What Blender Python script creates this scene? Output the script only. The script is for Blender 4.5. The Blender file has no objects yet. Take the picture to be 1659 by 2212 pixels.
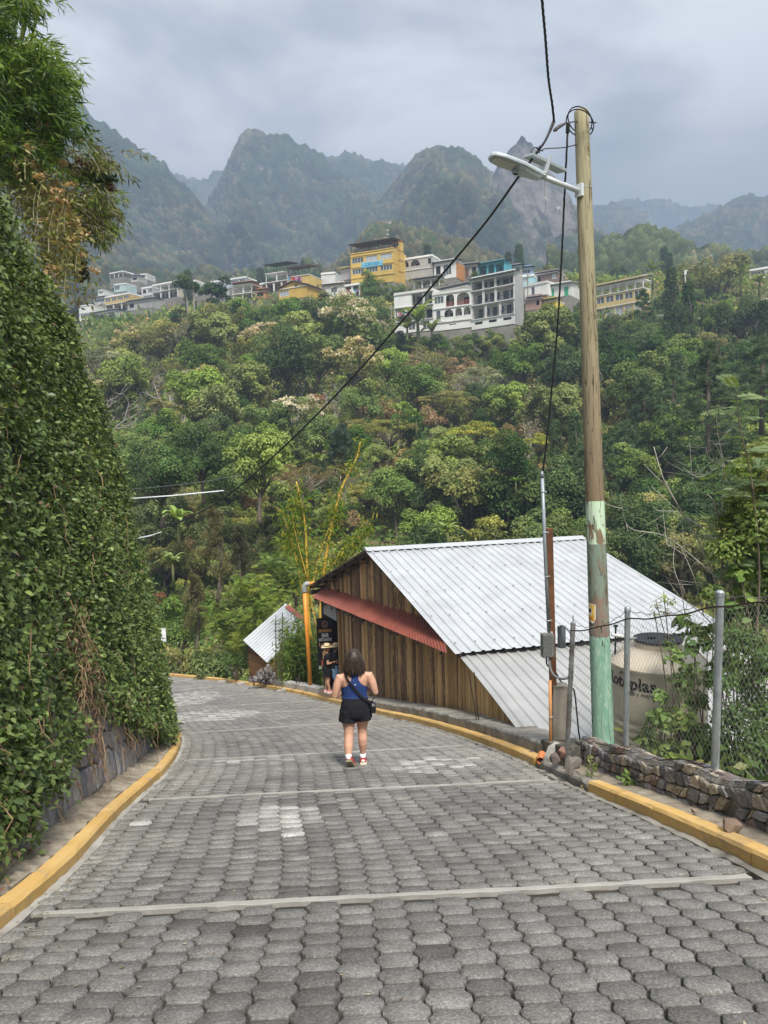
import bpy, math, random
import numpy as np
from math import radians, sin, cos, tan, pi, sqrt, atan2
from mathutils import Vector, Matrix
SC = bpy.context.scene
COL = SC.collection
rng = np.random.default_rng(7)
random.seed(7)
PITCH, ROLL, FPX, CAMZ = radians(4.0), radians(1.5), 1598.0, 1.65   # picture measured on a 1659 x 2212 grid
_F = np.array([0, cos(PITCH), -sin(PITCH)])
_R0 = np.array([1.0, 0, 0]); _U0 = np.array([0, sin(PITCH), cos(PITCH)])
_R = _R0 * cos(ROLL) - _U0 * sin(ROLL); _U = _U0 * cos(ROLL) + _R0 * sin(ROLL)
CAM = np.array([0, 0, CAMZ])
def ray(u, v):
 return _F + _R * ((u - 829.5) / FPX) - _U * ((v - 1106) / FPX)
def at(u, v, Y):
 d = ray(u, v); return CAM + d * (Y / d[1])
def proj(p):
 q = np.asarray(p, float) - CAM; z = q @ _F
 return 829.5 + FPX * (q @ _R) / z, 1106 - FPX * (q @ _U) / z
def zroad(Y):
 Y = np.asarray(Y, float)
 return np.where(Y < 24, -0.26 * Y, -6.24 - 0.20 * (Y - 24))
def ground(u, v, h=0.0):
 d = ray(u, v); lo, hi = 0.5, 90.0
 f = lambda Y: CAMZ + d[2] / d[1] * Y - (float(zroad(Y)) + h)
 for _ in range(60):
  m = 0.5 * (lo + hi)
  if f(m) > 0: lo = m
  else: hi = m
 return CAM + d * (lo / d[1])
def tag(o, label=None, cat=None, group=None, kind=None):
 if label: o['label'] = label
 if cat: o['category'] = cat
 if group: o['group'] = group
 if kind: o['kind'] = kind
 return o
def thing(name, label, cat, loc=(0, 0, 0), rz=0.0, group=None):
 o = bpy.data.objects.new(name, None); COL.objects.link(o)
 o.location = loc; o.rotation_euler = (0, 0, rz); o.empty_display_size = 0.2
 return tag(o, label, cat, group)
def link(name, me, parent=None):
 o = bpy.data.objects.new(name, me); COL.objects.link(o)
 if parent is not None: o.parent = parent
 return o
def dup(root, loc, rz=0.0, s=1.0, label=None, group=None):
 def cp(o, par):
  c = o.copy(); COL.objects.link(c)
  if par is not None: c.parent = par
  for ch in [k for k in KIDS.get(o.name, [])]: cp(ch, c)
  return c
 r = cp(root, None); r.location = loc; r.rotation_euler = (0, 0, rz)
 r.scale = (s, s, s) if not hasattr(s, '__len__') else s
 if label: r['label'] = label
 if group: r['group'] = group
 return r
KIDS = {}
def reg(root):
 """remember the children of a prototype so that copies are fast"""
 def go(o):
  KIDS[o.name] = list(o.children)
  for c in o.children: go(c)
 go(root)
def fmesh(name, V, F, mats=None, col=None, smooth=False, mi=None):
 """V (n,3); F: list of int arrays (m,k), one array per face size"""
 V = np.asarray(V, np.float32).reshape(-1, 3)
 F = [np.asarray(f, np.int32) for f in F if len(f)]
 me = bpy.data.meshes.new(name)
 me.vertices.add(len(V)); me.vertices.foreach_set('co', V.ravel())
 nl = sum(f.size for f in F); npol = sum(len(f) for f in F)
 me.loops.add(nl); me.polygons.add(npol)
 me.loops.foreach_set('vertex_index', np.concatenate([f.ravel() for f in F]))
 st = []; off = 0
 for f in F:
  st.append(off + np.arange(len(f)) * f.shape[1]); off += f.size
 me.polygons.foreach_set('loop_start', np.concatenate(st).astype(np.int32))
 if mi is not None: me.polygons.foreach_set('material_index', np.asarray(mi, np.int32))
 if smooth: me.polygons.foreach_set('use_smooth', np.ones(npol, bool))
 me.update(calc_edges=True)
 if col is not None:
  a = me.attributes.new('col', 'FLOAT_COLOR', 'POINT')
  c = np.ones((len(V), 4), np.float32); c[:, :3] = col
  a.data.foreach_set('color', c.ravel())
 for m in (mats if isinstance(mats, (list, tuple)) else [mats] if mats else []):
  me.materials.append(m)
 return me
class MB:
 """collects simple shapes into one mesh; every shape may have its own material slot"""
 def __init__(s): s.v = []; s.f = []; s.m = []; s.c = []; s.usecol = False
 def add(s, vs, fs, mi=0, col=(1, 1, 1)):
  b = len(s.v); s.v.extend([tuple(float(x) for x in q) for q in vs]); s.c.extend([tuple(col)] * len(vs))
  for f in fs: s.f.append(tuple(b + i for i in f)); s.m.append(mi)
 def box(s, c, size, rz=0.0, mi=0, rot=None, col=(1, 1, 1), taper=1.0):
  x, y, z = [q / 2 for q in size]
  P = [(-x, -y, -z), (x, -y, -z), (x, y, -z), (-x, y, -z), (-x * taper, -y * taper, z), (x * taper, -y * taper, z), (x * taper, y * taper, z), (-x * taper, y * taper, z)]
  M = rot if rot is not None else Matrix.Rotation(rz, 3, 'Z')
  s.add([Vector(c) + M @ Vector(p) for p in P], [(0, 3, 2, 1), (4, 5, 6, 7), (0, 1, 5, 4), (1, 2, 6, 5), (2, 3, 7, 6), (3, 0, 4, 7)], mi, col)
 def bar(s, a, b, w, h=None, mi=0, col=(1, 1, 1), up=(0, 0, 1)):
  a, b = Vector(a), Vector(b); d = b - a; L = d.length
  if L < 1e-6: return
  y = d.normalized(); z = Vector(up); x = y.cross(z)
  if x.length < 1e-4: x = Vector((1, 0, 0))
  x.normalize(); z = x.cross(y)
  M = Matrix((x, y, z)).transposed()
  s.box((a + b) / 2, (w, L, h or w), rot=M, mi=mi, col=col)
 def tube(s, pts, r, n=8, mi=0, cap=True, col=(1, 1, 1)):
  pts = [Vector(p) for p in pts]; k = len(pts)
  rr = [r] * k if not hasattr(r, '__len__') else list(r)
  vs = []; ref = None
  for i, p in enumerate(pts):
   d = (pts[min(i + 1, k - 1)] - pts[max(i - 1, 0)])
   if d.length < 1e-9: d = Vector((0, 0, 1))
   d.normalize()
   if ref is None:
    ref = Vector((1, 0, 0)) if abs(d.x) < 0.8 else Vector((0, 1, 0))
   x = (ref - d * ref.dot(d))
   if x.length < 1e-5: x = d.orthogonal()
   x.normalize(); ref = x; y = d.cross(x)
   for j in range(n):
    t = 2 * pi * j / n; vs.append(p + (x * cos(t) + y * sin(t)) * rr[i])
  fs = [(i * n + j, i * n + (j + 1) % n, (i + 1) * n + (j + 1) % n, (i + 1) * n + j) for i in range(k - 1) for j in range(n)]
  if cap: fs += [tuple(range(n - 1, -1, -1)), tuple((k - 1) * n + j for j in range(n))]
  s.add(vs, fs, mi, col)
 def rings(s, rg, mi=0, cap=True, col=(1, 1, 1)):
  """loft through closed rings of equal length"""
  n = len(rg[0]); vs = [p for r in rg for p in r]; k = len(rg)
  fs = [(i * n + j, i * n + (j + 1) % n, (i + 1) * n + (j + 1) % n, (i + 1) * n + j) for i in range(k - 1) for j in range(n)]
  if cap: fs += [tuple(range(n - 1, -1, -1)), tuple((k - 1) * n + j for j in range(n))]
  s.add(vs, fs, mi, col)
 def lathe(s, prof, c=(0, 0, 0), n=24, mi=0, cap=True):
  s.rings([[(c[0] + r * cos(2 * pi * j / n), c[1] + r * sin(2 * pi * j / n), c[2] + z) for j in range(n)] for r, z in prof], mi, cap)
 def prism(s, poly, h0, h1, mi=0, col=(1, 1, 1)):
  n = len(poly)
  vs = [(p[0], p[1], h0) for p in poly] + [(p[0], p[1], h1) for p in poly]
  s.add(vs, [tuple(range(n - 1, -1, -1)), tuple(range(n, 2 * n))] + [(i, (i + 1) % n, n + (i + 1) % n, n + i) for i in range(n)], mi, col)
 def mesh(s, name, mats, smooth=False, bevel=0, usecol=False):
  me = bpy.data.meshes.new(name); me.from_pydata(s.v, [], s.f)
  for m in (mats if isinstance(mats, (list, tuple)) else [mats]): me.materials.append(m)
  me.polygons.foreach_set('material_index', s.m)
  if smooth: me.polygons.foreach_set('use_smooth', [True] * len(s.f))
  if usecol:
   a = me.attributes.new('col', 'FLOAT_COLOR', 'POINT')
   a.data.foreach_set('color', np.hstack([np.array(s.c, np.float32), np.ones((len(s.c), 1), np.float32)]).ravel())
  me.update(); return me
 def build(s, name, mats, parent=None, smooth=False, bevel=0, usecol=False):
  o = link(name, s.mesh(name, mats, smooth, bevel, usecol), parent)
  if bevel:
   b = o.modifiers.new('bevel', 'BEVEL'); b.width = bevel; b.segments = 2; b.limit_method = 'ANGLE'
  return o
def smoothlast(o, angle=40):
 for p in o.data.polygons: p.use_smooth = True
 try: o.data.set_sharp_from_angle(angle=radians(angle))
 except Exception: pass
 return o
def catmull(pts, n=8):
 P = [np.array(p, float) for p in pts]; P = [2 * P[0] - P[1]] + P + [2 * P[-1] - P[-2]]; out = []
 for i in range(1, len(P) - 2):
  for k in range(n):
   t = k / n
   out.append(0.5 * ((2 * P[i]) + (P[i + 1] - P[i - 1]) * t + (2 * P[i - 1] - 5 * P[i] + 4 * P[i + 1] - P[i + 2]) * t * t + (3 * P[i] - P[i - 1] - 3 * P[i + 1] + P[i + 2]) * t ** 3))
 out.append(P[-2]); return np.array(out)
def _h(ix, iy, iz, s):
 n = (ix * 374761393 + iy * 668265263 + iz * 2147483647 + s * 1274126177) & 0xFFFFFFFF
 n = ((n ^ (n >> 13)) * 1274126177) & 0xFFFFFFFF
 return ((n ^ (n >> 16)) & 0xFFFF) / 65535.0
def vnoise(x, y, s=0):
 x = np.asarray(x, float); y = np.asarray(y, float)
 ix = np.floor(x).astype(np.int64); iy = np.floor(y).astype(np.int64); fx = x - ix; fy = y - iy
 fx = fx * fx * (3 - 2 * fx); fy = fy * fy * (3 - 2 * fy); z = np.zeros_like(ix)
 a = _h(ix, iy, z, s); b = _h(ix + 1, iy, z, s); c = _h(ix, iy + 1, z, s); d = _h(ix + 1, iy + 1, z, s)
 return (a + (b - a) * fx) * (1 - fy) + (c + (d - c) * fx) * fy
def fbm(x, y, o=4, s=0):
 r = 0; a = 0.5
 for k in range(o): r = r + a * vnoise(np.asarray(x) * 2 ** k, np.asarray(y) * 2 ** k, s + k * 17); a *= 0.5
 return r
def cells(x, y, s=0):
 """domed cells: distance to the nearest jittered point"""
 ix = np.floor(x).astype(np.int64); iy = np.floor(y).astype(np.int64); best = np.full(np.shape(x), 9.0); idv = np.zeros(np.shape(x))
 z = np.zeros_like(ix)
 for dx in (-1, 0, 1):
  for dy in (-1, 0, 1):
   jx = ix + dx; jy = iy + dy
   px = jx + _h(jx, jy, z, s); py = jy + _h(jx, jy, z + 1, s)
   d = (x - px) ** 2 + (y - py) ** 2; m = d < best
   best = np.where(m, d, best); idv = np.where(m, _h(jx, jy, z + 2, s), idv)
 return np.sqrt(best), idv
class NT:
 def __init__(s, tree): s.t = tree; s.n = tree.nodes; s.l = tree.links
 def node(s, typ, ins=None, **kw):
  n = s.n.new(typ)
  for k, v in kw.items(): setattr(n, k, v)
  for k, v in (ins or {}).items():
   sock = n.inputs[k]
   if isinstance(v, bpy.types.NodeSocket): s.l.new(v, sock)
   else: sock.default_value = v
  return n
 def math(s, op, a, b=0.0, c=None):
  n = s.n.new('ShaderNodeMath'); n.operation = op
  for i, v in enumerate((a, b) if c is None else (a, b, c)):
   if isinstance(v, bpy.types.NodeSocket): s.l.new(v, n.inputs[i])
   else: n.inputs[i].default_value = v
  return n.outputs[0]
 def mix(s, f, a, b, blend='MIX'):
  n = s.n.new('ShaderNodeMix'); n.data_type = 'RGBA'; n.blend_type = blend
  for i, v in ((0, f), (6, a), (7, b)):
   if isinstance(v, bpy.types.NodeSocket): s.l.new(v, n.inputs[i])
   else: n.inputs[i].default_value = v if i == 0 else (tuple(v) + (1,) if len(v) == 3 else v)
  return n.outputs[2]
 def ramp(s, f, stops):
  n = s.n.new('ShaderNodeValToRGB'); s.l.new(f, n.inputs[0]); e = n.color_ramp.elements
  while len(e) < len(stops): e.new(0.5)
  for k, (p, c) in enumerate(stops):
   e[k].position = p; e[k].color = (c, c, c, 1) if not hasattr(c, '__len__') else tuple(c) + (1,)
  return n.outputs[0]
 def coord(s, which='Object', scale=(1, 1, 1), rot=(0, 0, 0)):
  c = s.n.new('ShaderNodeTexCoord'); m = s.n.new('ShaderNodeMapping'); s.l.new(c.outputs[which], m.inputs[0])
  m.inputs['Scale'].default_value = scale; m.inputs['Rotation'].default_value = rot; return m.outputs[0]
 def noise(s, vec, scale, detail=4, rough=0.55, dist=0.0):
  n = s.node('ShaderNodeTexNoise', {'Scale': scale, 'Detail': detail, 'Roughness': rough, 'Distortion': dist})
  if vec is not None: s.l.new(vec, n.inputs['Vector'])
  return n.outputs['Fac']
def newmat(name):
 m = bpy.data.materials.new(name); m.use_nodes = True; nt = NT(m.node_tree)
 return m, nt, m.node_tree.nodes['Principled BSDF']
def setp(nt, b, **kw):
 names = {'color': 'Base Color', 'rough': 'Roughness', 'metal': 'Metallic', 'spec': 'Specular IOR Level', 'normal': 'Normal', 'alpha': 'Alpha', 'trans': 'Transmission Weight', 'ior': 'IOR', 'coat': 'Coat Weight', 'sheen': 'Sheen Weight', 'sss': 'Subsurface Weight'}
 for k, v in kw.items():
  sock = b.inputs[names[k]]
  if isinstance(v, bpy.types.NodeSocket): nt.l.new(v, sock)
  elif k == 'color': sock.default_value = tuple(v)[:3] + (1,)
  else: sock.default_value = v
def bump(nt, h, strength=0.3, dist=0.02):
 return nt.node('ShaderNodeBump', {'Height': h, 'Strength': strength, 'Distance': dist}).outputs[0]
_MC = {}
def plain(name, c, rough=0.6, metal=0.0, var=0.25, scale=6.0, spec=0.4, bmp=0.15, stain=None, coords='Object', stretch=(1, 1, 1), bd=0.01):
 """a surface with mottled colour, optional stain colour and fine bump"""
 if name in _MC: return _MC[name]
 m, nt, b = newmat(name); v = nt.coord(coords, stretch)
 n = nt.noise(v, scale, 6, 0.6)
 lo = [x * (1 - var) for x in c]; hi = [min(1, x * (1 + var)) for x in c]
 colr = nt.ramp(n, [(0.25, lo), (0.75, hi)])
 if stain:
  n2 = nt.noise(v, scale * 0.35, 5, 0.65, 0.4)
  colr = nt.mix(nt.ramp(n2, [(0.48, 0), (0.68, stain[1] if len(stain) > 1 else 0.8)]), colr, stain[0])
 setp(nt, b, color=colr, rough=rough, metal=metal, spec=spec)
 if bmp: setp(nt, b, normal=bump(nt, nt.noise(v, scale * 6, 4), bmp, bd))
 _MC[name] = m; return m
def colmat(name, rough=0.7, spec=0.3, scale=20, bmp=0.3, var=0.2, bd=0.01, metal=0.0):
 """base colour from the mesh's own colour layer, mottled"""
 if name in _MC: return _MC[name]
 m, nt, b = newmat(name); a = nt.node('ShaderNodeAttribute', attribute_name='col').outputs['Color']
 v = nt.coord('Object'); n = nt.noise(v, scale, 6, 0.6)
 c = nt.mix(1.0, a, nt.ramp(n, [(0.2, 1 - var), (0.8, 1 + var)]), 'MULTIPLY')
 setp(nt, b, color=c, rough=rough, spec=spec, metal=metal)
 if bmp: setp(nt, b, normal=bump(nt, nt.noise(v, scale * 3, 5), bmp, bd))
 _MC[name] = m; return m
def foliage_mat(name='foliage', rough=0.5, spec=0.3, trans=0.28, rnd=0.18):
 if name in _MC: return _MC[name]
 m, nt, b = newmat(name)
 a = nt.node('ShaderNodeAttribute', attribute_name='col').outputs['Color']
 oi = nt.node('ShaderNodeObjectInfo').outputs['Random']
 hsv = nt.node('ShaderNodeHueSaturation', {'Color': a, 'Hue': nt.math('MULTIPLY_ADD', oi, 0.03, 0.485), 'Saturation': nt.math('MULTIPLY_ADD', oi, 0.25, 0.84),
                  'Value': nt.math('MULTIPLY_ADD', nt.math('FRACT', nt.math('MULTIPLY', oi, 7.31)), 2 * rnd, 1 - rnd)}).outputs[0]
 setp(nt, b, color=hsv, rough=rough, spec=spec)
 tr = nt.node('ShaderNodeBsdfTranslucent', {'Color': nt.mix(1.0, hsv, (1.5, 1.4, 0.7), 'MULTIPLY')})
 mx = nt.node('ShaderNodeMixShader', {0: trans, 1: b.outputs[0], 2: tr.outputs[0]})
 nt.l.new(mx.outputs[0], nt.n['Material Output'].inputs[0]); _MC[name] = m; return m
LEAF_Q = (np.array([(0, 0, 0), (0.5, 0.45, 0.10), (0, 1, 0.0), (-0.5, 0.45, 0.10)], float), [np.array([(0, 1, 2, 3)])])
LEAF_6 = (np.array([(0, 0, 0), (0.36, 0.28, 0.10), (0.44, 0.58, 0.08), (0, 1, -0.08), (-0.44, 0.58, 0.08), (-0.36, 0.28, 0.10), (0, 0.45, 0.0)], float),
          [np.array([(0, 1, 6), (6, 3, 4), (6, 2, 3), (0, 6, 5)]), np.array([(1, 2, 6, 6)])[:0], np.array([(1, 2, 6), (5, 6, 4)])])
LEAF_6 = (LEAF_6[0], [np.array([(0, 1, 6), (1, 2, 6), (6, 2, 3), (6, 3, 4), (6, 4, 5), (0, 6, 5)])])
BLADE = (np.array([(-0.5, 0, 0), (0.5, 0, 0), (0.35, 0.6, 0.05), (0, 1, 0.0), (-0.35, 0.6, 0.05)], float), [np.array([(0, 1, 2, 3, 4)])])
def unit(a): return a / np.maximum(np.linalg.norm(a, axis=-1, keepdims=True), 1e-9)
def scatter(T, pos, ydir, nrm, sx, sy, col):
 """copies of a leaf shape: ydir is its length direction, nrm its face"""
 tv, tf = T; N = len(pos); k = len(tv)
 y = unit(np.asarray(ydir, float)); x = unit(np.cross(y, nrm)); z = np.cross(x, y)
 sx = np.broadcast_to(sx, (N,)).reshape(N, 1, 1); sy = np.broadcast_to(sy, (N,)).reshape(N, 1, 1)
 V = pos[:, None, :] + x[:, None, :] * (tv[None, :, 0:1] * sx) + y[:, None, :] * (tv[None, :, 1:2] * sy) + z[:, None, :] * (tv[None, :, 2:3] * sx)
 F = [(f[None] + (np.arange(N) * k)[:, None, None]).reshape(-1, f.shape[1]) for f in tf]
 C = np.repeat(np.asarray(col, float).reshape(N, 1, 3), k, 1).reshape(-1, 3)
 return V.reshape(-1, 3), F, C
def join(parts):
 Vs, Fs, Cs, o = [], {}, [], 0
 for V, F, C in parts:
  Vs.append(V); Cs.append(C)
  for f in F: Fs.setdefault(f.shape[1], []).append(f + o)
  o += len(V)
 return np.concatenate(Vs), [np.concatenate(f) for f in Fs.values()], np.concatenate(Cs)
def rdir(n, r=None): return unit((r or rng).normal(size=(n, 3)))
RK = catmull([(2.95, 0.3), (2.75, 2.6), (2.6, 4.9), (2.45, 6.3), (2.15, 8.1), (1.97, 9.55), (1.78, 10.97), (1.33, 13.2), (0.6, 15.92), (-0.45, 18.71), (-2.3, 24.2), (-4.2, 27.5), (-5.7, 29.6), (-8.2, 32.6), (-11.6, 35.8), (-16, 39.0), (-21, 42)], 12)
WR = 5.0
def _param(P):
 d = np.linalg.norm(np.diff(P, axis=0), axis=1); return np.concatenate([[0], np.cumsum(d)])
SR = _param(RK)
def rk(s):                                     # right kerb edge at length s, and its left-hand normal
 s = np.asarray(s, float)
 x = np.interp(s, SR, RK[:, 0]); y = np.interp(s, SR, RK[:, 1]); e = 0.6
 tx = np.interp(s + e, SR, RK[:, 0]) - np.interp(s - e, SR, RK[:, 0]); ty = np.interp(s + e, SR, RK[:, 1]) - np.interp(s - e, SR, RK[:, 1])
 L = np.hypot(tx, ty) + 1e-9
 return x, y, -ty / L, tx / L
def road_xy(s, t):                             # t metres to the left of the right kerb
 x, y, nx, ny = rk(s); return x + nx * t, y + ny * t
def s_of_Y(Y): return np.interp(Y, RK[:, 1], SR)
LKP = np.stack(road_xy(np.linspace(0, 44, 120), np.full(120, WR)), 1)     # left road edge
_lo = np.argsort(LKP[:, 1]);
def xl(Y): return np.interp(Y, LKP[_lo, 1], LKP[_lo, 0])
def xr(Y): return np.interp(Y, RK[:, 1], RK[:, 0])
def ztop(Y): return np.interp(Y, [0, 7.7, 8.6, 9.0, 9.5, 10.1, 11, 12.5, 14, 15.5, 18, 20, 25, 30], [5.2, 5.15, 4.8, 4.4, 4.1, 3.9, 3.4, 2.1, 0.3, -1.2, -3.1, -4.2, -6.0, -7.6])
def hprof(Y): return np.interp(Y, [20, 26, 34, 45, 55, 70, 100, 130, 160, 180, 200, 230, 260, 330, 400, 520, 700], [-9, -10, -13, -12.5, -10, -5, 4, 14.5, 26, 35, 46, 52.5, 58, 70, 86, 112, 150])
def sstep(a, b, x):
 t = np.clip((np.asarray(x, float) - a) / (b - a), 0, 1); return t * t * (3 - 2 * t)
def gh(X, Y):
 X = np.asarray(X, float); Y = np.asarray(Y, float)
 d = np.full(X.shape, 99.0)
 for k in range(0, len(RK), 6):
  cx, cy = road_xy(SR[k], WR / 2); d = np.minimum(d, np.hypot(X - cx, Y - cy))
 zr = zroad(np.minimum(Y, 44))
 far = hprof(Y) + (fbm(X / 14, Y / 14, 3, 5) - 0.45) * 5 * sstep(40, 70, Y) + X * 0.12 * sstep(120, 240, Y) * (X < 0)
 dr = X - xr(Y)
 near = zr - 0.32 - 0.5 * np.clip(dr - 1.1, 0, 12)
 z = np.where(Y < 45, near, far)
 z = near * (1 - sstep(23, 34, Y)) + far * sstep(23, 34, Y)
 dl = xl(Y) - X
 left = ztop(Y) - 0.35 + 0.05 * np.clip(dl, 0, 8)
 w = sstep(1.5, 2.3, dl) * (1 - sstep(23, 27, Y))
 z = z * (1 - w) + left * w
 rd = 1 - sstep(2.9, 4.6, d)
 rd = np.where((dl > 0.3) & (Y < 24), 0, rd)
 return z * (1 - rd) + (zr - 0.22) * rd
cam = bpy.data.cameras.new('camera'); camo = bpy.data.objects.new('camera', cam); COL.objects.link(camo)
camo.matrix_world = Matrix(((_R[0], _U[0], -_F[0], 0), (_R[1], _U[1], -_F[1], 0), (_R[2], _U[2], -_F[2], CAMZ), (0, 0, 0, 1)))
cam.sensor_fit = 'HORIZONTAL'; cam.sensor_width = 36; cam.lens = 36 * FPX / 1659; cam.clip_end = 20000; cam.clip_start = 0.05
SC.camera = camo
SUN_EL, SUN_AZ = radians(56), radians(163)      # azimuth measured from +Y towards +X: behind the camera, a little to the left
world = bpy.data.worlds.new('World'); SC.world = world; world.use_nodes = True
wn = NT(world.node_tree); bg = world.node_tree.nodes['Background']
sky = wn.node('ShaderNodeTexSky', sky_type='NISHITA', sun_disc=False, sun_elevation=SUN_EL, sun_rotation=SUN_AZ, altitude=1500, air_density=1.3, dust_density=3.0)
gen = wn.n.new('ShaderNodeTexCoord').outputs['Generated']
sep = wn.node('ShaderNodeSeparateXYZ', {0: gen})
den = wn.math('MAXIMUM', wn.math('ADD', sep.outputs[2], 0.22), 0.06)
cxy = wn.node('ShaderNodeCombineXYZ', {0: wn.math('DIVIDE', sep.outputs[0], den), 1: wn.math('DIVIDE', sep.outputs[1], den), 2: 0.0}).outputs[0]
n1 = wn.noise(cxy, 1.9, 6, 0.55, 0.35); n2 = wn.noise(cxy, 0.8, 3, 0.5, 0.2)
cl = wn.math('ADD', wn.math('MULTIPLY', n1, 0.65), wn.math('MULTIPLY', n2, 0.5))
cc = wn.ramp(cl, [(0.42, (2.3, 2.5, 2.85)), (0.52, (4.2, 4.4, 4.65)), (0.62, (7.1, 7.15, 7.2))])
up = wn.ramp(wn.math('MULTIPLY_ADD', n2, 0.16, wn.math('SUBTRACT', sep.outputs[2], 0.08)), [(0.22, 0.27), (0.32, 0.34), (0.39, 0.51), (0.46, 0.57), (0.54, 0.53), (0.72, 0.70), (1.0, 1.0)])
cc = wn.mix(1.0, wn.mix(1.0, cc, up, 'MULTIPLY'), (2.0, 2.0, 2.0), 'MULTIPLY')
lpmix = wn.mix(0.93, sky.outputs[0], cc)
wn.l.new(lpmix, bg.inputs[0]); bg.inputs[1].default_value = 0.095
sun = bpy.data.lights.new('sun', 'SUN'); suno = bpy.data.objects.new('sun', sun); COL.objects.link(suno)
sun.energy = 3.4; sun.angle = radians(12); sun.color = (1.0, 0.95, 0.87)
_sd = Vector((sin(SUN_AZ) * cos(SUN_EL), cos(SUN_AZ) * cos(SUN_EL), sin(SUN_EL)))
suno.rotation_euler = _sd.to_track_quat('Z', 'Y').to_euler(); suno.location = (0, -5, 30)
SC.view_settings.view_transform = 'Standard'; SC.view_settings.look = 'None'; SC.view_settings.exposure = 0.8; SC.view_settings.gamma = 1
SC.cycles.max_bounces = 6; SC.cycles.diffuse_bounces = 3; SC.cycles.glossy_bounces = 2; SC.cycles.transmission_bounces = 4; SC.cycles.transparent_max_bounces = 8
SC.cycles.volume_bounces = 0; SC.cycles.use_denoising = True; SC.cycles.caustics_reflective = False; SC.cycles.caustics_refractive = False
def haze_box():
 m = bpy.data.materials.new('haze_air'); m.use_nodes = True; t = m.node_tree
 t.nodes.remove(t.nodes['Principled BSDF'])
 v = t.nodes.new('ShaderNodeVolumePrincipled'); v.inputs['Density'].default_value = 0.00068
 v.inputs['Color'].default_value = (0.52, 0.67, 0.92, 1); v.inputs['Anisotropy'].default_value = 0.0
 t.links.new(v.outputs[0], t.nodes['Material Output'].inputs['Volume'])
 b = MB(); b.box((0, 1410, 330), (4600, 3100, 730)); o = b.build('haze', m); tag(o, kind='stuff')
def terrain():
 Yv = np.concatenate([np.linspace(-3, 34, 150), np.linspace(34.5, 120, 150)[0:], np.linspace(121, 560, 180)])
 av = np.linspace(-0.85, 0.85, 220)
 A, Y = np.meshgrid(av, Yv); X = A * np.maximum(Y + 4, 9.0)
 Z = gh(X, Y)
 V = np.stack([X, Y, Z], -1).reshape(-1, 3); n = len(av); r = np.arange((len(Yv) - 1) * n).reshape(-1, n)[:, :-1].ravel()
 F = np.stack([r, r + 1, r + n + 1, r + n], 1)
 g = fbm(X / 9, Y / 9, 4, 3).ravel()[:, None]
 c = np.array([0.075, 0.085, 0.03]) * (1 - g) * 1.4 + np.array([0.19, 0.15, 0.085]) * g * 0.9
 tag(link('hillside', fmesh('hillside', V, [F], colmat('soil', 0.95, 0.1, 3, 0.6, 0.35, 0.1), c, True)), kind='structure')
terrain()
b = MB(); b.add([(-6000, -6000, -30), (6000, -6000, -30), (6000, 6000, -30), (-6000, 6000, -30)], [(0, 1, 2, 3)])
tag(b.build('ground', plain('far_soil', (0.09, 0.1, 0.045), 0.95, scale=0.02, bmp=0)), kind='structure')
STRIPS = [s_of_Y(y) for y in (4.93, 8.75, 12.1, 16.9, 20.6, 24.2, 27.3, 30.2, 33.0)]
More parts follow.
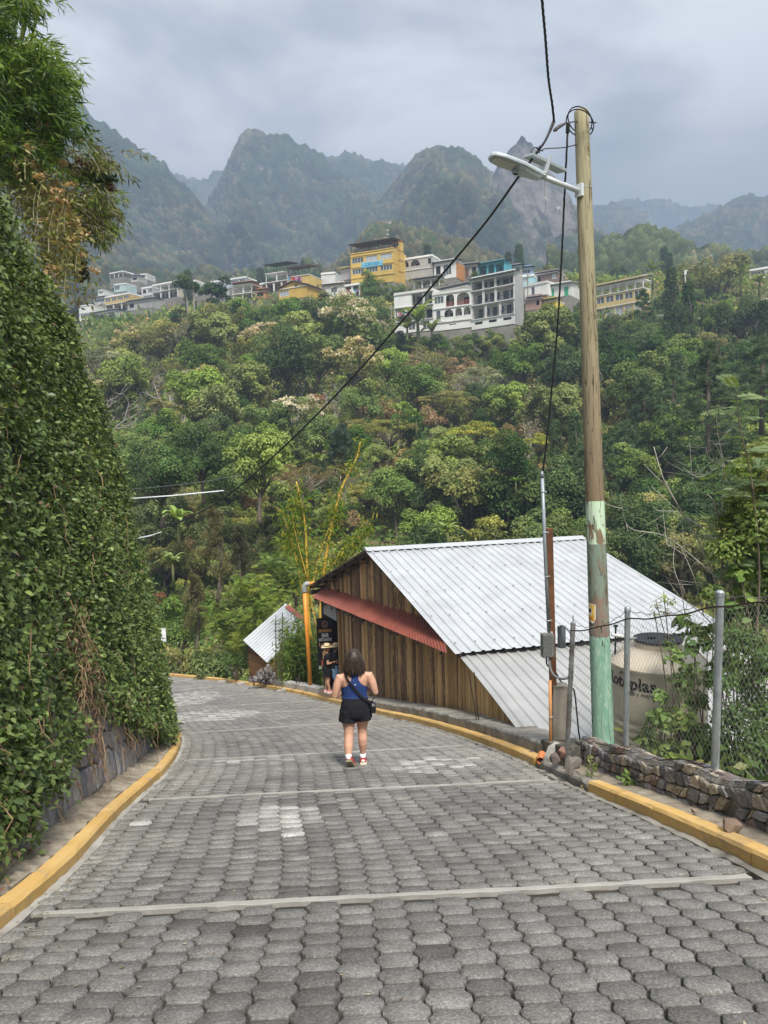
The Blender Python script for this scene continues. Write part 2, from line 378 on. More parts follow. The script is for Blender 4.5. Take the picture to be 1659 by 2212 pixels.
def pavers():
 ps, pt, gap = 0.178, 0.206, 0.005
 a, bb = pt / 2 - 0.0125, pt / 2 + 0.0125
 k = 9; hh = ps / 2 - gap
 ts = np.linspace(-1, 1, k); w = 0.5 + 0.5 * np.cos(pi * ts); w = 0.5 + 0.5 * np.tanh(2.6 * np.cos(pi * ts)) / np.tanh(2.6)
 half = a + (bb - a) * w - gap
 out = [(half[i], ts[i] * hh) for i in range(k)] + [(-half[i], ts[i] * hh) for i in range(k - 1, -1, -1)]
 out = np.array(out); n = len(out)
 ncol = 25; rows = int(40 / ps)
 ci, ri = np.meshgrid(np.arange(ncol), np.arange(rows)); ci = ci.ravel(); ri = ri.ravel()
 s = ri * ps + (ci % 2) * ps / 2 + 0.2; t = 0.19 + ci * pt
 keep = (t < WR - 0.06)
 for S in STRIPS: keep &= np.abs(s - S) > 0.085
 s, t = s[keep], t[keep]; N = len(s)
 s = s + rng.normal(0, 0.0035, N); t = t + rng.normal(0, 0.003, N)
 rot = rng.normal(0, 0.022, N); sc = 1 - np.abs(rng.normal(0, 0.012, N))
 lx = out[None, :, 0] * sc[:, None]; ly = out[None, :, 1] * sc[:, None]
 T = lx * np.cos(rot)[:, None] - ly * np.sin(rot)[:, None]; Sx = lx * np.sin(rot)[:, None] + ly * np.cos(rot)[:, None]
 lev = rng.normal(0, 0.0028, N) - 0.018 * np.exp(-((t - 1.3) / 0.5) ** 2) * 0.4; tx = rng.normal(0, 0.012, N); ty = rng.normal(0, 0.012, N)
 rings = []
 for shr, dz in ((1.0, -0.05), (1.0, -0.008), (0.955, 0.0)):
  ss = s[:, None] + Sx * shr; tt = t[:, None] + T * shr
  x, y = road_xy(ss, tt); z = zroad(y) + lev[:, None] + dz + tx[:, None] * T + ty[:, None] * Sx
  rings.append(np.stack([x, y, z], -1))
 V = np.concatenate(rings, 1).reshape(-1, 3); m = 3 * n
 base = (np.arange(N) * m)[:, None]
 top = base + 2 * n + np.arange(n)[None]
 q = []
 for L in (0, 1):
  for i in range(n):
   j = (i + 1) % n
   q.append(np.stack([base[:, 0] + L * n + i, base[:, 0] + L * n + j, base[:, 0] + (L + 1) * n + j, base[:, 0] + (L + 1) * n + i], 1))
 q = np.concatenate(q)
 x, y = road_xy(s, t)
 tone = rng.normal(0.165, 0.02, N) * (0.85 + 0.3 * fbm(x * 0.5, y * 0.5, 3, 9))
 tone = tone + 0.03 * sstep(7, 13, y) - 0.022 * (np.exp(-((t - 1.45) / 0.28) ** 2) + np.exp(-((t - 3.1) / 0.28) ** 2)); tone = np.where(rng.random(N) < 0.04, tone * rng.uniform(0.65, 1.3, N), tone)
 dust = np.clip(1 - (WR - t) / 0.8, 0, 1) * 0.5 + 0.35 * np.clip(1 - t / 0.7, 0, 1) * sstep(4, 9, y)
 dust = np.clip(dust + 0.35 * sstep(7, 11, y) * np.clip(1.3 - t / 2.2, 0, 1) + 0.45 * sstep(0.47, 0.7, fbm(x * 0.8 + 5, y * 0.8, 3, 21)) , 0, 1)
 c = tone[:, None] * np.array([1.0, 0.97, 0.925]); c = c * (1 - dust[:, None] * 0.55) + np.array([0.34, 0.32, 0.285]) * dust[:, None] * 0.55
 wp = np.zeros(N)
 for (u, v, rs, rt, p) in ((600, 1765, 0.6, 0.42, 0.9), (545, 1642, 0.5, 0.7, 0.45), (450, 1545, 1.9, 1.3, 0.8), (400, 1510, 2.4, 1.1, 0.75), (960, 1650, 0.7, 0.8, 0.6), (640, 1800, 0.15, 0.2, 0.8)):
  g = ground(u, v); e = ((x - g[0]) / rt) ** 2 + ((y - g[1]) / rs) ** 2
  wp = np.maximum(wp, (e < 1) * (rng.random(N) < p) * rng.uniform(0.1, 0.75, N))
 g = ground(312, 1782); d = np.hypot(x - g[0], y - g[1]); wp[np.argmin(d)] = 0.9
 c = c * (1 - wp[:, None]) + np.array([0.5, 0.495, 0.47]) * wp[:, None]
 C = np.repeat(c, m, 0)
 m_, nt, bs = newmat('paver')
 at_ = nt.node('ShaderNodeAttribute', attribute_name='col').outputs['Color']; v = nt.coord('Object')
 n1 = nt.noise(v, 70, 3, 0.75); n2 = nt.noise(v, 6, 6, 0.65); n3 = nt.noise(v, 260, 2, 0.8)
 cc = nt.mix(1.0, at_, nt.ramp(n2, [(0.28, 0.72), (0.72, 1.25)]), 'MULTIPLY')
 cc = nt.mix(1.0, cc, nt.ramp(n1, [(0.3, 0.55), (0.5, 0.95), (0.7, 1.75)]), 'MULTIPLY')
 cc = nt.mix(nt.ramp(n3, [(0.62, 0), (0.76, 0.55)]), cc, (0.36, 0.34, 0.31))
 st = nt.noise(v, 1.1, 5, 0.6, 0.5)
 cc = nt.mix(nt.ramp(st, [(0.55, 0), (0.75, 0.4)]), cc, (0.07, 0.066, 0.06))
 setp(nt, bs, color=cc, rough=0.85, spec=0.25, normal=bump(nt, n1, 0.55, 0.006))
 ss = np.linspace(0, 42, 220); ttv = np.linspace(-0.05, WR + 0.05, 12)
 Sg, Tg = np.meshgrid(ss, ttv, indexing='ij'); bx, by = road_xy(Sg, Tg); bz = zroad(by) - 0.030
 B = np.stack([bx, by, bz], -1).reshape(-1, 3); r = np.arange((len(ss) - 1) * 12).reshape(-1, 12)[:, :-1].ravel() + len(V)
 BF = np.stack([r, r + 1, r + 13, r + 12], 1)
 me = fmesh('road', np.concatenate([V, B]), [top, np.concatenate([q, BF])], [m_, plain('joint_earth', (0.035, 0.03, 0.025), 0.95, var=0.5, scale=14, stain=((0.16, 0.13, 0.09), 0.35))],
               np.concatenate([C, np.full((len(B), 3), 0.05)]), False, np.concatenate([np.zeros(len(top) + len(q)), np.ones(len(BF))]))
 tag(link('road', me), kind='structure')
pavers()
def sweep(sv, prof, zoff=0.0, jit=0.0, seed=1, path=None):
 """profile [(t, h)] along the right kerb; returns verts, faces"""
 r = np.random.default_rng(seed); rows = []
 for s in sv:
  row = []
  for (t, h) in prof:
   x, y = road_xy(s, t); x0, y0 = road_xy(s, prof[0][0])
   row.append((float(x) + r.normal(0, jit), float(y) + r.normal(0, jit), float(zroad(y)) + h + zoff + r.normal(0, jit)))
  rows.append(row)
 return rows
def swept(name, sv, prof, m, jit=0.0, seed=1, smooth=False, kind='structure'):
 b = MB(); b.rings(sweep(sv, prof, 0, jit, seed)); o = b.build(name, m, smooth=smooth)
 if kind: tag(o, kind=kind)
 return o
CONC = plain('concrete', (0.36, 0.345, 0.315), 0.9, var=0.22, scale=3, stain=((0.13, 0.12, 0.105), 0.75), bmp=0.35)
CONCD = plain('dirty_concrete', (0.25, 0.235, 0.205), 0.92, var=0.3, scale=4, stain=((0.07, 0.062, 0.052), 0.85), bmp=0.4)
m_, nt, bs = newmat('kerb_paint'); v = nt.coord('Object')
ch = nt.math('ADD', nt.math('MULTIPLY', nt.noise(v, 5, 6, 0.7, 0.6), 0.65), nt.math('MULTIPLY', nt.noise(v, 40, 3, 0.7), 0.35))
cc = nt.mix(nt.ramp(nt.noise(v, 2.2, 5), [(0.3, 0), (0.7, 1)]), (0.54, 0.325, 0.095), (0.62, 0.42, 0.17))
cc = nt.mix(nt.ramp(ch, [(0.55, 0), (0.64, 0.85)]), cc, (0.36, 0.31, 0.23))
cc = nt.mix(nt.ramp(nt.noise(v, 1.3, 6, 0.65, 0.8), [(0.56, 0), (0.72, 0.7)]), cc, (0.17, 0.13, 0.085))
setp(nt, bs, color=cc, rough=0.8, spec=0.25, normal=bump(nt, ch, 0.4, 0.01)); YKERB = m_
def kerb_prof(t0, dirn, w=0.16, h=0.13):
 return [(t0, -0.1), (t0, h - 0.025), (t0 + dirn * 0.02, h), (t0 + dirn * (w - 0.015), h + 0.004), (t0 + dirn * w, h - 0.02), (t0 + dirn * w, -0.1)]
S1, S2 = float(s_of_Y(7.95)), float(s_of_Y(9.75))
def kerb_run(s0, s1, t0, dirn, w, h, seed):
 r = np.random.default_rng(seed); s = s0
 while s < s1:
  L = r.uniform(1.2, 2.6); e = min(s1, s + L); pr = [(t + r.normal(0, 0.0018), hh + (r.normal(0, 0.002) if hh > 0 else 0)) for t, hh in kerb_prof(t0, dirn, w, h)]; swept('kerb', np.linspace(s, e - 0.008, max(3, int((e - s) / 0.16))), pr, YKERB, 0.0014, seed + int(s * 10)); s = e
kerb_run(0, S1, 0.0, -1, 0.15, 0.125, 3); kerb_run(S2, 30.5, 0.0, -1, 0.15, 0.13, 4); kerb_run(30.9, 44, 0.0, -1, 0.15, 0.13, 5); kerb_run(0, 30, WR, 1, 0.13, 0.112, 6)
swept('kerb', np.arange(S1 + 0.06, S2 - 0.02, 0.1), kerb_prof(-0.02, -1, 0.14, 0.10), CONCD, 0.004, 7)
swept('gutter', np.arange(0, 42, 0.15), [(WR - 0.002, -0.05), (WR - 0.002, 0.012), (WR - 0.06, 0.004), (WR - 0.06, -0.05)], CONC, 0.003, 8)
swept('gutter', np.arange(0, 42, 0.12), [(0.002, -0.05), (0.002, 0.008), (0.085, 0.002), (0.09, -0.05)], CONCD, 0.006, 9)
swept('verge', np.arange(0, 30, 0.15), [(WR + 0.125, -0.2), (WR + 0.125, 0.11), (WR + 0.35, 0.15), (WR + 0.8, 0.16), (WR + 0.8, -0.2)], plain('verge_earth', (0.3, 0.26, 0.2), 0.95, var=0.35, scale=7, stain=((0.12, 0.085, 0.055), 0.7), bmp=0.6), 0.01, 10)
swept('verge', np.arange(0, 9.6, 0.15), [(-0.165, -0.2), (-0.165, 0.095), (-0.25, 0.10), (-0.55, 0.12), (-0.55, -0.2)], plain('verge_earth'  , (0.3, 0.26, 0.2)), 0.008, 11)
STRIPM = plain('strip_cement', (0.34, 0.33, 0.305), 0.9, var=0.18, scale=5, stain=((0.24, 0.225, 0.2), 0.6), bmp=0.4)
for k, S in enumerate(STRIPS):
 r = np.random.default_rng(40 + k); tv = np.arange(0.15, WR - 0.1, 0.1); rows = []
 wob = np.cumsum(r.normal(0, 0.004, len(tv))); wob -= np.linspace(0, wob[-1], len(tv))
 for i, t in enumerate(tv):
  w = 0.042 + 0.008 * r.normal(); row = []
  for (ds, h) in ((-w, -0.03), (-w, 0.003), (-w + 0.008, 0.006), (w - 0.008, 0.006), (w, 0.003), (w, -0.03)):
   x, y = road_xy(S + ds + wob[i], t); row.append((float(x), float(y), float(zroad(y)) + h))
  rows.append(row)
 b = MB(); b.rings(rows); tag(b.build('road_marking', STRIPM), kind='structure')
def stone_face(b, P, H, cw, chh, seed, out=0.05, gap=0.006, cols=None, s0=0, s1=1e9, h0=0.0, round_=0.5):
 """b: MB with colours. P(s, h, o) -> point; stones from jittered cells s0..s1 x h0..H(s)"""
 r = np.random.default_rng(seed); ns = int((s1 - s0) / cw)
 hmax = max(H(s0 + i * cw) for i in range(ns + 1)); nh = max(1, int(round((hmax - h0) / chh)))
 J = r.uniform(-0.33, 0.33, (ns + 2, nh + 1, 2)); J[:, 0, 1] = 0; J[:, nh, 1] *= 0.3
 def g(i, j): return (s0 + (i + J[i, j, 0] + (0.5 if j % 2 else 0)) * cw, h0 + (j + J[i, j, 1]) * chh)
 for i in range(ns):
  for j in range(nh):
   if r.random() < 0.03: continue
   a, c_ = (g(i, j), g(i + 1, j)), (g(i + 1, j + 1), g(i, j + 1))
   sh = 0
   q = [a[0], a[1], c_[0], c_[1]]
   cs = sum(p[0] for p in q) / 4; chz = sum(p[1] for p in q) / 4
   if chz > H(cs): continue
   ring = []
   for k in range(4):
    p, n_ = q[k], q[(k + 1) % 4]
    for f in (0.12, 0.5, 0.88):
     bulge = r.uniform(0.0, 0.05)
     x = p[0] + (n_[0] - p[0]) * f; y = p[1] + (n_[1] - p[1]) * f
     ring.append((x + (x - cs) * bulge, y + (y - chz) * bulge))
   L = max(1e-3, sqrt(cw * chh)); od = out * r.uniform(0.5, 1.25)
   col = cols[r.integers(len(cols))]; col = np.array(col) * r.uniform(0.75, 1.25)
   rr = []
   for f, o in ((1 - gap / L * 2, -0.02), (0.96 - gap / L * 2, od * 0.55), (0.82, od * 0.92), (0.45, od)):
    rr.append([P(cs + (x - cs) * f, chz + (y - chz) * f, o + (r.normal(0, 0.004) if f < 0.9 else 0)) for x, y in ring])
   b.rings(rr, 0, True, tuple(col))
def crest_fn(pts, R):
 P = [at(u, v, R) for u, v in pts]; a = np.array([p[0] / p[1] for p in P]); z = np.array([p[2] for p in P])
 o = np.argsort(a); return a[o], z[o]
MROCK = None
def mountain(pts, R, W, foot, pal, seed, cell=7.0, rock=None, spur=0.25, da=0.0011, amp=1.0, dry=0.0):
 if R > 600: R, W, foot, cell = R * 1.38, W * 1.5, foot * 1.3, cell * 1.2
 a, z = crest_fn(pts, R); av = np.arange(a[0], a[-1], da); n = len(av)
 crest = np.interp(av, a, z) + ((fbm(av * R / 110, av * 0, 4, seed) - 0.47) * 46 + (fbm(av * R / 16, av * 0, 3, seed + 40) - 0.45) * 15) * amp
 rows = int(max(60, (crest.max() - foot) / (R * da) * 1.15)); tv = np.concatenate([np.linspace(0, 1, rows), [1.03, 1.08, 1.15]])
 A, T = np.meshgrid(av, tv); CR = np.broadcast_to(crest, A.shape)
 tt = np.clip(T, 0, 1)
 q = np.abs(2 * fbm(A * R / 260 + 0.35 * tt, tt * 0.7, 4, seed + 3) - 0.94)
 gul = (1 - np.clip(q * 2.6, 0, 1)) * (1 - tt) ** 0.6 * np.sqrt(tt)
 shape = tt ** (1.15 + 0.5 * fbm(A * 9, A * 0, 2, seed + 8))
 RR = R - W * (1 - tt) + 1.7 * spur * W * (fbm(A * R / 150, tt * 1.6, 5, seed + 5) - 0.5) * np.sin(pi * tt) ** 0.7 - gul * W * 0.22 + np.where(T > 1, (T - 1) * W * 1.2, 0)
 Z = foot + (CR - foot) * shape - np.where(T > 1, (T - 1) * 400, 0)
 X = A * RR; Y = RR; Z = Z + (fbm(X / 70, Y / 70 + Z / 90, 4, seed + 21) - 0.47) * 40 * np.sin(pi * tt)
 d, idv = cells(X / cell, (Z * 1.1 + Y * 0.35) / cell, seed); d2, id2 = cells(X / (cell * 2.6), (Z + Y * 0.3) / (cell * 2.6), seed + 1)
 rk_ = np.zeros_like(X)
 if rock is not None: rk_ = rock(X, Y, Z, A, tt)
 h = cell * 1.15 * np.clip(1 - d * 1.15, 0, 1) ** 0.7 * (0.5 + 0.9 * idv) * (1 - 0.85 * rk_) + cell * 0.6 * (id2 - 0.3) * np.clip(1 - d2, 0, 1) * (1 - rk_)
 h = h * (1 - 0.45 * sstep(0.9, 0.99, T)) * (T < 1.02)
 cr = (fbm(X / 9, Z / 22, 4, seed + 9) - 0.5) * 14 * rk_
 Z = Z + h * 0.8; Y = Y - h * 0.65 + cr;
 k = idv; g = fbm(X / 60, Z / 60, 3, seed + 4)
 mixd = np.clip(sstep(0.45, 0.7, g + 0.5 * (k - 0.5)) + dry, 0, 1)[..., None]
 c = (np.array(pal[0]) * (1 - k[..., None]) + np.array(pal[1]) * k[..., None]) * (1 - mixd) + np.array(pal[2]) * mixd
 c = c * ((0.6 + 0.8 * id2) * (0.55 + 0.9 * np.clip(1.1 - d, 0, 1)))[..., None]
 rn = fbm(X / 7, Z / 16, 4, seed + 6)
 rc = np.array([0.17, 0.145, 0.12]) * (0.55 + 0.9 * rn)[..., None]; pale = sstep(0.68, 0.78, fbm(X / 12, Z / 16, 4, seed + 12))[..., None]
 rc = rc * (1 - pale) + np.array([0.5, 0.48, 0.44]) * pale
 c = c * (1 - rk_[..., None]) + rc * rk_[..., None]
 V = np.stack([X, Y, Z], -1).reshape(-1, 3); r = np.arange((len(tv) - 1) * n).reshape(-1, n)[:, :-1].ravel()
 F = np.stack([r, r + 1, r + n + 1, r + n], 1)
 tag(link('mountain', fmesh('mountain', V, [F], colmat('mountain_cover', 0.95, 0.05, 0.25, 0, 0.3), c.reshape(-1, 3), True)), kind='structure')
GA, GB, GD = (0.015, 0.031, 0.015), (0.050, 0.072, 0.028), (0.09, 0.082, 0.04)  # mountain cover colours darkened to stand in for missing cloud shadow
def rockmask(cx, R, rx, zc, rz, seed, lo=0.5):
 def f(X, Y, Z, A, tt):
  e = ((A * R - cx) / rx) ** 2 + ((Z - zc) / rz) ** 2
  return sstep(lo, lo + 0.12, fbm(X / 16, Z / 22, 4, seed) + 0.32 * (1 - np.clip(e, 0, 2)))
 return f
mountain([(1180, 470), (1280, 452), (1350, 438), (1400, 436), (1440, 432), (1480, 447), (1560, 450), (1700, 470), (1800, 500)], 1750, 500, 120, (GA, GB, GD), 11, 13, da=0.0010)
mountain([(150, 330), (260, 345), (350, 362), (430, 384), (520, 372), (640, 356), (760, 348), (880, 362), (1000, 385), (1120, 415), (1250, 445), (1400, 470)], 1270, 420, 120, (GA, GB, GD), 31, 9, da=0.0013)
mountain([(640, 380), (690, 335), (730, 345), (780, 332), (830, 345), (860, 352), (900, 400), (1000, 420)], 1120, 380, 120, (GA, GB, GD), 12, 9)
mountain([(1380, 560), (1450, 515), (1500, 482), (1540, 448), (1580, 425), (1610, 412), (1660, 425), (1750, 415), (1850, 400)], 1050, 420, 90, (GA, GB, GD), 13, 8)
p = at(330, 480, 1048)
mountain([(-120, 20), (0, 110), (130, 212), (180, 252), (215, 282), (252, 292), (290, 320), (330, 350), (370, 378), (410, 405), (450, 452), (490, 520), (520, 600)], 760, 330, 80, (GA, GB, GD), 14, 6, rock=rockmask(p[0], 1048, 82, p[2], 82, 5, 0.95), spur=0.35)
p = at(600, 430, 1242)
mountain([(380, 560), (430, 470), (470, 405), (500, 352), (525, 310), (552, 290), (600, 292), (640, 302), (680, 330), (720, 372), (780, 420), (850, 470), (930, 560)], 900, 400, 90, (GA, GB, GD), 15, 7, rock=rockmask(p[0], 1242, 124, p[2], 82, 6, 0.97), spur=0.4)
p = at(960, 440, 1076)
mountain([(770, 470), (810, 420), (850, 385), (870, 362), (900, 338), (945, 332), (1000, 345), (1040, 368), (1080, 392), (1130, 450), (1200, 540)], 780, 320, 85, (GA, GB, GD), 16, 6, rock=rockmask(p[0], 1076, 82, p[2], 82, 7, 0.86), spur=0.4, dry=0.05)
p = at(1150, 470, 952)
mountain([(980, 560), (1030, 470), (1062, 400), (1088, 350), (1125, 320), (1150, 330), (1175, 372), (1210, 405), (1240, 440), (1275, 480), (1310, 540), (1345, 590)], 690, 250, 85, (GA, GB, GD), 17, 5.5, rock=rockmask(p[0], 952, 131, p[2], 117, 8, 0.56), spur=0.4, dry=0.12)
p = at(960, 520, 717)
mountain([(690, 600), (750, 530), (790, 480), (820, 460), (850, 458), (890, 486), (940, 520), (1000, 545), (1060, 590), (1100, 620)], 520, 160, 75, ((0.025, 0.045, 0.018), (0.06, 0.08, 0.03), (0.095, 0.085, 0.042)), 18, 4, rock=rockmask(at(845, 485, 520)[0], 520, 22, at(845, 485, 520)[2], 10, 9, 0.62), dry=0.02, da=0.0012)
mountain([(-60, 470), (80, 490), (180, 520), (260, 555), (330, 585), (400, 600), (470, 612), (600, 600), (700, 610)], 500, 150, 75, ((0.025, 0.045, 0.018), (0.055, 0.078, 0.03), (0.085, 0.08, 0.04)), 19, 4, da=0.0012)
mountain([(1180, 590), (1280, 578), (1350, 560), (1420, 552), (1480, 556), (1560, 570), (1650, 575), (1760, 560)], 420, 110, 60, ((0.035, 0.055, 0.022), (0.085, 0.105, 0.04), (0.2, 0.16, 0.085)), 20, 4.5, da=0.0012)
haze_box()
TW = WR + 0.42
def wallP(s, h, o=0.0):
 x, y = road_xy(s, TW + 0.13 * h - o); x0, y0 = road_xy(s, TW)
 return (float(x), float(y), float(zroad(y0)) + 0.13 + h)
def wallH(s):
 x0, y0 = road_xy(s, TW); return float(ztop(y0) - zroad(y0)) - 0.2
WALL = thing('retaining_wall', 'tall leaning stone retaining wall whose grey slabs show beneath the ivy', 'wall', wallP(4, 0))
def wchild(b, name, m, par, **k):
 o = b.build(name, m, None, **k); o.parent = par; o.matrix_parent_inverse = Matrix.Translation(par.location).inverted(); return o
def adopt(o, par):
 o.parent = par; o.matrix_parent_inverse = (Matrix.LocRotScale(par.location, par.rotation_euler, None)).inverted(); return o
b = MB(); rows = []
for s in np.arange(0.0, 27, 0.5):
 H = wallH(s); rows.append([wallP(s, -0.4, -0.02), wallP(s, H * 0.5, -0.02), wallP(s, H, -0.02), wallP(s, H, -0.5), wallP(s, H * 0.5, -0.7), wallP(s, -0.4, -0.7)])
b.rings(rows); wchild(b, 'wall_core', plain('wall_mortar', (0.115, 0.108, 0.1), 0.95, var=0.35, scale=4, bmp=0.6), WALL)
b = MB(); SLAB = [(0.2, 0.2, 0.21), (0.26, 0.25, 0.24), (0.17, 0.17, 0.18), (0.29, 0.26, 0.245), (0.23, 0.2, 0.205), (0.3, 0.27, 0.235)]
stone_face(b, wallP, lambda s: 1.75, 0.135, 0.34, 5, 0.045, 0.007, SLAB, 2.6, 13.5)
wchild(b, 'stone_facing', colmat('slab_stone', 0.85, 0.25, 14, 0.6, 0.3, 0.012), WALL, usecol=True)
def ivy():
 hedge = thing('ivy_hedge', 'dense wall of glossy dark green ivy hanging over the stone wall', 'hedge', wallP(6, 1))
 P = []
 sS = np.linspace(0, 27, 280); wx, wy = road_xy(sS, TW); wH = np.array([wallH(s) for s in sS])
 nx = rk(sS)[2]; ny = rk(sS)[3]
 def lay(y0, y1, dens, L, T, seed, om=0.0, dark=1.0):
  r = np.random.default_rng(seed); s0, s1 = np.interp([y0, y1], wy, sS)
  Hm = 7.1; n = int((s1 - s0) * Hm * dens); s = r.uniform(s0, s1, n); h = r.uniform(0, Hm, n)
  H = np.interp(s, sS, wH); x = np.interp(s, sS, wx); y = np.interp(s, sS, wy); ax = np.interp(s, sS, nx); ay = np.interp(s, sS, ny)
  hmin = np.interp(y, [2, 4.8, 5.4, 6.0, 6.6, 7.2, 7.45, 7.6, 7.9, 8.15, 8.4, 9.0, 9.8, 11, 12, 13.5, 15], [0.05, 0.1, 0.3, 0.55, 0.42, 0.6, 0.85, 1.25, 1.35, 1.1, 0.8, 0.75, 0.62, 0.42, 0.1, -0.05, -0.1])
  hmin = hmin + 0.55 * (fbm(s * 3.1, s * 0, 4, 31) - 0.5) + 0.1 * r.normal(size=n)
  top = H + 0.25 * (fbm(s * 2.0, s * 0, 3, 35) - 0.3) + 0.12 * r.normal(size=n) + 0.1
  k = (h > hmin) & (h < top); s, h, H, x, y, ax, ay = [q[k] for q in (s, h, H, x, y, ax, ay)]; n = len(s)
  cl = fbm(s * 2.4, h * 2.4, 4, 33); big = fbm(s * 0.7, h * 0.7, 2, 34)
  gapn = fbm(s * 5.5, h * 5.5, 3, 36)
  o = 0.0 + 0.21 * cl + 0.2 * big + 0.05 * r.normal(size=n) + om
  o = o + 0.10 * sstep(10.6, 12.2, y) - 0.5 * sstep(0.0, 0.5, h - (H - 0.25))          # rounded over at the top
  kk = r.random(n) < (0.3 + 0.9 * sstep(0.33, 0.52, gapn));
  s, h, H, x, y, ax, ay, cl, o = [q[kk] for q in (s, h, H, x, y, ax, ay, cl, o)]; n = len(s)
  off = 0.13 * h - o
  pos = np.stack([x + ax * off, y + ay * off, zroad(y) + 0.13 + h], 1)
  outw = np.stack([-ax, -ay, np.zeros(n)], 1)
  nrm = unit(outw * 1.0 + np.array([0, 0, 0.55]) + r.normal(size=(n, 3)) * 0.55)
  yd = unit(np.array([0, 0, -0.55]) + outw * 0.45 + r.normal(size=(n, 3)) * 0.75)
  sz = L * np.clip(r.normal(1, 0.25, n), 0.45, 1.7)
  t = r.random(n)[:, None]; g1 = np.array([0.040, 0.088, 0.016]); g2 = np.array([0.135, 0.225, 0.038])
  c = g1 * (1 - t) + g2 * t
  young = (r.random(n) < np.interp(h / np.maximum(H, .1), [0, 0.6, 1], [0.02, 0.05, 0.10]) + 0.10 * (y > 8.5))[:, None]
  c = np.where(young, np.array([0.22, 0.32, 0.05]) * r.uniform(0.7, 1.2, (n, 1)), c)
  dead = (r.random(n) < 0.012 + 0.35 * np.exp(-((y - 7.75) / 0.3) ** 2) * np.exp(-((h - 1.5) / 0.5) ** 2) + 0.10 * np.exp(-(h / 0.35) ** 2))[:, None]
  c = np.where(dead, np.array([0.24, 0.15, 0.075]) * r.uniform(0.6, 1.3, (n, 1)), c) * dark
  P.append(scatter(T, pos, yd, nrm, sz * 0.62, sz, c))
 lay(1.6, 8.2, 2000, 0.060, LEAF_6, 1); lay(8.2, 13, 1600, 0.060, LEAF_6, 2); lay(13, 24.5, 800, 0.08, LEAF_Q, 3)
 lay(1.6, 13, 500, 0.075, LEAF_Q, 4, -0.14); lay(8, 24, 300, 0.1, LEAF_Q, 5, -0.14)
 V, F, C = join(P)
 o = link('leaves', fmesh('leaves', V, F, foliage_mat('ivy_leaf', 0.38, 0.28, 0.22, 0.0), C)); adopt(o, hedge)
 b = MB(); r = random.Random(3)
 for k in range(420):
  s = r.uniform(2, 13); y = float(np.interp(s, sS, wy)); h = r.uniform(0.1, 1.7) if k < 300 else r.uniform(0.2, 4.5)
  if k < 170: s = float(np.interp(r.gauss(7.75, 0.25), wy, sS)); h = r.gauss(1.2, 0.5)
  h = max(0.05, min(h, wallH(s) - 0.1)); L = r.uniform(0.12, 0.5); pts = []; oo = r.uniform(0.06, 0.3 if k < 300 else 0.4)
  a = r.uniform(-1, 1) * 0.6
  for i in range(5): pts.append(wallP(s + a * L * i / 4 + r.gauss(0, 0.02), h + L * (0.5 - i / 4) + r.gauss(0, 0.02), oo + r.gauss(0, 0.02)))
  g = r.uniform(0.6, 1.3); b.tube(pts, [0.005, 0.005, 0.004, 0.003, 0.002], 4, col=(0.25 * g, 0.17 * g, 0.1 * g))
 wchild(b, 'dry_stems', colmat('dry_stem', 0.9, 0.1, 30, 0, 0.3), hedge, usecol=True)['kind'] = 'stuff'
ivy()
def rock_mesh(name, seed, c=(0.2, 0.18, 0.165), size=(1, 1, 1), sub=3, rough=0.28):
 import bmesh
 bm = bmesh.new(); bmesh.ops.create_icosphere(bm, subdivisions=sub, radius=0.5)
 r = np.random.default_rng(seed); pl = unit(r.normal(size=(14, 3))); dd = r.uniform(0.25, 0.44, 14)
 for v in bm.verts:
  p = np.array(v.co);
  for n_, d in zip(pl, dd):
   k = p @ n_ - d
   if k > 0: p = p - n_ * k * 0.9
  n = float(fbm(p[0] * 5 + seed, p[1] * 5 + p[2] * 4, 3, seed)) - 0.45
  p = p * (1 + rough * 0.35 * n); v.co = Vector(p * np.array(size))
 me = bpy.data.meshes.new(name); bm.to_mesh(me); bm.free()
 me.materials.append(plain('rock_%d' % (hash(c) % 1000), c, 0.9, var=0.35, scale=5, stain=((c[0] * 0.45, c[1] * 0.42, c[2] * 0.4), 0.8), bmp=0.7, bd=0.02));
 me.polygons.foreach_set('use_smooth', [True] * len(me.polygons))
 try: me.set_sharp_from_angle(angle=radians(32))
 except Exception: pass
 return me
def rock(name, label, p, size, seed, c=(0.2, 0.18, 0.165), rz=0.0, tilt=0.0, group=None, cat='rock'):
 o = link(name, rock_mesh(name, seed, c, size)); o.location = p; o.rotation_euler = (tilt, 0, rz); return tag(o, label, cat, group)
FW = -0.40
def rubP(s, h, o=0.0):
 x, y = road_xy(s, FW + o); return (float(x), float(y), float(zroad(y)) + 0.05 + h)
SWE = float(s_of_Y(9.35))
def rubH(s): return 0.45 - 0.10 * min(1, s / SWE) + 0.03 * sin(s * 5.0)
RW = thing('stone_wall', 'low rubble stone wall in dark mortar under the wire fence', 'wall', rubP(5, 0))
b = MB(); rows = []
for s in np.arange(0, SWE + 0.05, 0.2):
 H = rubH(s); rows.append([rubP(s, -0.3, -0.03), rubP(s, H - 0.03, -0.035), rubP(s, H + 0.01, -0.07), rubP(s, H + 0.015, -0.26), rubP(s, H - 0.05, -0.31), rubP(s, -0.5, -0.31)])
b.rings(rows); wchild(b, 'mortar', plain('rubble_mortar', (0.15, 0.135, 0.115), 0.95, var=0.5, scale=9, stain=((0.42, 0.41, 0.38), 0.7), bmp=0.8, bd=0.03), RW)
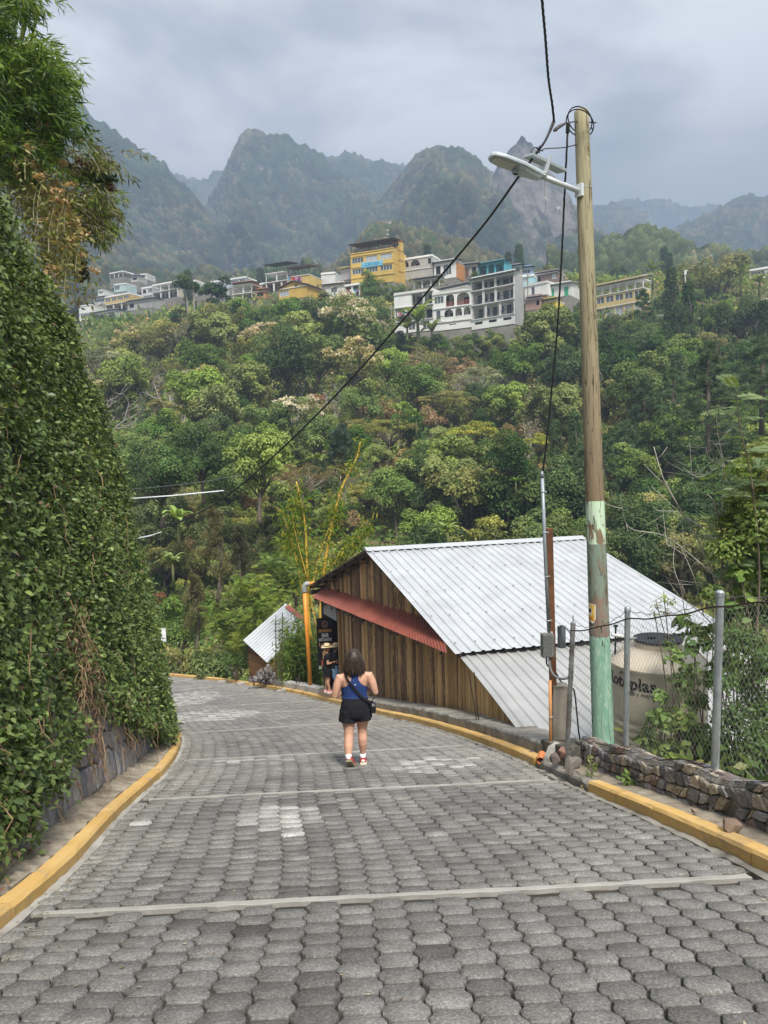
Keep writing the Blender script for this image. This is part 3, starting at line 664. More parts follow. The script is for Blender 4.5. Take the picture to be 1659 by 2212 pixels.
b = MB(); RC = [tuple(x * 1.4 for x in c) for c in [(0.13, 0.12, 0.115), (0.2, 0.175, 0.14), (0.26, 0.22, 0.165), (0.16, 0.15, 0.15), (0.18, 0.13, 0.115), (0.11, 0.105, 0.108), (0.29, 0.25, 0.195), (0.18, 0.18, 0.185), (0.22, 0.21, 0.2)]]
stone_face(b, lambda s, h, o: rubP(s, h, o - 0.03), rubH, 0.135, 0.112, 8, 0.035, 0.009, RC, 0.0, SWE, 0.0)
stone_face(b, lambda s, h, o: (lambda q: (q[0], q[1], q[2] + o * 0.7))(rubP(s, rubH(s) + 0.0, -0.06 - h)), lambda s: 0.25, 0.15, 0.10, 9, 0.025, 0.016, RC, 0.0, SWE, 0.0)
wchild(b, 'rubble_stones', colmat('rubble_stone', 0.88, 0.25, 11, 0.9, 0.38, 0.02), RW, usecol=True)
def on_wall_u(u, t, h):                         # place on the line t beside the kerb that shows at column u
 lo, hi = 0.2, 30.0
 def f(s):
  x, y = road_xy(s, t); return proj((float(x), float(y), float(zroad(y)) + h))[0]
 for _ in range(50):
  m = (lo + hi) / 2
  if f(m) > u: lo = m
  else: hi = m
 x, y = road_xy(lo, t); return np.array([float(x), float(y), float(zroad(y)) + h]), lo
p, s_ = on_wall_u(1290, -0.26, 0.0)
def roadrot(s):
 x, y, nx, ny = rk(s); return atan2(ny, nx) - pi / 2 + pi / 2
b = MB(); q0 = on_wall_u(1248, -0.34, 0)[0]; q1 = on_wall_u(1196, -0.34, 0)[0]
b.bar((q0[0], q0[1], q0[2] + 0.16), (q1[0], q1[1], q1[2] + 0.16), 0.34, 0.36)
o = b.build('concrete_block', plain('black_concrete', (0.07, 0.066, 0.06), 0.9, var=0.4, scale=7, stain=((0.3, 0.27, 0.2), 0.7), bmp=0.5), bevel=0.012); tag(o, 'blackened concrete block bridging the gap in the yellow kerb', 'block')
p = at(1222, 1648, 8.9); rock('rock', 'angular grey rock with a chipped face on the blackened block', p + [0.1, 0, 0.0], (0.26, 0.2, 0.17), 21, (0.2, 0.18, 0.16), 0.4)
rock('rock', 'rounded dark brown rock beside the reddish one on the block', at(1200, 1640, 9.0), (0.16, 0.15, 0.16), 22, (0.12, 0.10, 0.09), 1.0)
rock('rock', 'reddish rock wedged upright between two others on the block', at(1213, 1626, 9.05), (0.15, 0.14, 0.19), 23, (0.23, 0.13, 0.10), 2.0)
pp, _s = on_wall_u(1232, -0.03, 0.17); rock('rock', 'tall narrow grey rock standing on end at the kerb gap', pp, (0.15, 0.13, 0.36), 24, (0.21, 0.19, 0.165), 0.3, 0.08)
pp, _s = on_wall_u(1580, -0.16, 0.175); rock('rock', 'smooth brown rock lying on the yellow kerb', pp, (0.23, 0.16, 0.12), 25, (0.21, 0.15, 0.11), 0.9)
pp, _s = on_wall_u(1500, -0.2, 0.15); rock('stone', 'small pale stone lying on the verge by the rubble wall', pp, (0.07, 0.06, 0.05), 26, (0.26, 0.2, 0.17), 0.9, cat='stone')
pp, _s = on_wall_u(1165, 0.0, 0.0)
m = rock_mesh('cement_lump', 31, (0.42, 0.41, 0.38), (0.30, 0.24, 0.46), 4, 0.9); o = link('cement_lump', m); o.location = at(1192, 1632, 9.5); o.rotation_euler = (0, 0.3, 0.4)
tag(o, 'pale lump of splashed cement at the foot of the meter post', 'cement')
rock('rock', 'flat reddish stone wedged under the edge of the tin roof', at(1160, 1630, 10.2), (0.3, 0.2, 0.14), 33, (0.24, 0.16, 0.13), 0.2)
GALV = plain('galvanised', (0.36, 0.40, 0.42), 0.5, 0.55, var=0.25, scale=8, stain=((0.42, 0.43, 0.42), 0.5), bmp=0.1)
WIREM = plain('fence_wire', (0.36, 0.355, 0.34), 0.6, 0.3, var=0.2, scale=20, bmp=0)
RUSTW = plain('rusty_wire', (0.075, 0.05, 0.038), 0.8, 0.2, var=0.4, scale=15, bmp=0)
FENCE = thing('wire_fence', 'diamond mesh wire fence on grey steel posts above the rubble wall', 'fence', rubP(4, 0.4))
TF = FW - 0.2
def fpt(s, h): x, y = road_xy(s, TF); return Vector((float(x), float(y), float(zroad(y)) + 0.05 + h))
posts = []
for (u, hh, rad, lean) in ((1351, 1.62, 0.033, (0.03, 0)), (1543, 1.66, 0.036, (0.045, 0)), (1980, 1.66, 0.036, (0, 0)), (3200, 1.66, 0.036, (0, 0))):
 pp, s_ = on_wall_u(u, TF, 0.45); s_ = float(s_); base = fpt(s_, 0.1); top = base + Vector((lean[0], lean[1], rubH(s_) + hh - 0.1)); posts.append((s_, base, top))
 b = MB(); b.tube([base, top], rad, 12); b.lathe([(rad * 1.12, -0.03), (rad * 1.12, 0.012), (rad * 0.7, 0.028)], top, 12)
 o = b.build('post', GALV); smoothlast(o); adopt(o, FENCE)
pb, pt_ = Vector(at(1226, 1612, 9.55)), Vector(at(1238, 1346, 9.5)); s_end = float(s_of_Y(9.45)); posts.insert(0, (s_end, pb, pt_))
b = MB(); b.tube([pb - Vector((0, 0, 0.3)), pb, pt_], 0.032, 10); b.tube([pt_, pt_ + Vector((0, 0, 0.1))], 0.008, 6)
r = random.Random(5)
for k in range(60):
 h = r.random(); c_ = pb.lerp(pt_, h); a0 = r.uniform(0, 6.28)
 b.tube([c_ + Vector((cos(a0 + i * 0.8), sin(a0 + i * 0.8), 0)) * 0.037 + Vector((0, 0, i * 0.01)) for i in range(6)], 0.003, 4)
o = b.build('post', plain('dull_steel', (0.26, 0.26, 0.255), 0.7, 0.3, var=0.4, scale=9, stain=((0.12, 0.09, 0.07), 0.7))); adopt(o, FENCE); o['label'] = 'dull grey end post wound with loose wire'
posts.sort(key=lambda q: q[0])
def fence_frame(s):
 ss = [q[0] for q in posts]; i = max(0, min(len(ss) - 2, int(np.searchsorted(ss, s)) - 1)); f = (s - ss[i]) / (ss[i + 1] - ss[i]); return posts[i][1].lerp(posts[i + 1][1], f), posts[i][2].lerp(posts[i + 1][2], f), f
def wires():
 V, Fq = [], []; pitch = 0.068; nh = 34; base = 0
 for k, s in enumerate(np.arange(posts[0][0] + 0.02, posts[-1][0], pitch)):
  lo_, hi_, f = fence_frame(s); l2, h2, _ = fence_frame(min(s + pitch, posts[-1][0])); st = l2 - lo_
  lo2 = lo_ + Vector((0, 0, float(rubH(s)) - 0.04)); hi2 = lo_.lerp(hi_, 0.935); hi2.z -= 0.025 * sin(pi * f)
  pts = []
  for i in range(nh + 1):
   q = lo2.lerp(hi2, i / nh) + st * (0.5 if (i % 2) else -0.02) * (1 if k % 2 == 0 else 1)
   q = q + Vector((0.012 * sin(s * 3 + i * 0.3), 0.015 * sin(s * 2.1 + i * 0.23), 0)); pts.append(q)
  for sgn in (0,):
   b_ = MB(); b_.tube([p + st * (0.5 if (i % 2 == 0) else 0) for i, p in enumerate([lo2.lerp(hi2, i / nh) + st * 0.0 + Vector((0.012 * sin(s * 3 + i * 0.3), 0.015 * sin(s * 2.1 + i * 0.23), 0)) for i in range(nh + 1)])], 0.0015, 3, cap=False)
   b_2 = MB(); b_2.tube([p + st * (0.5 if (i % 2 == 0) else 1.0) for i, p in enumerate([lo2.lerp(hi2, i / nh) + Vector((0.012 * sin(s * 3 + i * 0.3), 0.015 * sin(s * 2.1 + i * 0.23), 0)) for i in range(nh + 1)])], 0.0015, 3, cap=False)
   for bb in (b_, b_2):
    V.extend(bb.v); Fq.extend([tuple(base + j for j in f_) for f_ in bb.f]); base += len(bb.v)
 o = link('wire_mesh', fmesh('wire_mesh', np.array(V), [np.array(Fq)], WIREM)); adopt(o, FENCE)
wires()
b = MB(); pts = []
for s in np.linspace(posts[0][0], posts[-1][0], 60):
 lo_, hi_, f = fence_frame(s); q = lo_.lerp(hi_, 0.94 if s > posts[0][0] + 1e-6 else 0.94); pts.append(q + Vector((-0.04, -0.02, -0.03 * sin(pi * f) + 0.008 * sin(s * 9))))
b.tube(pts, 0.0085, 5); o = b.build('strand', RUSTW); adopt(o, FENCE)
b = MB(); pts = []
for i in range(len(posts) - 1):
 for f in np.linspace(0, 1, 26)[:-1]:
  q = posts[i][2].lerp(posts[i + 1][2], f); pts.append(q + Vector((0, 0, -0.02 - 0.10 * sin(pi * f) + 0.01 * sin(f * 40))))
b.tube(pts, 0.0035, 4); r = random.Random(8)
for q in pts[::1]:
 d = Vector((r.gauss(0, 1), r.gauss(0, 1), r.gauss(0, 1))).normalized() * 0.02; b.tube([q - d, q + d], 0.0015, 3)
o = b.build('barbed_wire', plain('old_wire', (0.2, 0.19, 0.18), 0.6, 0.3, bmp=0)); adopt(o, FENCE)
b = MB(); pts = [fpt(s, rubH(s) + 0.02 + 0.015 * sin(s * 4)) + Vector((-0.07, 0, 0)) for s in np.linspace(0.2, SWE, 50)]; b.tube(pts, 0.007, 5); o = b.build('strand', RUSTW); adopt(o, FENCE)
PB, PT = Vector(at(1304, 1632, 9.35)), Vector(at(1256, 241, 9.35))
def pole():
 base = PB + (PB - PT).normalized() * 0.5; L = (PT - base).length; ax = (PT - base).normalized()
 q = ax.to_track_quat('Z', 'X'); M = q.to_matrix()
 b = MB(); n = 40; rg = []
 r0, r1 = 0.143, 0.086; N = 44
 for i in range(n + 1):
  f = i / n; R = r0 + (r1 - r0) * f ** 0.9; rg.append([Vector((cos(2 * pi * j / N) * R * (1 + 0.018 * sin(3 * j + i * 0.2) * 0.6 + 0.012 * random.gauss(0, 0.4)), sin(2 * pi * j / N) * R * (1 + 0.012 * random.gauss(0, 0.4)), f * L)) for j in range(N)])
 rg.append([p * 1 for p in [Vector((v.x * 0.9, v.y * 0.9, L + 0.012)) for v in rg[-1]]])
 b.rings(rg)
 def zof(v):                                  # height along the pole of picture row v
  lo, hi = 0.0, 1.0
  for _ in range(40):
   m = (lo + hi) / 2
   if proj(base + ax * (m * L))[1] > v: lo = m
   else: hi = m
  return lo * L
 m, nt, bs = newmat('pole_wood'); oc = nt.n.new('ShaderNodeTexCoord').outputs['Object']
 mp = nt.n.new('ShaderNodeMapping'); nt.l.new(oc, mp.inputs[0]); mp.inputs['Scale'].default_value = (1, 1, 0.07)
 g1 = nt.noise(mp.outputs[0], 26, 6, 0.65, 0.6); g2 = nt.noise(mp.outputs[0], 70, 4, 0.6)
 z = nt.node('ShaderNodeSeparateXYZ', {0: oc}).outputs[2]
 fine = nt.noise(oc, 30, 5, 0.7); mp2 = nt.n.new('ShaderNodeMapping'); nt.l.new(oc, mp2.inputs[0]); mp2.inputs['Scale'].default_value = (1, 1, 0.35); patch = nt.noise(mp2.outputs[0], 11, 6, 0.68, 0.7)
 hi = nt.math('DIVIDE', z, L)
 wood = nt.mix(nt.ramp(hi, [(0.45, 0), (0.85, 1)]), (0.185, 0.14, 0.095), (0.30, 0.275, 0.185))
 wood = nt.mix(nt.ramp(g1, [(0.3, 0), (0.75, 0.75)]), wood, nt.mix(1.0, wood, (1.55, 1.5, 1.35), 'MULTIPLY'))
 wood = nt.mix(nt.ramp(g2, [(0.55, 0), (0.7, 0.5)]), wood, (0.07, 0.048, 0.03))
 mp3 = nt.n.new('ShaderNodeMapping'); nt.l.new(oc, mp3.inputs[0]); mp3.inputs['Scale'].default_value = (3.2, 3.2, 1.7)
 vor = nt.node('ShaderNodeTexVoronoi', {'Vector': mp3.outputs[0], 'Scale': 1.0}).outputs['Distance']
 kn = nt.ramp(nt.math('ADD', vor, nt.math('MULTIPLY', fine, 0.06)), [(0.0, 1), (0.10, 1), (0.125, 0.25), (0.16, 0.7), (0.2, 0)])
 wood = nt.mix(nt.math('MULTIPLY', kn, 0.75), wood, (0.10, 0.075, 0.042))
 z1, z2, z25, z3, z4 = zof(1082), zof(1174), zof(1128), zof(1372), zof(1290)
 def band(a, c_):
  wob = nt.math('MULTIPLY_ADD', patch, 0.03, -0.015); zz = nt.math('ADD', z, wob)
  return nt.math('MULTIPLY', nt.math('GREATER_THAN', zz, a), nt.math('LESS_THAN', zz, c_))
 pe = nt.ramp(patch, [(0.47, 1), (0.53, 0)]); pe2 = nt.ramp(patch, [(0.56, 1), (0.60, 0)])
 c = nt.mix(nt.math('MULTIPLY', band(z25 - 0.02, z1), pe2), wood, (0.52, 0.66, 0.49))
 c = nt.mix(nt.math('MULTIPLY', band(z2, z25 - 0.02), pe), c, (0.52, 0.66, 0.5))
 pe3 = nt.ramp(nt.noise(mp2.outputs[0], 8, 6, 0.7, 0.9), [(0.42, 1), (0.62, 0.12)])
 teal = nt.mix(fine, (0.14, 0.22, 0.175), (0.25, 0.32, 0.265))
 c = nt.mix(nt.math('MULTIPLY', band(z3 - 0.03, z2), pe3), c, teal)
 pink = nt.math('MULTIPLY', band(z3, z4), nt.ramp(patch, [(0.42, 0), (0.55, 0.7)])); c = nt.mix(pink, c, (0.28, 0.14, 0.12))
 gr = nt.mix(nt.ramp(nt.noise(mp2.outputs[0], 16, 6, 0.75, 0.5), [(0.3, 0), (0.5, 0.5), (0.72, 1)]), (0.13, 0.33, 0.23), (0.38, 0.57, 0.45))
 gr = nt.mix(nt.ramp(nt.noise(mp2.outputs[0], 24, 5, 0.7, 0.3), [(0.56, 0), (0.64, 0.8)]), gr, (0.52, 0.60, 0.47))
 gr = nt.mix(nt.ramp(nt.noise(mp2.outputs[0], 13, 5, 0.7, 1.0), [(0.62, 0), (0.7, 0.8)]), gr, (0.2, 0.4, 0.1))
 low = nt.math('LESS_THAN', nt.math('ADD', z, nt.math('MULTIPLY_ADD', patch, 0.12, -0.06)), z3)
 c = nt.mix(low, c, gr)
 crack = nt.math('MULTIPLY', nt.ramp(nt.noise(mp.outputs[0], 9, 2, 0.5, 1.2), [(0.488, 0), (0.497, 1), (0.503, 1), (0.512, 0)]), 0.8)
 c = nt.mix(crack, c, (0.035, 0.026, 0.018))
 setp(nt, bs, color=c, rough=0.85, spec=0.2, normal=bump(nt, nt.math('SUBTRACT', nt.math('ADD', g1, nt.math('MULTIPLY', patch, 0.6)), crack), 0.55, 0.012))
 o = b.build('utility_pole', m, smooth=True); o.location = base; o.rotation_euler = q.to_euler(); o.data.polygons[-1].use_smooth = False
 tag(o, 'tall round wooden utility pole, mint and green paint flaking off its lower half', 'pole'); return base, ax, L, r0, r1
PBASE, PAX, PL_, PR0, PR1 = pole()
def pole_at(v, du=0.0):
 lo, hi = 0.0, 1.0
 for _ in range(40):
  m = (lo + hi) / 2
  if proj(PBASE + PAX * (m * PL_))[1] > v: lo = m
  else: hi = m
 return PBASE + PAX * (lo * PL_), PR0 + (PR1 - PR0) * lo ** 0.9
def poster():
 c0, R = pole_at(1321); tocam = (Vector(CAM) - c0); tocam.z = 0; a0 = atan2(tocam.y, tocam.x); R += 0.006
 H, da, aoff = 0.245, 0.50, -0.78
 def sheet(b, a1, a2, z1, z2, RR, mi, n=10, tear=None):
  vs = []
  for i in range(n + 1):
   a = a0 + aoff + a1 + (a2 - a1) * i / n
   zt, zb = z2, z1
   if tear: zt, zb = tear(i / n, z1, z2)
   for z in (zb, zt): vs.append(c0 + Vector((cos(a) * RR, sin(a) * RR, z)))
  b.add(vs, [(2 * i, 2 * i + 2, 2 * i + 3, 2 * i + 1) for i in range(n)], mi)
 b = MB(); sheet(b, -da, da, -H / 2, H / 2, R, 0, 12, lambda f, a, c_: (c_ - 0.012 * f + 0.004 * sin(f * 30), a + 0.01 * sin(f * 7) + (0.05 * max(0, f - 0.8) / 0.2)))
 o = b.build('poster', plain('poster_paper', (0.82, 0.80, 0.72), 0.7, var=0.08, bmp=0.1)); tag(o, 'small torn yellow poster pasted on the green pole', 'poster')
 b = MB(); sheet(b, -da * 0.86, da * 0.8, -H * 0.40, H * 0.44, R + 0.003, 0); q = b.build('printed_panel', plain('poster_yellow', (0.72, 0.42, 0.05), 0.6, var=0.2, scale=14, stain=((0.75, 0.6, 0.25), 0.7), bmp=0), o)
 b = MB()
 vs = [c0 + Vector((cos(a0 + aoff - 0.08 + 0.3 * cos(t) * 0.75) * (R + 0.006), sin(a0 + aoff - 0.08 + 0.3 * cos(t) * 0.75) * (R + 0.006), 0.02 + 0.058 * sin(t))) for t in np.linspace(0, 2 * pi, 18)[:-1]]
 b.add(vs, [tuple(range(len(vs)))]); b.build('printed_ring', plain('poster_pale', (0.7, 0.66, 0.5), 0.6, bmp=0), o)
 b = MB(); vs = [c0 + Vector((cos(a0 + aoff - 0.1 + 0.16 * cos(t)) * (R + 0.009), sin(a0 + aoff - 0.1 + 0.16 * cos(t)) * (R + 0.009), 0.03 + 0.03 * sin(t) + 0.008 * sin(3 * t))) for t in np.linspace(0, 2 * pi, 18)[:-1]]
 b.add(vs, [tuple(range(len(vs)))]); b.build('printed_figure', plain('poster_dark', (0.05, 0.045, 0.05), 0.6, bmp=0), o)
 b = MB()
 for z, a1, a2 in ((-0.055, -0.3, 0.25), (-0.07, -0.33, 0.2), (-0.085, -0.25, 0.22)): sheet(b, a1, a2, z - 0.004, z + 0.004, R + 0.006, 0, 6)
 b.build('printed_line', plain('poster_red', (0.5, 0.16, 0.05), 0.6, bmp=0), o)
poster()
LAMPG = plain('lamp_grey', (0.42, 0.47, 0.50), 0.45, 0.1, var=0.08, scale=5, bmp=0.04)
LAMPL = plain('lamp_white', (0.62, 0.66, 0.68), 0.45, 0.1, var=0.06, scale=5, bmp=0.04)
def lamp():
 A = Vector(at(1246, 411, 9.25)); B = Vector(at(1172, 381, 9.1)); Cc = Vector(at(1058, 338, 8.92))
 t = thing('street_lamp', 'grey solar street lamp on a short arm clamped to the pole', 'street lamp', A)
 e1 = (Cc - B).normalized(); e2 = Vector((0.25, -1, 0.0)); e2 = (e2 - e1 * e2.dot(e1)).normalized(); e3 = e1.cross(e2);
 if e3.z < 0: e3 = -e3; e2 = -e2
 b = MB(); b.tube([A + (A - B).normalized() * 0.02, B + e1 * 0.05], 0.033, 14); o = b.build('arm', LAMPL, smooth=True); adopt(o, t)
 b = MB(); c0, R = pole_at(412); b.box(c0 + (A - c0).normalized() * (R + 0.012), (0.05, 0.10, 0.15), rot=Matrix((Vector((A - c0)).normalized(), Vector((0, 0, 1)).cross((A - c0).normalized()).normalized(), Vector((0, 0, 1)))).transposed(), mi=0)
 n = 24; b.tube([c0 + Vector((cos(2 * pi * i / n) * (R + 0.003), sin(2 * pi * i / n) * (R + 0.003), 0.02)) for i in range(n + 1)], 0.0035, 4)
 o = b.build('clamp', LAMPL, bevel=0.006); adopt(o, t)
 L = (Cc - B).length
 def P(x, y, z): return B + e1 * (x * L) + e2 * y + e3 * z
 out = [(-0.03, 0.045), (0.12, 0.075), (0.42, 0.125), (0.78, 0.13), (0.94, 0.10), (1.0, 0.05), (1.0, -0.05), (0.94, -0.10), (0.78, -0.13), (0.42, -0.125), (0.12, -0.075), (-0.03, -0.045)]
 b = MB(); b.rings([[P(x * 0.98 + 0.01, y * 0.8, 0.045) for x, y in out], [P(x, y, 0.02) for x, y in out], [P(x, y, -0.008) for x, y in out], [P(x * 0.97 + 0.015, y * 0.9, -0.02) for x, y in out]])
 o = b.build('lamp_head', LAMPG, bevel=0.006); adopt(o, t)
 b = MB(); b.rings([[P(x, y, -0.0205) for x, y in ((0.54, 0.10), (0.9, 0.085), (0.96, 0.05), (0.96, -0.05), (0.9, -0.085), (0.54, -0.10))], [P(x, y, -0.026) for x, y in ((0.55, 0.095), (0.9, 0.08), (0.95, 0.045), (0.95, -0.045), (0.9, -0.08), (0.55, -0.095))]])
 o = b.build('lens_plate', plain('lens_grey', (0.33, 0.35, 0.35), 0.35, 0.2, bmp=0)); adopt(o, t)
 b = MB()
 for i in range(9):
  for j in range(8):
   x = 0.57 + i * 0.042; y = -0.075 + j * 0.0215
   if abs(y) > 0.095 - max(0, x - 0.85) * 0.5: continue
   b.box(P(x, y, -0.0275), (0.017, 0.014, 0.006), rot=Matrix((e1, e2, e3)).transposed())
 lo = b.build('leds', plain('led_yellowish', (0.75, 0.75, 0.68), 0.3, bmp=0), o)
 lo.name = 'led_array'
 b = MB(); b.rings([[P(x, y, -0.018) for x, y in ((0.02, 0.05), (0.4, 0.11), (0.52, 0.11), (0.52, -0.11), (0.4, -0.11), (0.02, -0.05))], [P(x, y, -0.06) for x, y in ((0.05, 0.035), (0.35, 0.08), (0.46, 0.075), (0.46, -0.075), (0.35, -0.08), (0.05, -0.035))]])
 o = b.build('battery_case', LAMPG, bevel=0.008); adopt(o, t)
 b = MB(); n = 16; b.rings([[P(0.47 + 0.055 * cos(k * 2 * pi / n) * r_, 0.055 * 0.62 * 1.0 * sin(k * 2 * pi / n) * r_ * 1.0 - 0.03, z) for k in range(n)] for r_, z in ((1.15, -0.03), (1.1, -0.072), (0.85, -0.074), (0.8, -0.06))]); o = b.build('sensor_ring', LAMPG, smooth=False); adopt(o, t)
 b = MB(); b.rings([[P(0.47 + 0.042 * cos(k * 2 * pi / n) * r_, 0.027 * sin(k * 2 * pi / n) * r_ - 0.03, z) for k in range(n)] for r_, z in ((1, -0.058), (0.8, -0.076), (0.3, -0.084))]); o = b.build('sensor_eye', plain('sensor_black', (0.012, 0.012, 0.014), 0.12, spec=0.6, bmp=0), smooth=True); adopt(o, t)
 J = Vector(at(1176, 376, 9.08)); K = Vector(at(1186, 338, 9.03))
 b = MB();
 for sgn in (-1, 1): b.bar(J + e2 * sgn * 0.03, K + e2 * sgn * 0.03, 0.012, 0.05)
 b.bar(J - (K - J).normalized() * 0.02 - e2 * 0.045, J - (K - J).normalized() * 0.02 + e2 * 0.045, 0.04, 0.012)
 o = b.build('bracket', LAMPL); adopt(o, t)
 S0, S1_ = Vector(at(1148, 333, 9.0)), Vector(at(1223, 369, 9.12)); b = MB(); d = (S1_ - S0).normalized(); side = Vector((0.2, 1, 0.15)); side = (side - d * side.dot(d)).normalized(); nn = d.cross(side)
 if nn.z < 0: nn = -nn
 c_ = (S0 + S1_) / 2 + side * 0.12; b.box(c_, ((S1_ - S0).length, 0.30, 0.032), rot=Matrix((d, side, d.cross(side))).transposed()); o = b.build('panel_frame', LAMPG, bevel=0.004); adopt(o, t)
 b = MB(); b.box(c_ + nn * 0.018, ((S1_ - S0).length - 0.03, 0.27, 0.004), rot=Matrix((d, side, d.cross(side))).transposed()); q = b.build('solar_cells', plain('solar_blue', (0.02, 0.03, 0.07), 0.15, spec=0.6, bmp=0), None); adopt(q, t)
 b = MB(); pts = [Vector(at(u, v, 9.05)) for u, v in ((1176, 385), (1177, 400), (1176, 415), (1178, 430), (1179, 445), (1176, 462))]; b.tube(catmull(pts, 4), 0.0035, 5); o = b.build('cord', plain('grey_cable', (0.16, 0.17, 0.18), 0.6, bmp=0)); adopt(o, t)
lamp()
BLK = plain('black_cable', (0.014, 0.014, 0.016), 0.55, spec=0.4, var=0.1, bmp=0)
def cable(name, label, pts, r, n=6, m=None, twist=0.0, k=8):
 P = catmull([at(*p) if len(p) == 3 and not isinstance(p, Vector) else np.array(p) for p in pts], k); b = MB()
 if twist:
  rr = r * 0.62
  for ph in (0, 2.1, 4.2):
   Q = []; L = 0
   for i, p in enumerate(P):
    if i: L += np.linalg.norm(P[i] - P[i - 1])
    a = L / twist * 2 * pi + ph; Q.append(p + np.array([cos(a), 0.5 * sin(a), sin(a)]) * r * 0.6)
   b.tube(Q, rr, 5)
 else: b.tube(P, r, n)
 o = b.build(name, m or BLK, smooth=True); return tag(o, label, 'cable')
cable('power_cable', 'thick twisted black cable rising from the pole top out of view', [(1168, -60, 7.2), (1171, 0, 7.5), (1178, 80, 8.0), (1185, 170, 8.6), (1193, 225, 9.0), (1197, 262, 9.15)], 0.013, twist=0.28, k=24)
o = cable('power_cable', 'long black cable sagging from the lamp down towards the left trees', [(1197, 258, 9.15), (1180, 300, 9.1), (1163, 325, 9.1), (1143, 352, 9.15), (1117, 386, 9.3), (1060, 466, 9.6), (1000, 540, 9.9), (930, 622, 10.3), (850, 715, 10.8), (770, 806, 11.4), (690, 890, 12.1), (610, 968, 12.9), (530, 1040, 13.9), (470, 1085, 14.8), (425, 1110, 15.6), (380, 1130, 16.4), (330, 1145, 17.4), (280, 1152, 18.5)], 0.0145, k=8)
cable('service_cable', 'black service cable hanging from the pole top to the grey conduit', [(1226, 287, 9.2), (1224, 330, 9.2), (1219, 430, 9.3), (1213, 560, 9.45), (1203, 720, 9.6), (1190, 860, 9.75), (1180, 960, 9.85), (1172, 1024, 9.9)], 0.0115, twist=0.5, k=10)
cable('jumper_cable', 'short black jumper cable from the splice to the pole', [(1150, 334, 9.05), (1148, 325, 9.05), (1158, 318, 9.08), (1168, 325, 9.1), (1180, 321, 9.1), (1215, 319, 9.15), (1240, 314, 9.3), (1247, 312, 9.35)], 0.006)
cable('jumper_cable', 'thin black wire pair joining the two taped splices', [(1199, 262, 9.15), (1190, 283, 9.12), (1178, 303, 9.1), (1166, 322, 9.1)], 0.006)
def coil():
 c0, R = pole_at(268); pts = []
 for k in range(2):
  for i in range(29):
   a = 2 * pi * i / 28; rr = R + 0.05 + 0.02 * k; pts.append(np.array(c0) + np.array([cos(a) * rr - 0.035, -0.04 + sin(a) * (rr + 0.05), 0.03 + 0.10 * cos(a + 2.6) - 0.04 * k]))
 b = MB(); b.tube(catmull(pts, 2), 0.0075, 6); o = b.build('cable_coil', BLK, smooth=True); tag(o, 'slack black cable looped around the top of the wooden pole', 'cable')
 b = MB(); P = Vector(at(1226, 288, 9.2)); Q = Vector(at(1227, 268, 9.2)); b.tube([P, P.lerp(Q, 0.5), Q], [0.017, 0.022, 0.019], 10)
 for i in range(6): q = P.lerp(Q, 0.1 + i * 0.16); n = 12; b.tube([q + Vector((cos(2 * pi * j / n), sin(2 * pi * j / n), 0)) * 0.022 for j in range(n + 1)], 0.004, 4)
 tag(b.build('cable_splice', plain('black_tape', (0.02, 0.02, 0.022), 0.6, bmp=0)), 'ribbed black splice where the service cable leaves the pole', 'splice')
 b = MB(); P = Vector(at(1196, 283, 9.13)); Q = Vector(at(1207, 274, 9.15)); R_ = Vector(at(1222, 266, 9.18)); b.tube([P, P.lerp(Q, 0.4), Q, R_], [0.012, 0.026, 0.022, 0.013], 8)
 S_ = Vector(at(1222, 266, 9.18)); T_ = Vector(at(1246, 262, 9.3)); b.tube([S_, S_.lerp(T_, 0.5), T_], 0.008, 6)
 W_ = Vector(at(1288, 265, 9.35)); b.tube([T_, T_.lerp(W_, 0.5), W_], 0.009, 8)
 tag(b.build('cable_anchor', plain('anchor_steel', (0.1, 0.1, 0.1), 0.5, 0.5, bmp=0)), 'steel anchor bolt with taped cable grip through the pole top', 'bolt')
 b = MB(); r = random.Random(4); P = Vector(at(1163, 324, 9.08))
 for i in range(9):
  d = Vector((r.gauss(0, 1), r.gauss(0, 1), r.gauss(0, 1))).normalized(); b.tube([P, P + d * 0.02, P + d * r.uniform(0.03, 0.07)], [0.014, 0.010, 0.003], 5)
 tag(b.build('cable_splice', plain('black_tape', (0.02, 0.02, 0.022))), 'tangled black tape splice just above the solar panel', 'splice')
coil()
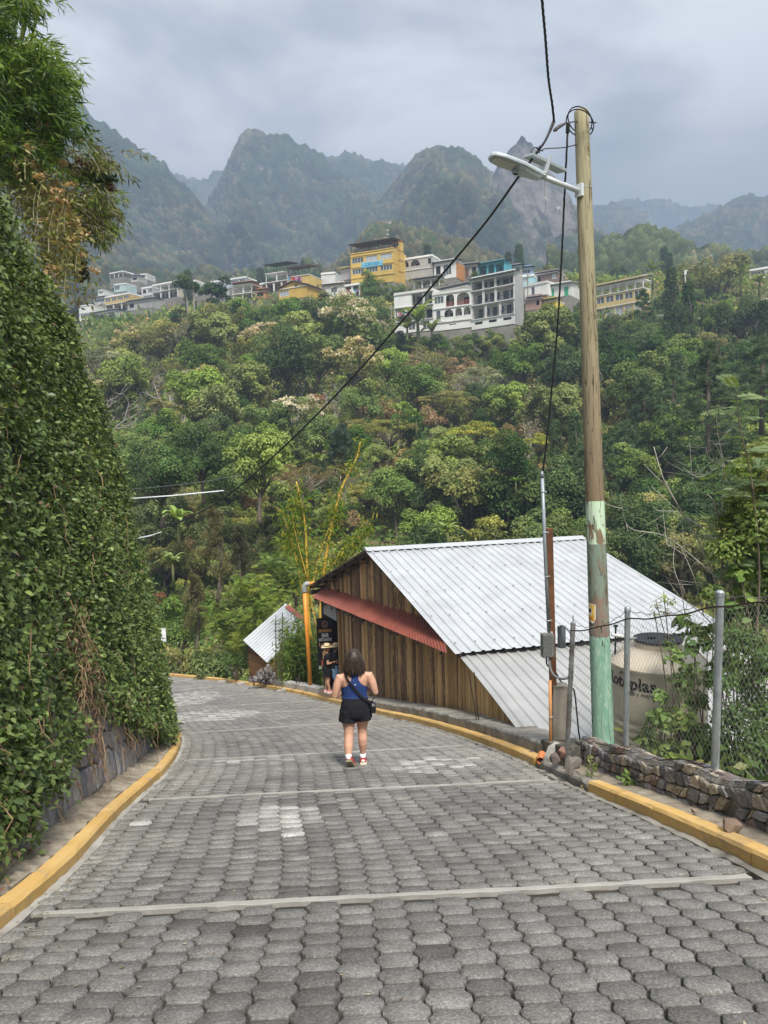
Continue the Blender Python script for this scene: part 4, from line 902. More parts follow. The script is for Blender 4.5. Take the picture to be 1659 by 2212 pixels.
def meter():
 Y0 = 9.95
 P = lambda u, v, d=0.0: Vector(at(u, v, Y0 + d))
 t = thing('meter_post', 'square concrete post carrying a tall rusty steel bar and electric meter', 'post', P(1208, 1610))
 b = MB(); a, c = P(1209, 1640), P(1209, 1478); b.bar(a, c, 0.215, 0.19, up=(0, 1, 0)); o = b.build('concrete_base', plain('post_concrete', (0.34, 0.31, 0.26), 0.9, var=0.2, scale=4, stain=((0.2, 0.17, 0.13), 0.7), bmp=0.4), bevel=0.01); adopt(o, t)
 b = MB(); b.bar(P(1195, 1500, -0.02), P(1186, 1141, -0.02), 0.085, 0.085, up=(0, 1, 0)); o = b.build('steel_bar', plain('rust', (0.155, 0.068, 0.03), 0.75, 0.2, var=0.35, scale=9, stain=((0.06, 0.032, 0.02), 0.7), bmp=0.3), bevel=0.004); adopt(o, t)
 b = MB(); b.tube([P(1171.5, 1030, -0.1), P(1177, 1180, -0.1), P(1186, 1372, -0.1)], 0.024, 12); b.tube([P(1171.5, 1032, -0.1), P(1170.5, 1018, -0.1)], [0.028, 0.018], 10); o = b.build('conduit', plain('conduit_grey', (0.27, 0.31, 0.34), 0.45, 0.3, bmp=0.05), smooth=True); adopt(o, t)
 for v in (1062, 1150, 1245, 1340):
  uu = 1171.5 + (v - 1030) * 0.0425; b = MB(); q = P(uu, v, -0.1); n = 14; b.tube([q + Vector((cos(2 * pi * j / n) * 0.028, sin(2 * pi * j / n) * 0.028, 0)) for j in range(n + 1)], 0.005, 4); b.box(q + Vector((0.035, 0, 0)), (0.03, 0.012, 0.02)); o = b.build('clip', plain('clip_steel', (0.45, 0.46, 0.46), 0.4, 0.6, bmp=0)); adopt(o, t)
 m = thing('meter_box', 'clear plastic electric meter box on the rusty steel bar', 'meter', P(1183, 1394, -0.14))
 b = MB(); c = P(1183, 1394, -0.17); b.box(c, (0.165, 0.10, 0.32), rz=0.12);
 o = b.build('cover', None or plain('clear_cover', (0.55, 0.56, 0.56), 0.15, spec=0.6, bmp=0), bevel=0.015); adopt(o, m)
 mt, nt, bs = newmat('meter_glass'); setp(nt, bs, color=(0.8, 0.82, 0.82), rough=0.08, trans=0.85, ior=1.2); o.data.materials.clear(); o.data.materials.append(mt)
 b = MB(); b.box(c + Vector((0, 0.0, 0.06)), (0.125, 0.06, 0.13), rz=0.12); o = b.build('meter_unit', plain('meter_grey', (0.5, 0.5, 0.48), 0.5, bmp=0)); adopt(o, m)
 b = MB(); b.box(c + Vector((0.004, -0.033, 0.08)), (0.06, 0.008, 0.035), rz=0.12); q = b.build('display', plain('meter_dark', (0.03, 0.03, 0.03), 0.3, bmp=0)); q.parent = o
 b = MB(); b.box(c + Vector((0, 0.01, -0.09)), (0.11, 0.05, 0.10), rz=0.12); o = b.build('terminal_block', plain('meter_brownish', (0.28, 0.25, 0.22), 0.5, bmp=0)); adopt(o, m)
 b = MB(); b.box(c + Vector((0.0, 0.06, 0.0)), (0.17, 0.02, 0.33), rz=0.12); o = b.build('back_plate', plain('meter_grey', (0.5, 0.5, 0.48))); adopt(o, m)
 b = MB(); q = P(1213, 1376, 0.02); b.lathe([(0.052, -0.145), (0.056, -0.14), (0.056, 0.13), (0.06, 0.132), (0.06, 0.15), (0.04, 0.156)], q, 18); o = b.build('canister', plain('canister_grey', (0.25, 0.29, 0.31), 0.5, 0.3, var=0.2, stain=((0.4, 0.42, 0.42), 0.6))); smoothlast(o); tag(o, 'grey metal canister fixed behind the rusty steel bar', 'canister')
 def hose(lbl, pts, r, m):
  b = MB(); b.tube(catmull([P(*p) for p in pts], 6), r, 8); tag(b.build('hose', m, smooth=True), lbl, 'hose')
 G = plain('grey_hose', (0.2, 0.215, 0.23), 0.6, bmp=0)
 hose('thick grey hose looping from the meter box to the fence end post', [(1187, 1418, -0.16), (1188, 1440, -0.18), (1196, 1458, -0.2), (1212, 1466, -0.2), (1226, 1464, -0.2), (1234, 1452, -0.25)], 0.016, G)
 hose('grey hose arching from the canister over to the end post', [(1207, 1356, 0.0), (1216, 1352, -0.1), (1228, 1362, -0.2), (1236, 1378, -0.3), (1237, 1420, -0.35)], 0.013, G)
 hose('thin black hose trailing from the meter post down behind the fence', [(1181, 1420, -0.12), (1182, 1436, -0.12), (1200, 1452, 0.1), (1210, 1470, 0.1), (1228, 1484, 0.1), (1240, 1492, 0.1), (1246, 1540, 0.1), (1250, 1580, 0.1), (1256, 1612, 0.1)], 0.011, BLK)
 b = MB(); b.tube([P(1188, 1470, -0.2), P(1189, 1540, -0.2), P(1190, 1622, -0.25)], 0.022, 12); o = b.build('orange_pipe', plain('orange_pvc', (0.55, 0.25, 0.09), 0.5, var=0.15, stain=((0.42, 0.24, 0.13), 0.5), bmp=0.05), smooth=True); tag(o, 'thin orange plastic pipe strapped up the concrete meter post', 'pipe')
 b = MB(); q = P(1190, 1548, -0.22); n = 12; b.tube([q + Vector((cos(2 * pi * j / n) * 0.026, sin(2 * pi * j / n) * 0.026, 0)) for j in range(n + 1)], 0.006, 4); b.build('clip', plain('clip_steel', (0.45, 0.46, 0.46)), o)
 b = MB(); q = Vector(at(1169, 1640, 9.6)); d = Vector((-0.35, -1, -0.15)).normalized(); x = d.orthogonal().normalized(); y = d.cross(x); n = 18
 rg = [[q + d * z + (x * cos(2 * pi * j / n) + y * sin(2 * pi * j / n)) * r_ for j in range(n)] for z, r_ in ((-0.12, 0.056), (0.04, 0.056), (0.045, 0.05), (-0.1, 0.05))]
 b.rings(rg); tag(b.build('drain_pipe', plain('orange_drain', (0.58, 0.19, 0.07), 0.5, var=0.2, bmp=0.05), smooth=False), 'stub of an orange drain pipe poking out by the kerb', 'pipe')
meter()
def textmesh(txt, size, name='lettering', extrude=0.002, bold=0.0, align='CENTER', shear=0.0):
 cu = bpy.data.curves.new(name, 'FONT'); cu.body = txt; cu.size = size; cu.align_x = align; cu.align_y = 'CENTER'; cu.extrude = extrude; cu.offset = bold; cu.shear = shear; cu.resolution_u = 3
 o = bpy.data.objects.new(name, cu); COL.objects.link(o); dg = bpy.context.evaluated_depsgraph_get()
 me = bpy.data.meshes.new_from_object(o.evaluated_get(dg)); bpy.data.objects.remove(o); bpy.data.curves.remove(cu); me.name = name; return me
def tank():
 Y0 = 10.35; c = Vector(at(1421, 1382, Y0)); R = 98 / FPX * 10.75; Rl = 48 / FPX * 10.6
 zt = c.z + 0.02; zs = at(1421, 1456, Y0 - R)[2]; zb = zs - 1.28
 o_ = Vector((c.x, c.y, zb)); H = zt - zb; hs = zs - zb
 t = thing('water_tank', 'beige plastic water tank with a black lid behind the fence', 'water tank', o_)
 PL = plain('tank_beige', (0.58, 0.51, 0.40), 0.45, var=0.07, scale=2.5, stain=((0.42, 0.35, 0.26), 0.5), bmp=0.08)
 b = MB(); prof = [(R * 0.96, 0.0), (R * 0.99, 0.03)]
 for k in range(9): z = 0.1 + k * (hs - 0.3) / 9; prof += [(R, z), (R, z + 0.05), (R * 0.988, z + 0.065), (R * 0.988, z + 0.085)] if k < 4 else [(R, z), (R, z + 0.06)]
 prof += [(R, hs - 0.06), (R * 1.012, hs - 0.045), (R * 1.015, hs - 0.01), (R * 0.995, hs + 0.01)]
 for f in np.linspace(0.1, 1, 8): prof.append((R * 0.995 + (Rl * 1.06 - R * 0.995) * f, hs + 0.01 + (H - hs - 0.13) * sin(f * pi / 2) ** 0.9))
 prof += [(Rl * 1.02, H - 0.11), (Rl * 1.02, H - 0.012), (Rl * 0.9, H - 0.008)]
 b.lathe(prof, (0, 0, 0), 64); o = b.build('tank_body', PL, t); smoothlast(o, 35)
 b = MB(); b.lathe([(Rl * 1.04, H - 0.03), (Rl * 1.05, H - 0.02), (Rl * 1.05, H + 0.005), (Rl, H + 0.014), (Rl * 0.3, H + 0.022)], (0, 0, 0), 48); o = b.build('lid', plain('tank_lid', (0.03, 0.033, 0.04), 0.5, bmp=0.05), t); smoothlast(o)
 for a in (-0.75, 0.95):
  b = MB(); d = Vector((sin(a) * Rl * 0.55, -cos(a) * Rl * 0.2 - 0.02, H + 0.03)); b.bar(d - Vector((0.05, -0.02, 0)), d + Vector((0.05, -0.03, 0.0)), 0.022, 0.03); b.build('handle', plain('tank_lid', (0.03, 0.033, 0.04)), o)
 a_cam = atan2(-o_.y, -o_.x)
 def wrap(me, aoff, z, RR, name, m, par):
  for v in me.vertices:
   a = a_cam + aoff + v.co.x / R; rr = RR + v.co.z; v.co = (cos(a) * rr, sin(a) * rr, z + v.co.y)
  me.materials.append(m); return link(name, me, par)
 zt1 = at(1375, 1484, Y0 - 0.55)[2] - zb; INK = plain('tank_ink', (0.018, 0.018, 0.022), 0.5, bmp=0)
 w = wrap(textmesh('Rotoplas.', 0.235, bold=0.007), -0.62, zt1, R + 0.003, 'lettering', INK, t)
 wrap(textmesh('más y mejor agua', 0.082, bold=0.001, shear=0.15), -0.22, zt1 - 0.125, R + 0.003, 'lettering', plain('tank_ink2', (0.09, 0.085, 0.085), 0.5, bmp=0), t)
 b = MB(); vs = []
 for k in range(9): f = k / 8; a = a_cam - 0.86 + 0.12 * f; z = zt1 + 0.085 + 0.03 * sin(f * pi); vs += [(cos(a) * (R + 0.004), sin(a) * (R + 0.004), z), (cos(a) * (R + 0.004), sin(a) * (R + 0.004), z + 0.012 + 0.014 * sin(f * pi))]
 b.add(vs, [(2 * i, 2 * i + 2, 2 * i + 3, 2 * i + 1) for i in range(8)]); b.build('emblem', INK, t)
 p1, p2 = Vector(at(1322, 1371, Y0 - 0.2)), Vector(at(1375, 1380, Y0)); b = MB(); b.tube([p1, p2], 0.02, 10); o = b.build('inlet_pipe', plain('white_pvc', (0.72, 0.72, 0.7), 0.4, bmp=0), smooth=True); adopt(o, t)
 b = MB(); q1, q2 = Vector(at(1330, 1354, Y0 + 0.1)), Vector(at(1328, 1450, Y0 + 0.1)); b.tube([q1, q2], 0.014, 8); b.lathe([(0.03, 0), (0.035, 0.02), (0.02, 0.03)], q1, 10); tag(b.build('vent_pipe', BLK), 'thin black vent pipe standing beside the water tank', 'pipe')
 b = MB(); b.lathe([(R * 1.15, -3.0), (R * 1.15, 0.0)], o_ - Vector((0, 0, 0.01)), 24); tag(b.build('tank_stand', CONCD), 'round concrete stand under the beige water tank', 'stand')
tank()
E0 = Vector(at(983, 1411, 15.2)); AP = Vector(at(787, 1188, 20.3)); E1 = Vector(at(668, 1264, 25.7)); E1.z = E1.z
def ridge_end():
 lo, hi = 15.0, 40.0
 for _ in range(60):
  m = (lo + hi) / 2
  if at(1258, 1162, m)[2] > AP.z: lo = m
  else: hi = m
 return Vector(at(1258, 1162, lo))
RE = ridge_end(); W = RE - AP; W.z = 0; WU = W.normalized()
TIN = None
def tin_mat(name, c, rough=0.35, metal=0.35, stain=(0.36, 0.33, 0.30)):
 m, nt, b = newmat(name); v = nt.coord('Object')
 n = nt.noise(v, 1.2, 5, 0.6, 0.3); n2 = nt.noise(v, 9, 4, 0.6)
 col = nt.ramp(n, [(0.3, [x * 0.86 for x in c]), (0.7, [min(1, x * 1.08) for x in c])])
 col = nt.mix(nt.ramp(nt.noise(v, 3.2, 6, 0.7, 0.8), [(0.6, 0), (0.75, 0.6)]), col, stain)
 setp(nt, b, color=col, rough=nt.ramp(n2, [(0.3, rough - 0.08), (0.7, rough + 0.12)]), metal=metal, spec=0.5); return m
TIN = tin_mat('tin_roof', (0.52, 0.535, 0.55)); TIN2 = tin_mat('tin_old', (0.43, 0.43, 0.42), 0.45, 0.3, (0.38, 0.34, 0.3)); TIND = plain('tin_under', (0.05, 0.05, 0.052), 0.6, 0.2, bmp=0)
REDTIN = plain('red_tin', (0.24, 0.07, 0.048), 0.6, 0.0, var=0.22, scale=2.5, stain=((0.17, 0.05, 0.035), 0.6), bmp=0.1)
def corrugated(b, A, Bv, D, Cv, pitch=0.2, h=0.028, prof='trap', rows=10, wav=0.0, mi=0, seed=1, thick=0.004, jag=0.0):
 """sheet with ribs running A->D (and B->C); A,B upper edge; D,C lower edge"""
 A, Bv, Cv, D = [Vector(q) for q in (A, Bv, Cv, D)]; n = ((Bv - A).cross(D - A)).normalized()
 if n.z < 0: n = -n
 L = (Bv - A).length; N = int(L / pitch); offs = []
 for k in range(N):
  if prof == 'trap': offs += [(k + 0.0, 0), (k + 0.50, 0), (k + 0.60, 1), (k + 0.82, 1), (k + 0.92, 0)]
  else: offs += [(k + i / 6, 0.5 + 0.5 * sin(2 * pi * i / 6)) for i in range(6)]
 offs.append((N, 0)); r = np.random.default_rng(seed); vs = []
 wv = r.normal(0, 1, (rows + 1, 3)); sheet = {}
 for j in range(rows + 1):
  g = j / rows
  for (k, q) in offs:
   f = k / N; si = int(k / 5); sheet.setdefault(si, r.normal(0, 1)); p = A.lerp(Bv, f).lerp(D.lerp(Cv, f), g)
   ww = wav * (sin(f * 9 + g * 3 + 1.3) * 0.6 + sin(f * 23 + g * 5) * 0.4) * (0.3 + 0.7 * g)
   if j == rows: p = p + (D - A).normalized() * jag * (sheet[si] * 0.5 + 0.15 * q)
   vs.append(p + n * (q * h + ww + 0.002 * (si % 2)))
 m = len(offs); b.add(vs, [(j * m + i, j * m + i + 1, (j + 1) * m + i + 1, (j + 1) * m + i) for j in range(rows) for i in range(m - 1)], mi)
SHED = thing('restaurant_building', 'long wooden restaurant shed with silver tin roof and plank walls by the road', 'building', (E0.x, E0.y, float(zroad(E0.y))))
b = MB(); corrugated(b, AP, AP + W, E0, E0 + W, 0.225, 0.032, rows=14, wav=0.012, seed=2, jag=0.03)
nrm = (W.cross(E0 - AP)).normalized(); nrm = nrm if nrm.z > 0 else -nrm
for g in (0.06, 0.28, 0.5, 0.72, 0.94):
 for k in range(0, int(W.length / 0.225), 2):
  f = (k + 0.71) * 0.225 / W.length; p = AP.lerp(AP + W, f).lerp(E0.lerp(E0 + W, f), g) + nrm * 0.046; b.box(p, (0.03, 0.03, 0.012), mi=1)
o = b.build('roof', [TIN, plain('screw_grey', (0.2, 0.2, 0.2), 0.5, 0.4, bmp=0)]); adopt(o, SHED)
b = MB(); corrugated(b, AP + Vector((0, 0, -0.0)), AP + W, E1, E1 + W, 0.205, 0.03, rows=4, wav=0.0, seed=3); q = b.build('roof', TIN); adopt(q, SHED)
b = MB(); n = 34; vs = []
dn = (E0 - AP).normalized(); df = (E1 - AP).normalized()
for i in range(n * 2 + 1):
 f = i / (n * 2); p = AP.lerp(AP + W, f) + Vector((0, 0, 0.055)); e = 0.20 + (0.035 if i % 2 else 0.0)
 vs += [p + df * 0.22, p + Vector((0, 0, 0.02)), p + dn * e + Vector((0, 0, -0.004))]
b.add(vs, [(i * 3 + k, i * 3 + k + 1, (i + 1) * 3 + k + 1, (i + 1) * 3 + k) for i in range(n * 2) for k in (0, 1)]); q = b.build('ridge_cap', TIN, None); q.parent = o
LT = E0 + Vector((0.08, 0.25, -0.10)); LB = Vector(at(1150, 1612, 11.15)); LB2 = Vector(at(1185, 1624, 10.75))
b = MB(); corrugated(b, LT, LT + W, LB, LB + W * 1.0 + Vector((0.6, -0.5, -0.9)), 0.225, 0.03, rows=16, wav=0.045, seed=5, jag=0.06); q = b.build('lower_roof', TIN2); adopt(q, SHED)
b = MB(); n_ = 14; vs = []
for i in range(n_ + 1):
 f = i / n_; p = LB.lerp(LB + W * 0.12, f); vs += [p + Vector((0.02, 0.05, 0.03 + 0.03 * sin(i * 1.9))), p + Vector((-0.05, -0.30, -0.16 + 0.05 * sin(i * 1.4)))]
b.add(vs, [(2 * i, 2 * i + 2, 2 * i + 3, 2 * i + 1) for i in range(n_)]); q = b.build('loose_sheet', TIN2); adopt(q, SHED)
def plank_mat(name, c1, c2, c3):
 m, nt, bs = newmat(name); a = nt.node('ShaderNodeAttribute', attribute_name='col').outputs['Color']
 oc = nt.coord('Object', (1, 1, 0.16)); n = nt.noise(oc, 9, 6, 0.7, 0.9); n2 = nt.noise(oc, 34, 5, 0.7, 0.3)
 bark = nt.mix(nt.ramp(n2, [(0.3, 0), (0.7, 1)]), c1, c2)
 f = nt.node('ShaderNodeSeparateColor', {0: a})
 thr = nt.math('ADD', n, nt.math('MULTIPLY', nt.math('SUBTRACT', f.outputs[0], 0.5), 0.62))
 raw = nt.mix(nt.ramp(n2, [(0.3, 0), (0.75, 1)]), c3, [x * 0.62 for x in c3])
 col = nt.mix(nt.ramp(thr, [(0.47, 0), (0.55, 1)]), bark, raw)
 col = nt.mix(1.0, col, nt.node('ShaderNodeCombineColor', {0: f.outputs[1], 1: f.outputs[1], 2: f.outputs[1]}).outputs[0], 'MULTIPLY')
 setp(nt, bs, color=col, rough=0.85, spec=0.2, normal=bump(nt, nt.math('ADD', n2, n), 0.8, 0.02)); return m
PLK = plank_mat('slab_plank', (0.105, 0.068, 0.042), (0.29, 0.185, 0.11), (0.62, 0.40, 0.19))
PLL = plank_mat('pale_plank', (0.46, 0.28, 0.12), (0.60, 0.39, 0.175), (0.66, 0.44, 0.21))
INS = WU * 0.42                                   # the wall stands this far in from the roof edge
def rake(p):                                      # p 0 near eave .. 1 far eave ; roof edge above the wall
 return (E0.lerp(AP, p / 0.5) if p <= 0.5 else AP.lerp(E1, (p - 0.5) / 0.5)) + INS
WN0, WN1 = E0 + INS + (AP - E0).normalized() * 0.35, E1 + INS
def wline(p):
 q = E0.lerp(E1, p) + INS; return q
def road_off(q):                                  # nearest road length
 k = int(np.argmin(np.hypot(RK[:, 0] - q.x, RK[:, 1] - q.y))); return k
def plank_row(b, p0, p1, zb, zt, seed, wmin=0.09, wmax=0.2, raw=0.35, out=0.0, gap=0.2):
 r = random.Random(seed); L = (E1 - E0).length; d = (E1 - E0); d.z = 0; d.normalize(); outv = -WU; p = p0
 while p < p1:
  w = r.uniform(wmin, wmax); pm = p + w / 2 / L; q = wline(pm); z0, z1 = zb(pm), zt(pm)
  th = r.uniform(0.03, 0.06); off = out + r.uniform(0, 0.03); w_ = w * r.uniform(0.9, 1.03)
  n = 7; fr, bk = [], []
  for i in range(n + 1):
   f = i / n; z = z0 + (z1 - z0) * f; wa = w_ * (1 + 0.10 * r.gauss(0, 0.5)); sx = r.gauss(0, 0.006)
   for k, (xx, oo) in enumerate(((-0.5, 0), (-0.32, th * 0.8), (0, th), (0.32, th * 0.8), (0.5, 0))):
    fr.append(Vector((q.x, q.y, z)) + d * (xx * wa + sx) + outv * (off + oo + r.gauss(0, 0.003)))
  fs = [(i * 5 + k, i * 5 + k + 1, (i + 1) * 5 + k + 1, (i + 1) * 5 + k) for i in range(n) for k in range(4)]
  x = r.random(); rw = (0.5 + 0.42 * r.random()) if r.random() < raw else 0.42 * r.random()
  b.add(fr, fs, 0, (rw, r.uniform(0.65, 1.25), 0)); p += w / L
def zplinth(p): q = wline(p); return float(zroad(q.y)) + 0.22
PDOOR = 0.80
def top_t(p): return rake(p).z - 0.06
b = MB(); plank_row(b, 0.045, PDOOR, zplinth, top_t, 11, raw=0.5); plank_row(b, PDOOR, 0.955, lambda p: Vector(at(720, 1300, 25)).z + 0.1, top_t, 12, raw=0.3)
q = b.build('plank_wall', PLK, usecol=True); adopt(q, SHED)
b = MB(); r = random.Random(4); A0 = wline(0.045); B0 = LB + Vector((0.12, 0.1, 0)); LL = (B0 - A0); LL.z = 0; ln = LL.length; d = LL.normalized(); ov = Vector((-d.y, d.x, 0)); ov = ov if ov.x < 0 else -ov; x = 0.0
while x < ln - 0.02:
 w = r.uniform(0.10, 0.17); pm = A0 + d * (x + w / 2); f = (x + w / 2) / ln; zt = (LT.z * (1 - f) + LB.z * f) - 0.03; z0 = float(zroad(pm.y)) + 0.12
 if zt > z0 + 0.02:
  th = r.uniform(0.02, 0.035); off = r.uniform(0, 0.02); vs = []
  for z in (z0, (z0 + zt) / 2, zt):
   for xx, oo in ((-0.5, 0), (-0.4, th), (0.4, th), (0.5, 0)): vs.append(Vector((pm.x, pm.y, z)) + d * xx * w * 0.97 + ov * (off + oo))
  b.add(vs, [(i * 4 + k, i * 4 + k + 1, (i + 1) * 4 + k + 1, (i + 1) * 4 + k) for i in (0, 1) for k in range(3)], 0, (r.random(), r.uniform(0.75, 1.2), 0))
 x += w
q = b.build('plank_wall', PLL, usecol=True); adopt(q, SHED); q['label'] = 'paler planks under the lower tin roof'
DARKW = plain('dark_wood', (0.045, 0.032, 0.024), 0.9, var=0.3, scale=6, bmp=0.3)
b = MB()
def wallq(P, Q, z0, zt0, zt1):
 b.add([(P.x, P.y, z0), (Q.x, Q.y, z0), (Q.x, Q.y, zt1), (P.x, P.y, zt0)], [(0, 1, 2, 3)])
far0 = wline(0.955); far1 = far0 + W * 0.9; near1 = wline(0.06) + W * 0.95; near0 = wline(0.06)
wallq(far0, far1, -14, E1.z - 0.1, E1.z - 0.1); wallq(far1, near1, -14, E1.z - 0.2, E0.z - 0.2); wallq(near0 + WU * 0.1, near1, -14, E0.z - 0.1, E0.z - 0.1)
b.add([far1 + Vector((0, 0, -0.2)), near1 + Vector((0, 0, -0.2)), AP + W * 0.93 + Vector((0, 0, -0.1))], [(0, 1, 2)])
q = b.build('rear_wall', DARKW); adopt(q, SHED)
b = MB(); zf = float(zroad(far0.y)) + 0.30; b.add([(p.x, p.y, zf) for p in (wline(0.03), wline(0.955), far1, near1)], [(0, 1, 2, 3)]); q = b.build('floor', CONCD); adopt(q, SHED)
b = MB()
for (pp, w) in ((0.955, 0.22), (PDOOR + 0.005, 0.14)):
 p = wline(pp); b.box((p.x - WU.x * 0.05, p.y, (zplinth(pp) + E1.z + (0.35 if pp < 0.9 else 0)) / 2 - 0.1), (w, w, E1.z - zplinth(pp) + 0.2), rz=atan2(WU.y, WU.x))
q = b.build('door_post', plain('bark_post', (0.075, 0.05, 0.035), 0.9, var=0.4, scale=6, bmp=0.8), bevel=0.02); adopt(q, SHED)
b = MB(); p = wline(PDOOR); b.box((p.x - WU.x * 0.09, p.y - WU.y * 0.09, (zplinth(PDOOR) + E1.z - 0.3) / 2), (0.08, 0.15, E1.z - 0.3 - zplinth(PDOOR)), rz=atan2(WU.y, WU.x)); q = b.build('door_trim', plain('raw_board', (0.36, 0.24, 0.12), 0.8, var=0.2, scale=5, bmp=0.3)); adopt(q, SHED)
b = MB()
for f in np.linspace(0.0, 1, 7):
 p = AP.lerp(E1, f) + Vector((0, 0, -0.07)); b.bar(p + WU * 0.02, p + W * 0.9, 0.05, 0.08)
for A_, B_ in ((AP, E1), (AP, E0)): b.bar(A_ + WU * 0.12 + Vector((0, 0, -0.09)), B_ + WU * 0.12 + Vector((0, 0, -0.07)), 0.05, 0.10)
q = b.build('rafters', DARKW); q.name = 'rafter_frame'; adopt(q, SHED)
b = MB(); p = Vector(at(690, 1278, 25.6)); b.bar(p - WU * 0.35, p + WU * 0.8, 0.12, 0.14); q = b.build('eave_beam', DARKW); adopt(q, SHED)
AW0, AW1 = Vector(at(966, 1412, 15.25)), Vector(at(674, 1291, 25.1))
i0, i1 = wline(0.14), wline(0.955)
i0.z = rake(0.14).z - 0.12; i1.z = AW1.z + 0.33
b = MB(); corrugated(b, i0, i1, AW0, AW1, 0.15, 0.045, 'sine', rows=6, wav=0.015, seed=8, jag=0.015); q = b.build('awning', REDTIN); adopt(q, SHED)
b = MB()
for f in np.linspace(0.03, 0.97, 9): b.bar(i0.lerp(i1, f) + Vector((0, 0, -0.06)), AW0.lerp(AW1, f) + Vector((0, 0, -0.05)), 0.05, 0.06)
b.bar(AW0 + (i0 - AW0) * 0.15 + Vector((0, 0, -0.05)), AW1 + (i1 - AW1) * 0.15 + Vector((0, 0, -0.05)), 0.05, 0.05); k = b.build('awning_frame', DARKW); k.parent = q
dz1 = Vector(at(715, 1312, 25)).z; dl, dr = wline(0.945), wline(PDOOR + 0.012); b = MB(); n = 9; vs = []
for i in range(n * 2 + 1):
 f = i / (n * 2); oo = 0.12 + (0.018 if i % 2 else 0)
 for p, zt, zb in ((dl, AW1.z + 0.05, Vector(at(690, 1326, 25.2)).z), (dr, AW1.z + 0.12, Vector(at(745, 1351, 23.2)).z)):
  z = zt + (zb - zt) * f; vs.append(Vector((p.x, p.y, z)) - WU * oo)
b.add(vs, [(2 * i, 2 * i + 2, 2 * i + 3, 2 * i + 1) for i in range(n * 2)]); q = b.build('roller_shutter', plain('shutter_grey', (0.26, 0.28, 0.29), 0.45, 0.4, bmp=0.05)); adopt(q, SHED)
def banner():
 Y0 = 25.2; c = Vector(at(703, 1392, Y0)); w, h = 36 / FPX * 25.6, 116 / FPX * 25.6
 t = thing('banner', 'black hanging welcome banner with orange and white words inside the doorway', 'banner', c, 0.12)
 b = MB(); b.box((0, 0, 0), (w, 0.012, h)); b.build('cloth', plain('banner_black', (0.012, 0.011, 0.013), 0.6, bmp=0), t)
 OR, WH = plain('banner_orange', (0.78, 0.38, 0.16), 0.6, bmp=0), plain('banner_white', (0.82, 0.82, 0.82), 0.6, bmp=0)
 GO = plain('banner_gold', (0.66, 0.34, 0.08), 0.6, bmp=0)
 for txt, tw, th, z, m in (('BIENVENIDOS', 0.44, 0.10, 0.48, GO), ('BAR', 0.24, 0.15, 0.32, WH), ('RESTAURANTE', 0.44, 0.10, 0.17, WH), ('La Vista', 0.44, 0.12, 0.01, OR), ('de', 0.14, 0.1, -0.15, OR), ('Vida', 0.28, 0.12, -0.30, OR)):
  me = textmesh(txt, 0.2, bold=0.006); xs = [v_.co.x for v_ in me.vertices]; ys = [v_.co.y for v_ in me.vertices]; fx, fy = tw / (max(xs) - min(xs)), th / (max(ys) - min(ys))
  for v_ in me.vertices: v_.co = (v_.co.x * fx, -0.009 - v_.co.z, (v_.co.y - (max(ys) + min(ys)) / 2) * fy + z)
  me.materials.append(m); link('lettering', me, t)
 b = MB()
 for R_, rr in ((0.105, 0.012), (0.06, 0.016)):
  n = 20; b.tube([(cos(2 * pi * i / n) * R_, -0.012, 0.72 + sin(2 * pi * i / n) * R_) for i in range(n + 1)], rr, 5)
 b.box((-0.05, -0.012, 0.61), (0.03, 0.01, 0.07)); b.box((0.05, -0.012, 0.61), (0.03, 0.01, 0.07)); b.build('emblem', plain('banner_rose', (0.33, 0.17, 0.13), 0.6, bmp=0), t)
 b = MB(); b.box((-0.08, -0.01, -0.66), (0.16, 0.006, 0.22)); b.build('printed_photo', plain('banner_red', (0.5, 0.08, 0.03), 0.6, var=0.6, scale=25, stain=((0.7, 0.4, 0.1), 0.9), bmp=0), t)
 b = MB(); b.box((-0.2, -0.01, -0.80), (0.1, 0.006, 0.12)); b.build('printed_tag', plain('banner_green', (0.35, 0.5, 0.3), 0.6, var=0.5, scale=30, bmp=0), t)
banner()
b = MB(); p = wline(PDOOR + 0.03) + WU * 0.55; b.box((p.x, p.y, zf + 0.5), (0.5, 0.7, 1.0), rz=0.3); o = b.build('counter', plain('grey_counter', (0.16, 0.18, 0.185), 0.5, bmp=0.05)); tag(o, 'grey metal counter standing inside the doorway', 'counter')
b = MB(); b.rings(sweep(np.arange(float(s_of_Y(9.9)), float(s_of_Y(22.4)), 0.12), [(-0.155, -0.2), (-0.155, 0.27), (-0.18, 0.30), (-0.75, 0.31), (-1.0, -0.5)], 0, 0.008, 21)); o = b.build('plinth', CONCD); tag(o, kind='structure')
b = MB(); b.rings(sweep(np.arange(float(s_of_Y(22.5)), float(s_of_Y(24.6)), 0.12), [(-0.155, -0.2), (-0.155, 0.30), (-0.6, 0.31), (-1.4, 0.31), (-1.4, -0.5)], 0, 0.003, 22))
m, nt, bs = newmat('mosaic_tile'); v = nt.coord('Object'); br = nt.node('ShaderNodeTexBrick', {'Vector': nt.coord('Object', (1, 1, 1), (radians(90), 0, radians(0))), 'Color1': (0.30, 0.09, 0.05, 1), 'Color2': (0.42, 0.28, 0.14, 1), 'Mortar': (0.55, 0.5, 0.42, 1), 'Scale': 7.0, 'Mortar Size': 0.03}); setp(nt, bs, color=br.outputs[0], rough=0.6)
o = b.build('tiled_step', m); tag(o, 'door step faced with small red and ochre tiles', 'step')
b = MB(); b.rings(sweep(np.arange(float(s_of_Y(24.7)), float(s_of_Y(28.2)), 0.12), [(-0.155, -0.2), (-0.155, 0.31), (-0.18, 0.34), (-0.5, 0.35), (-0.55, -0.5)], 0, 0.008, 23)); o = b.build('plinth', CONC); tag(o, kind='structure')
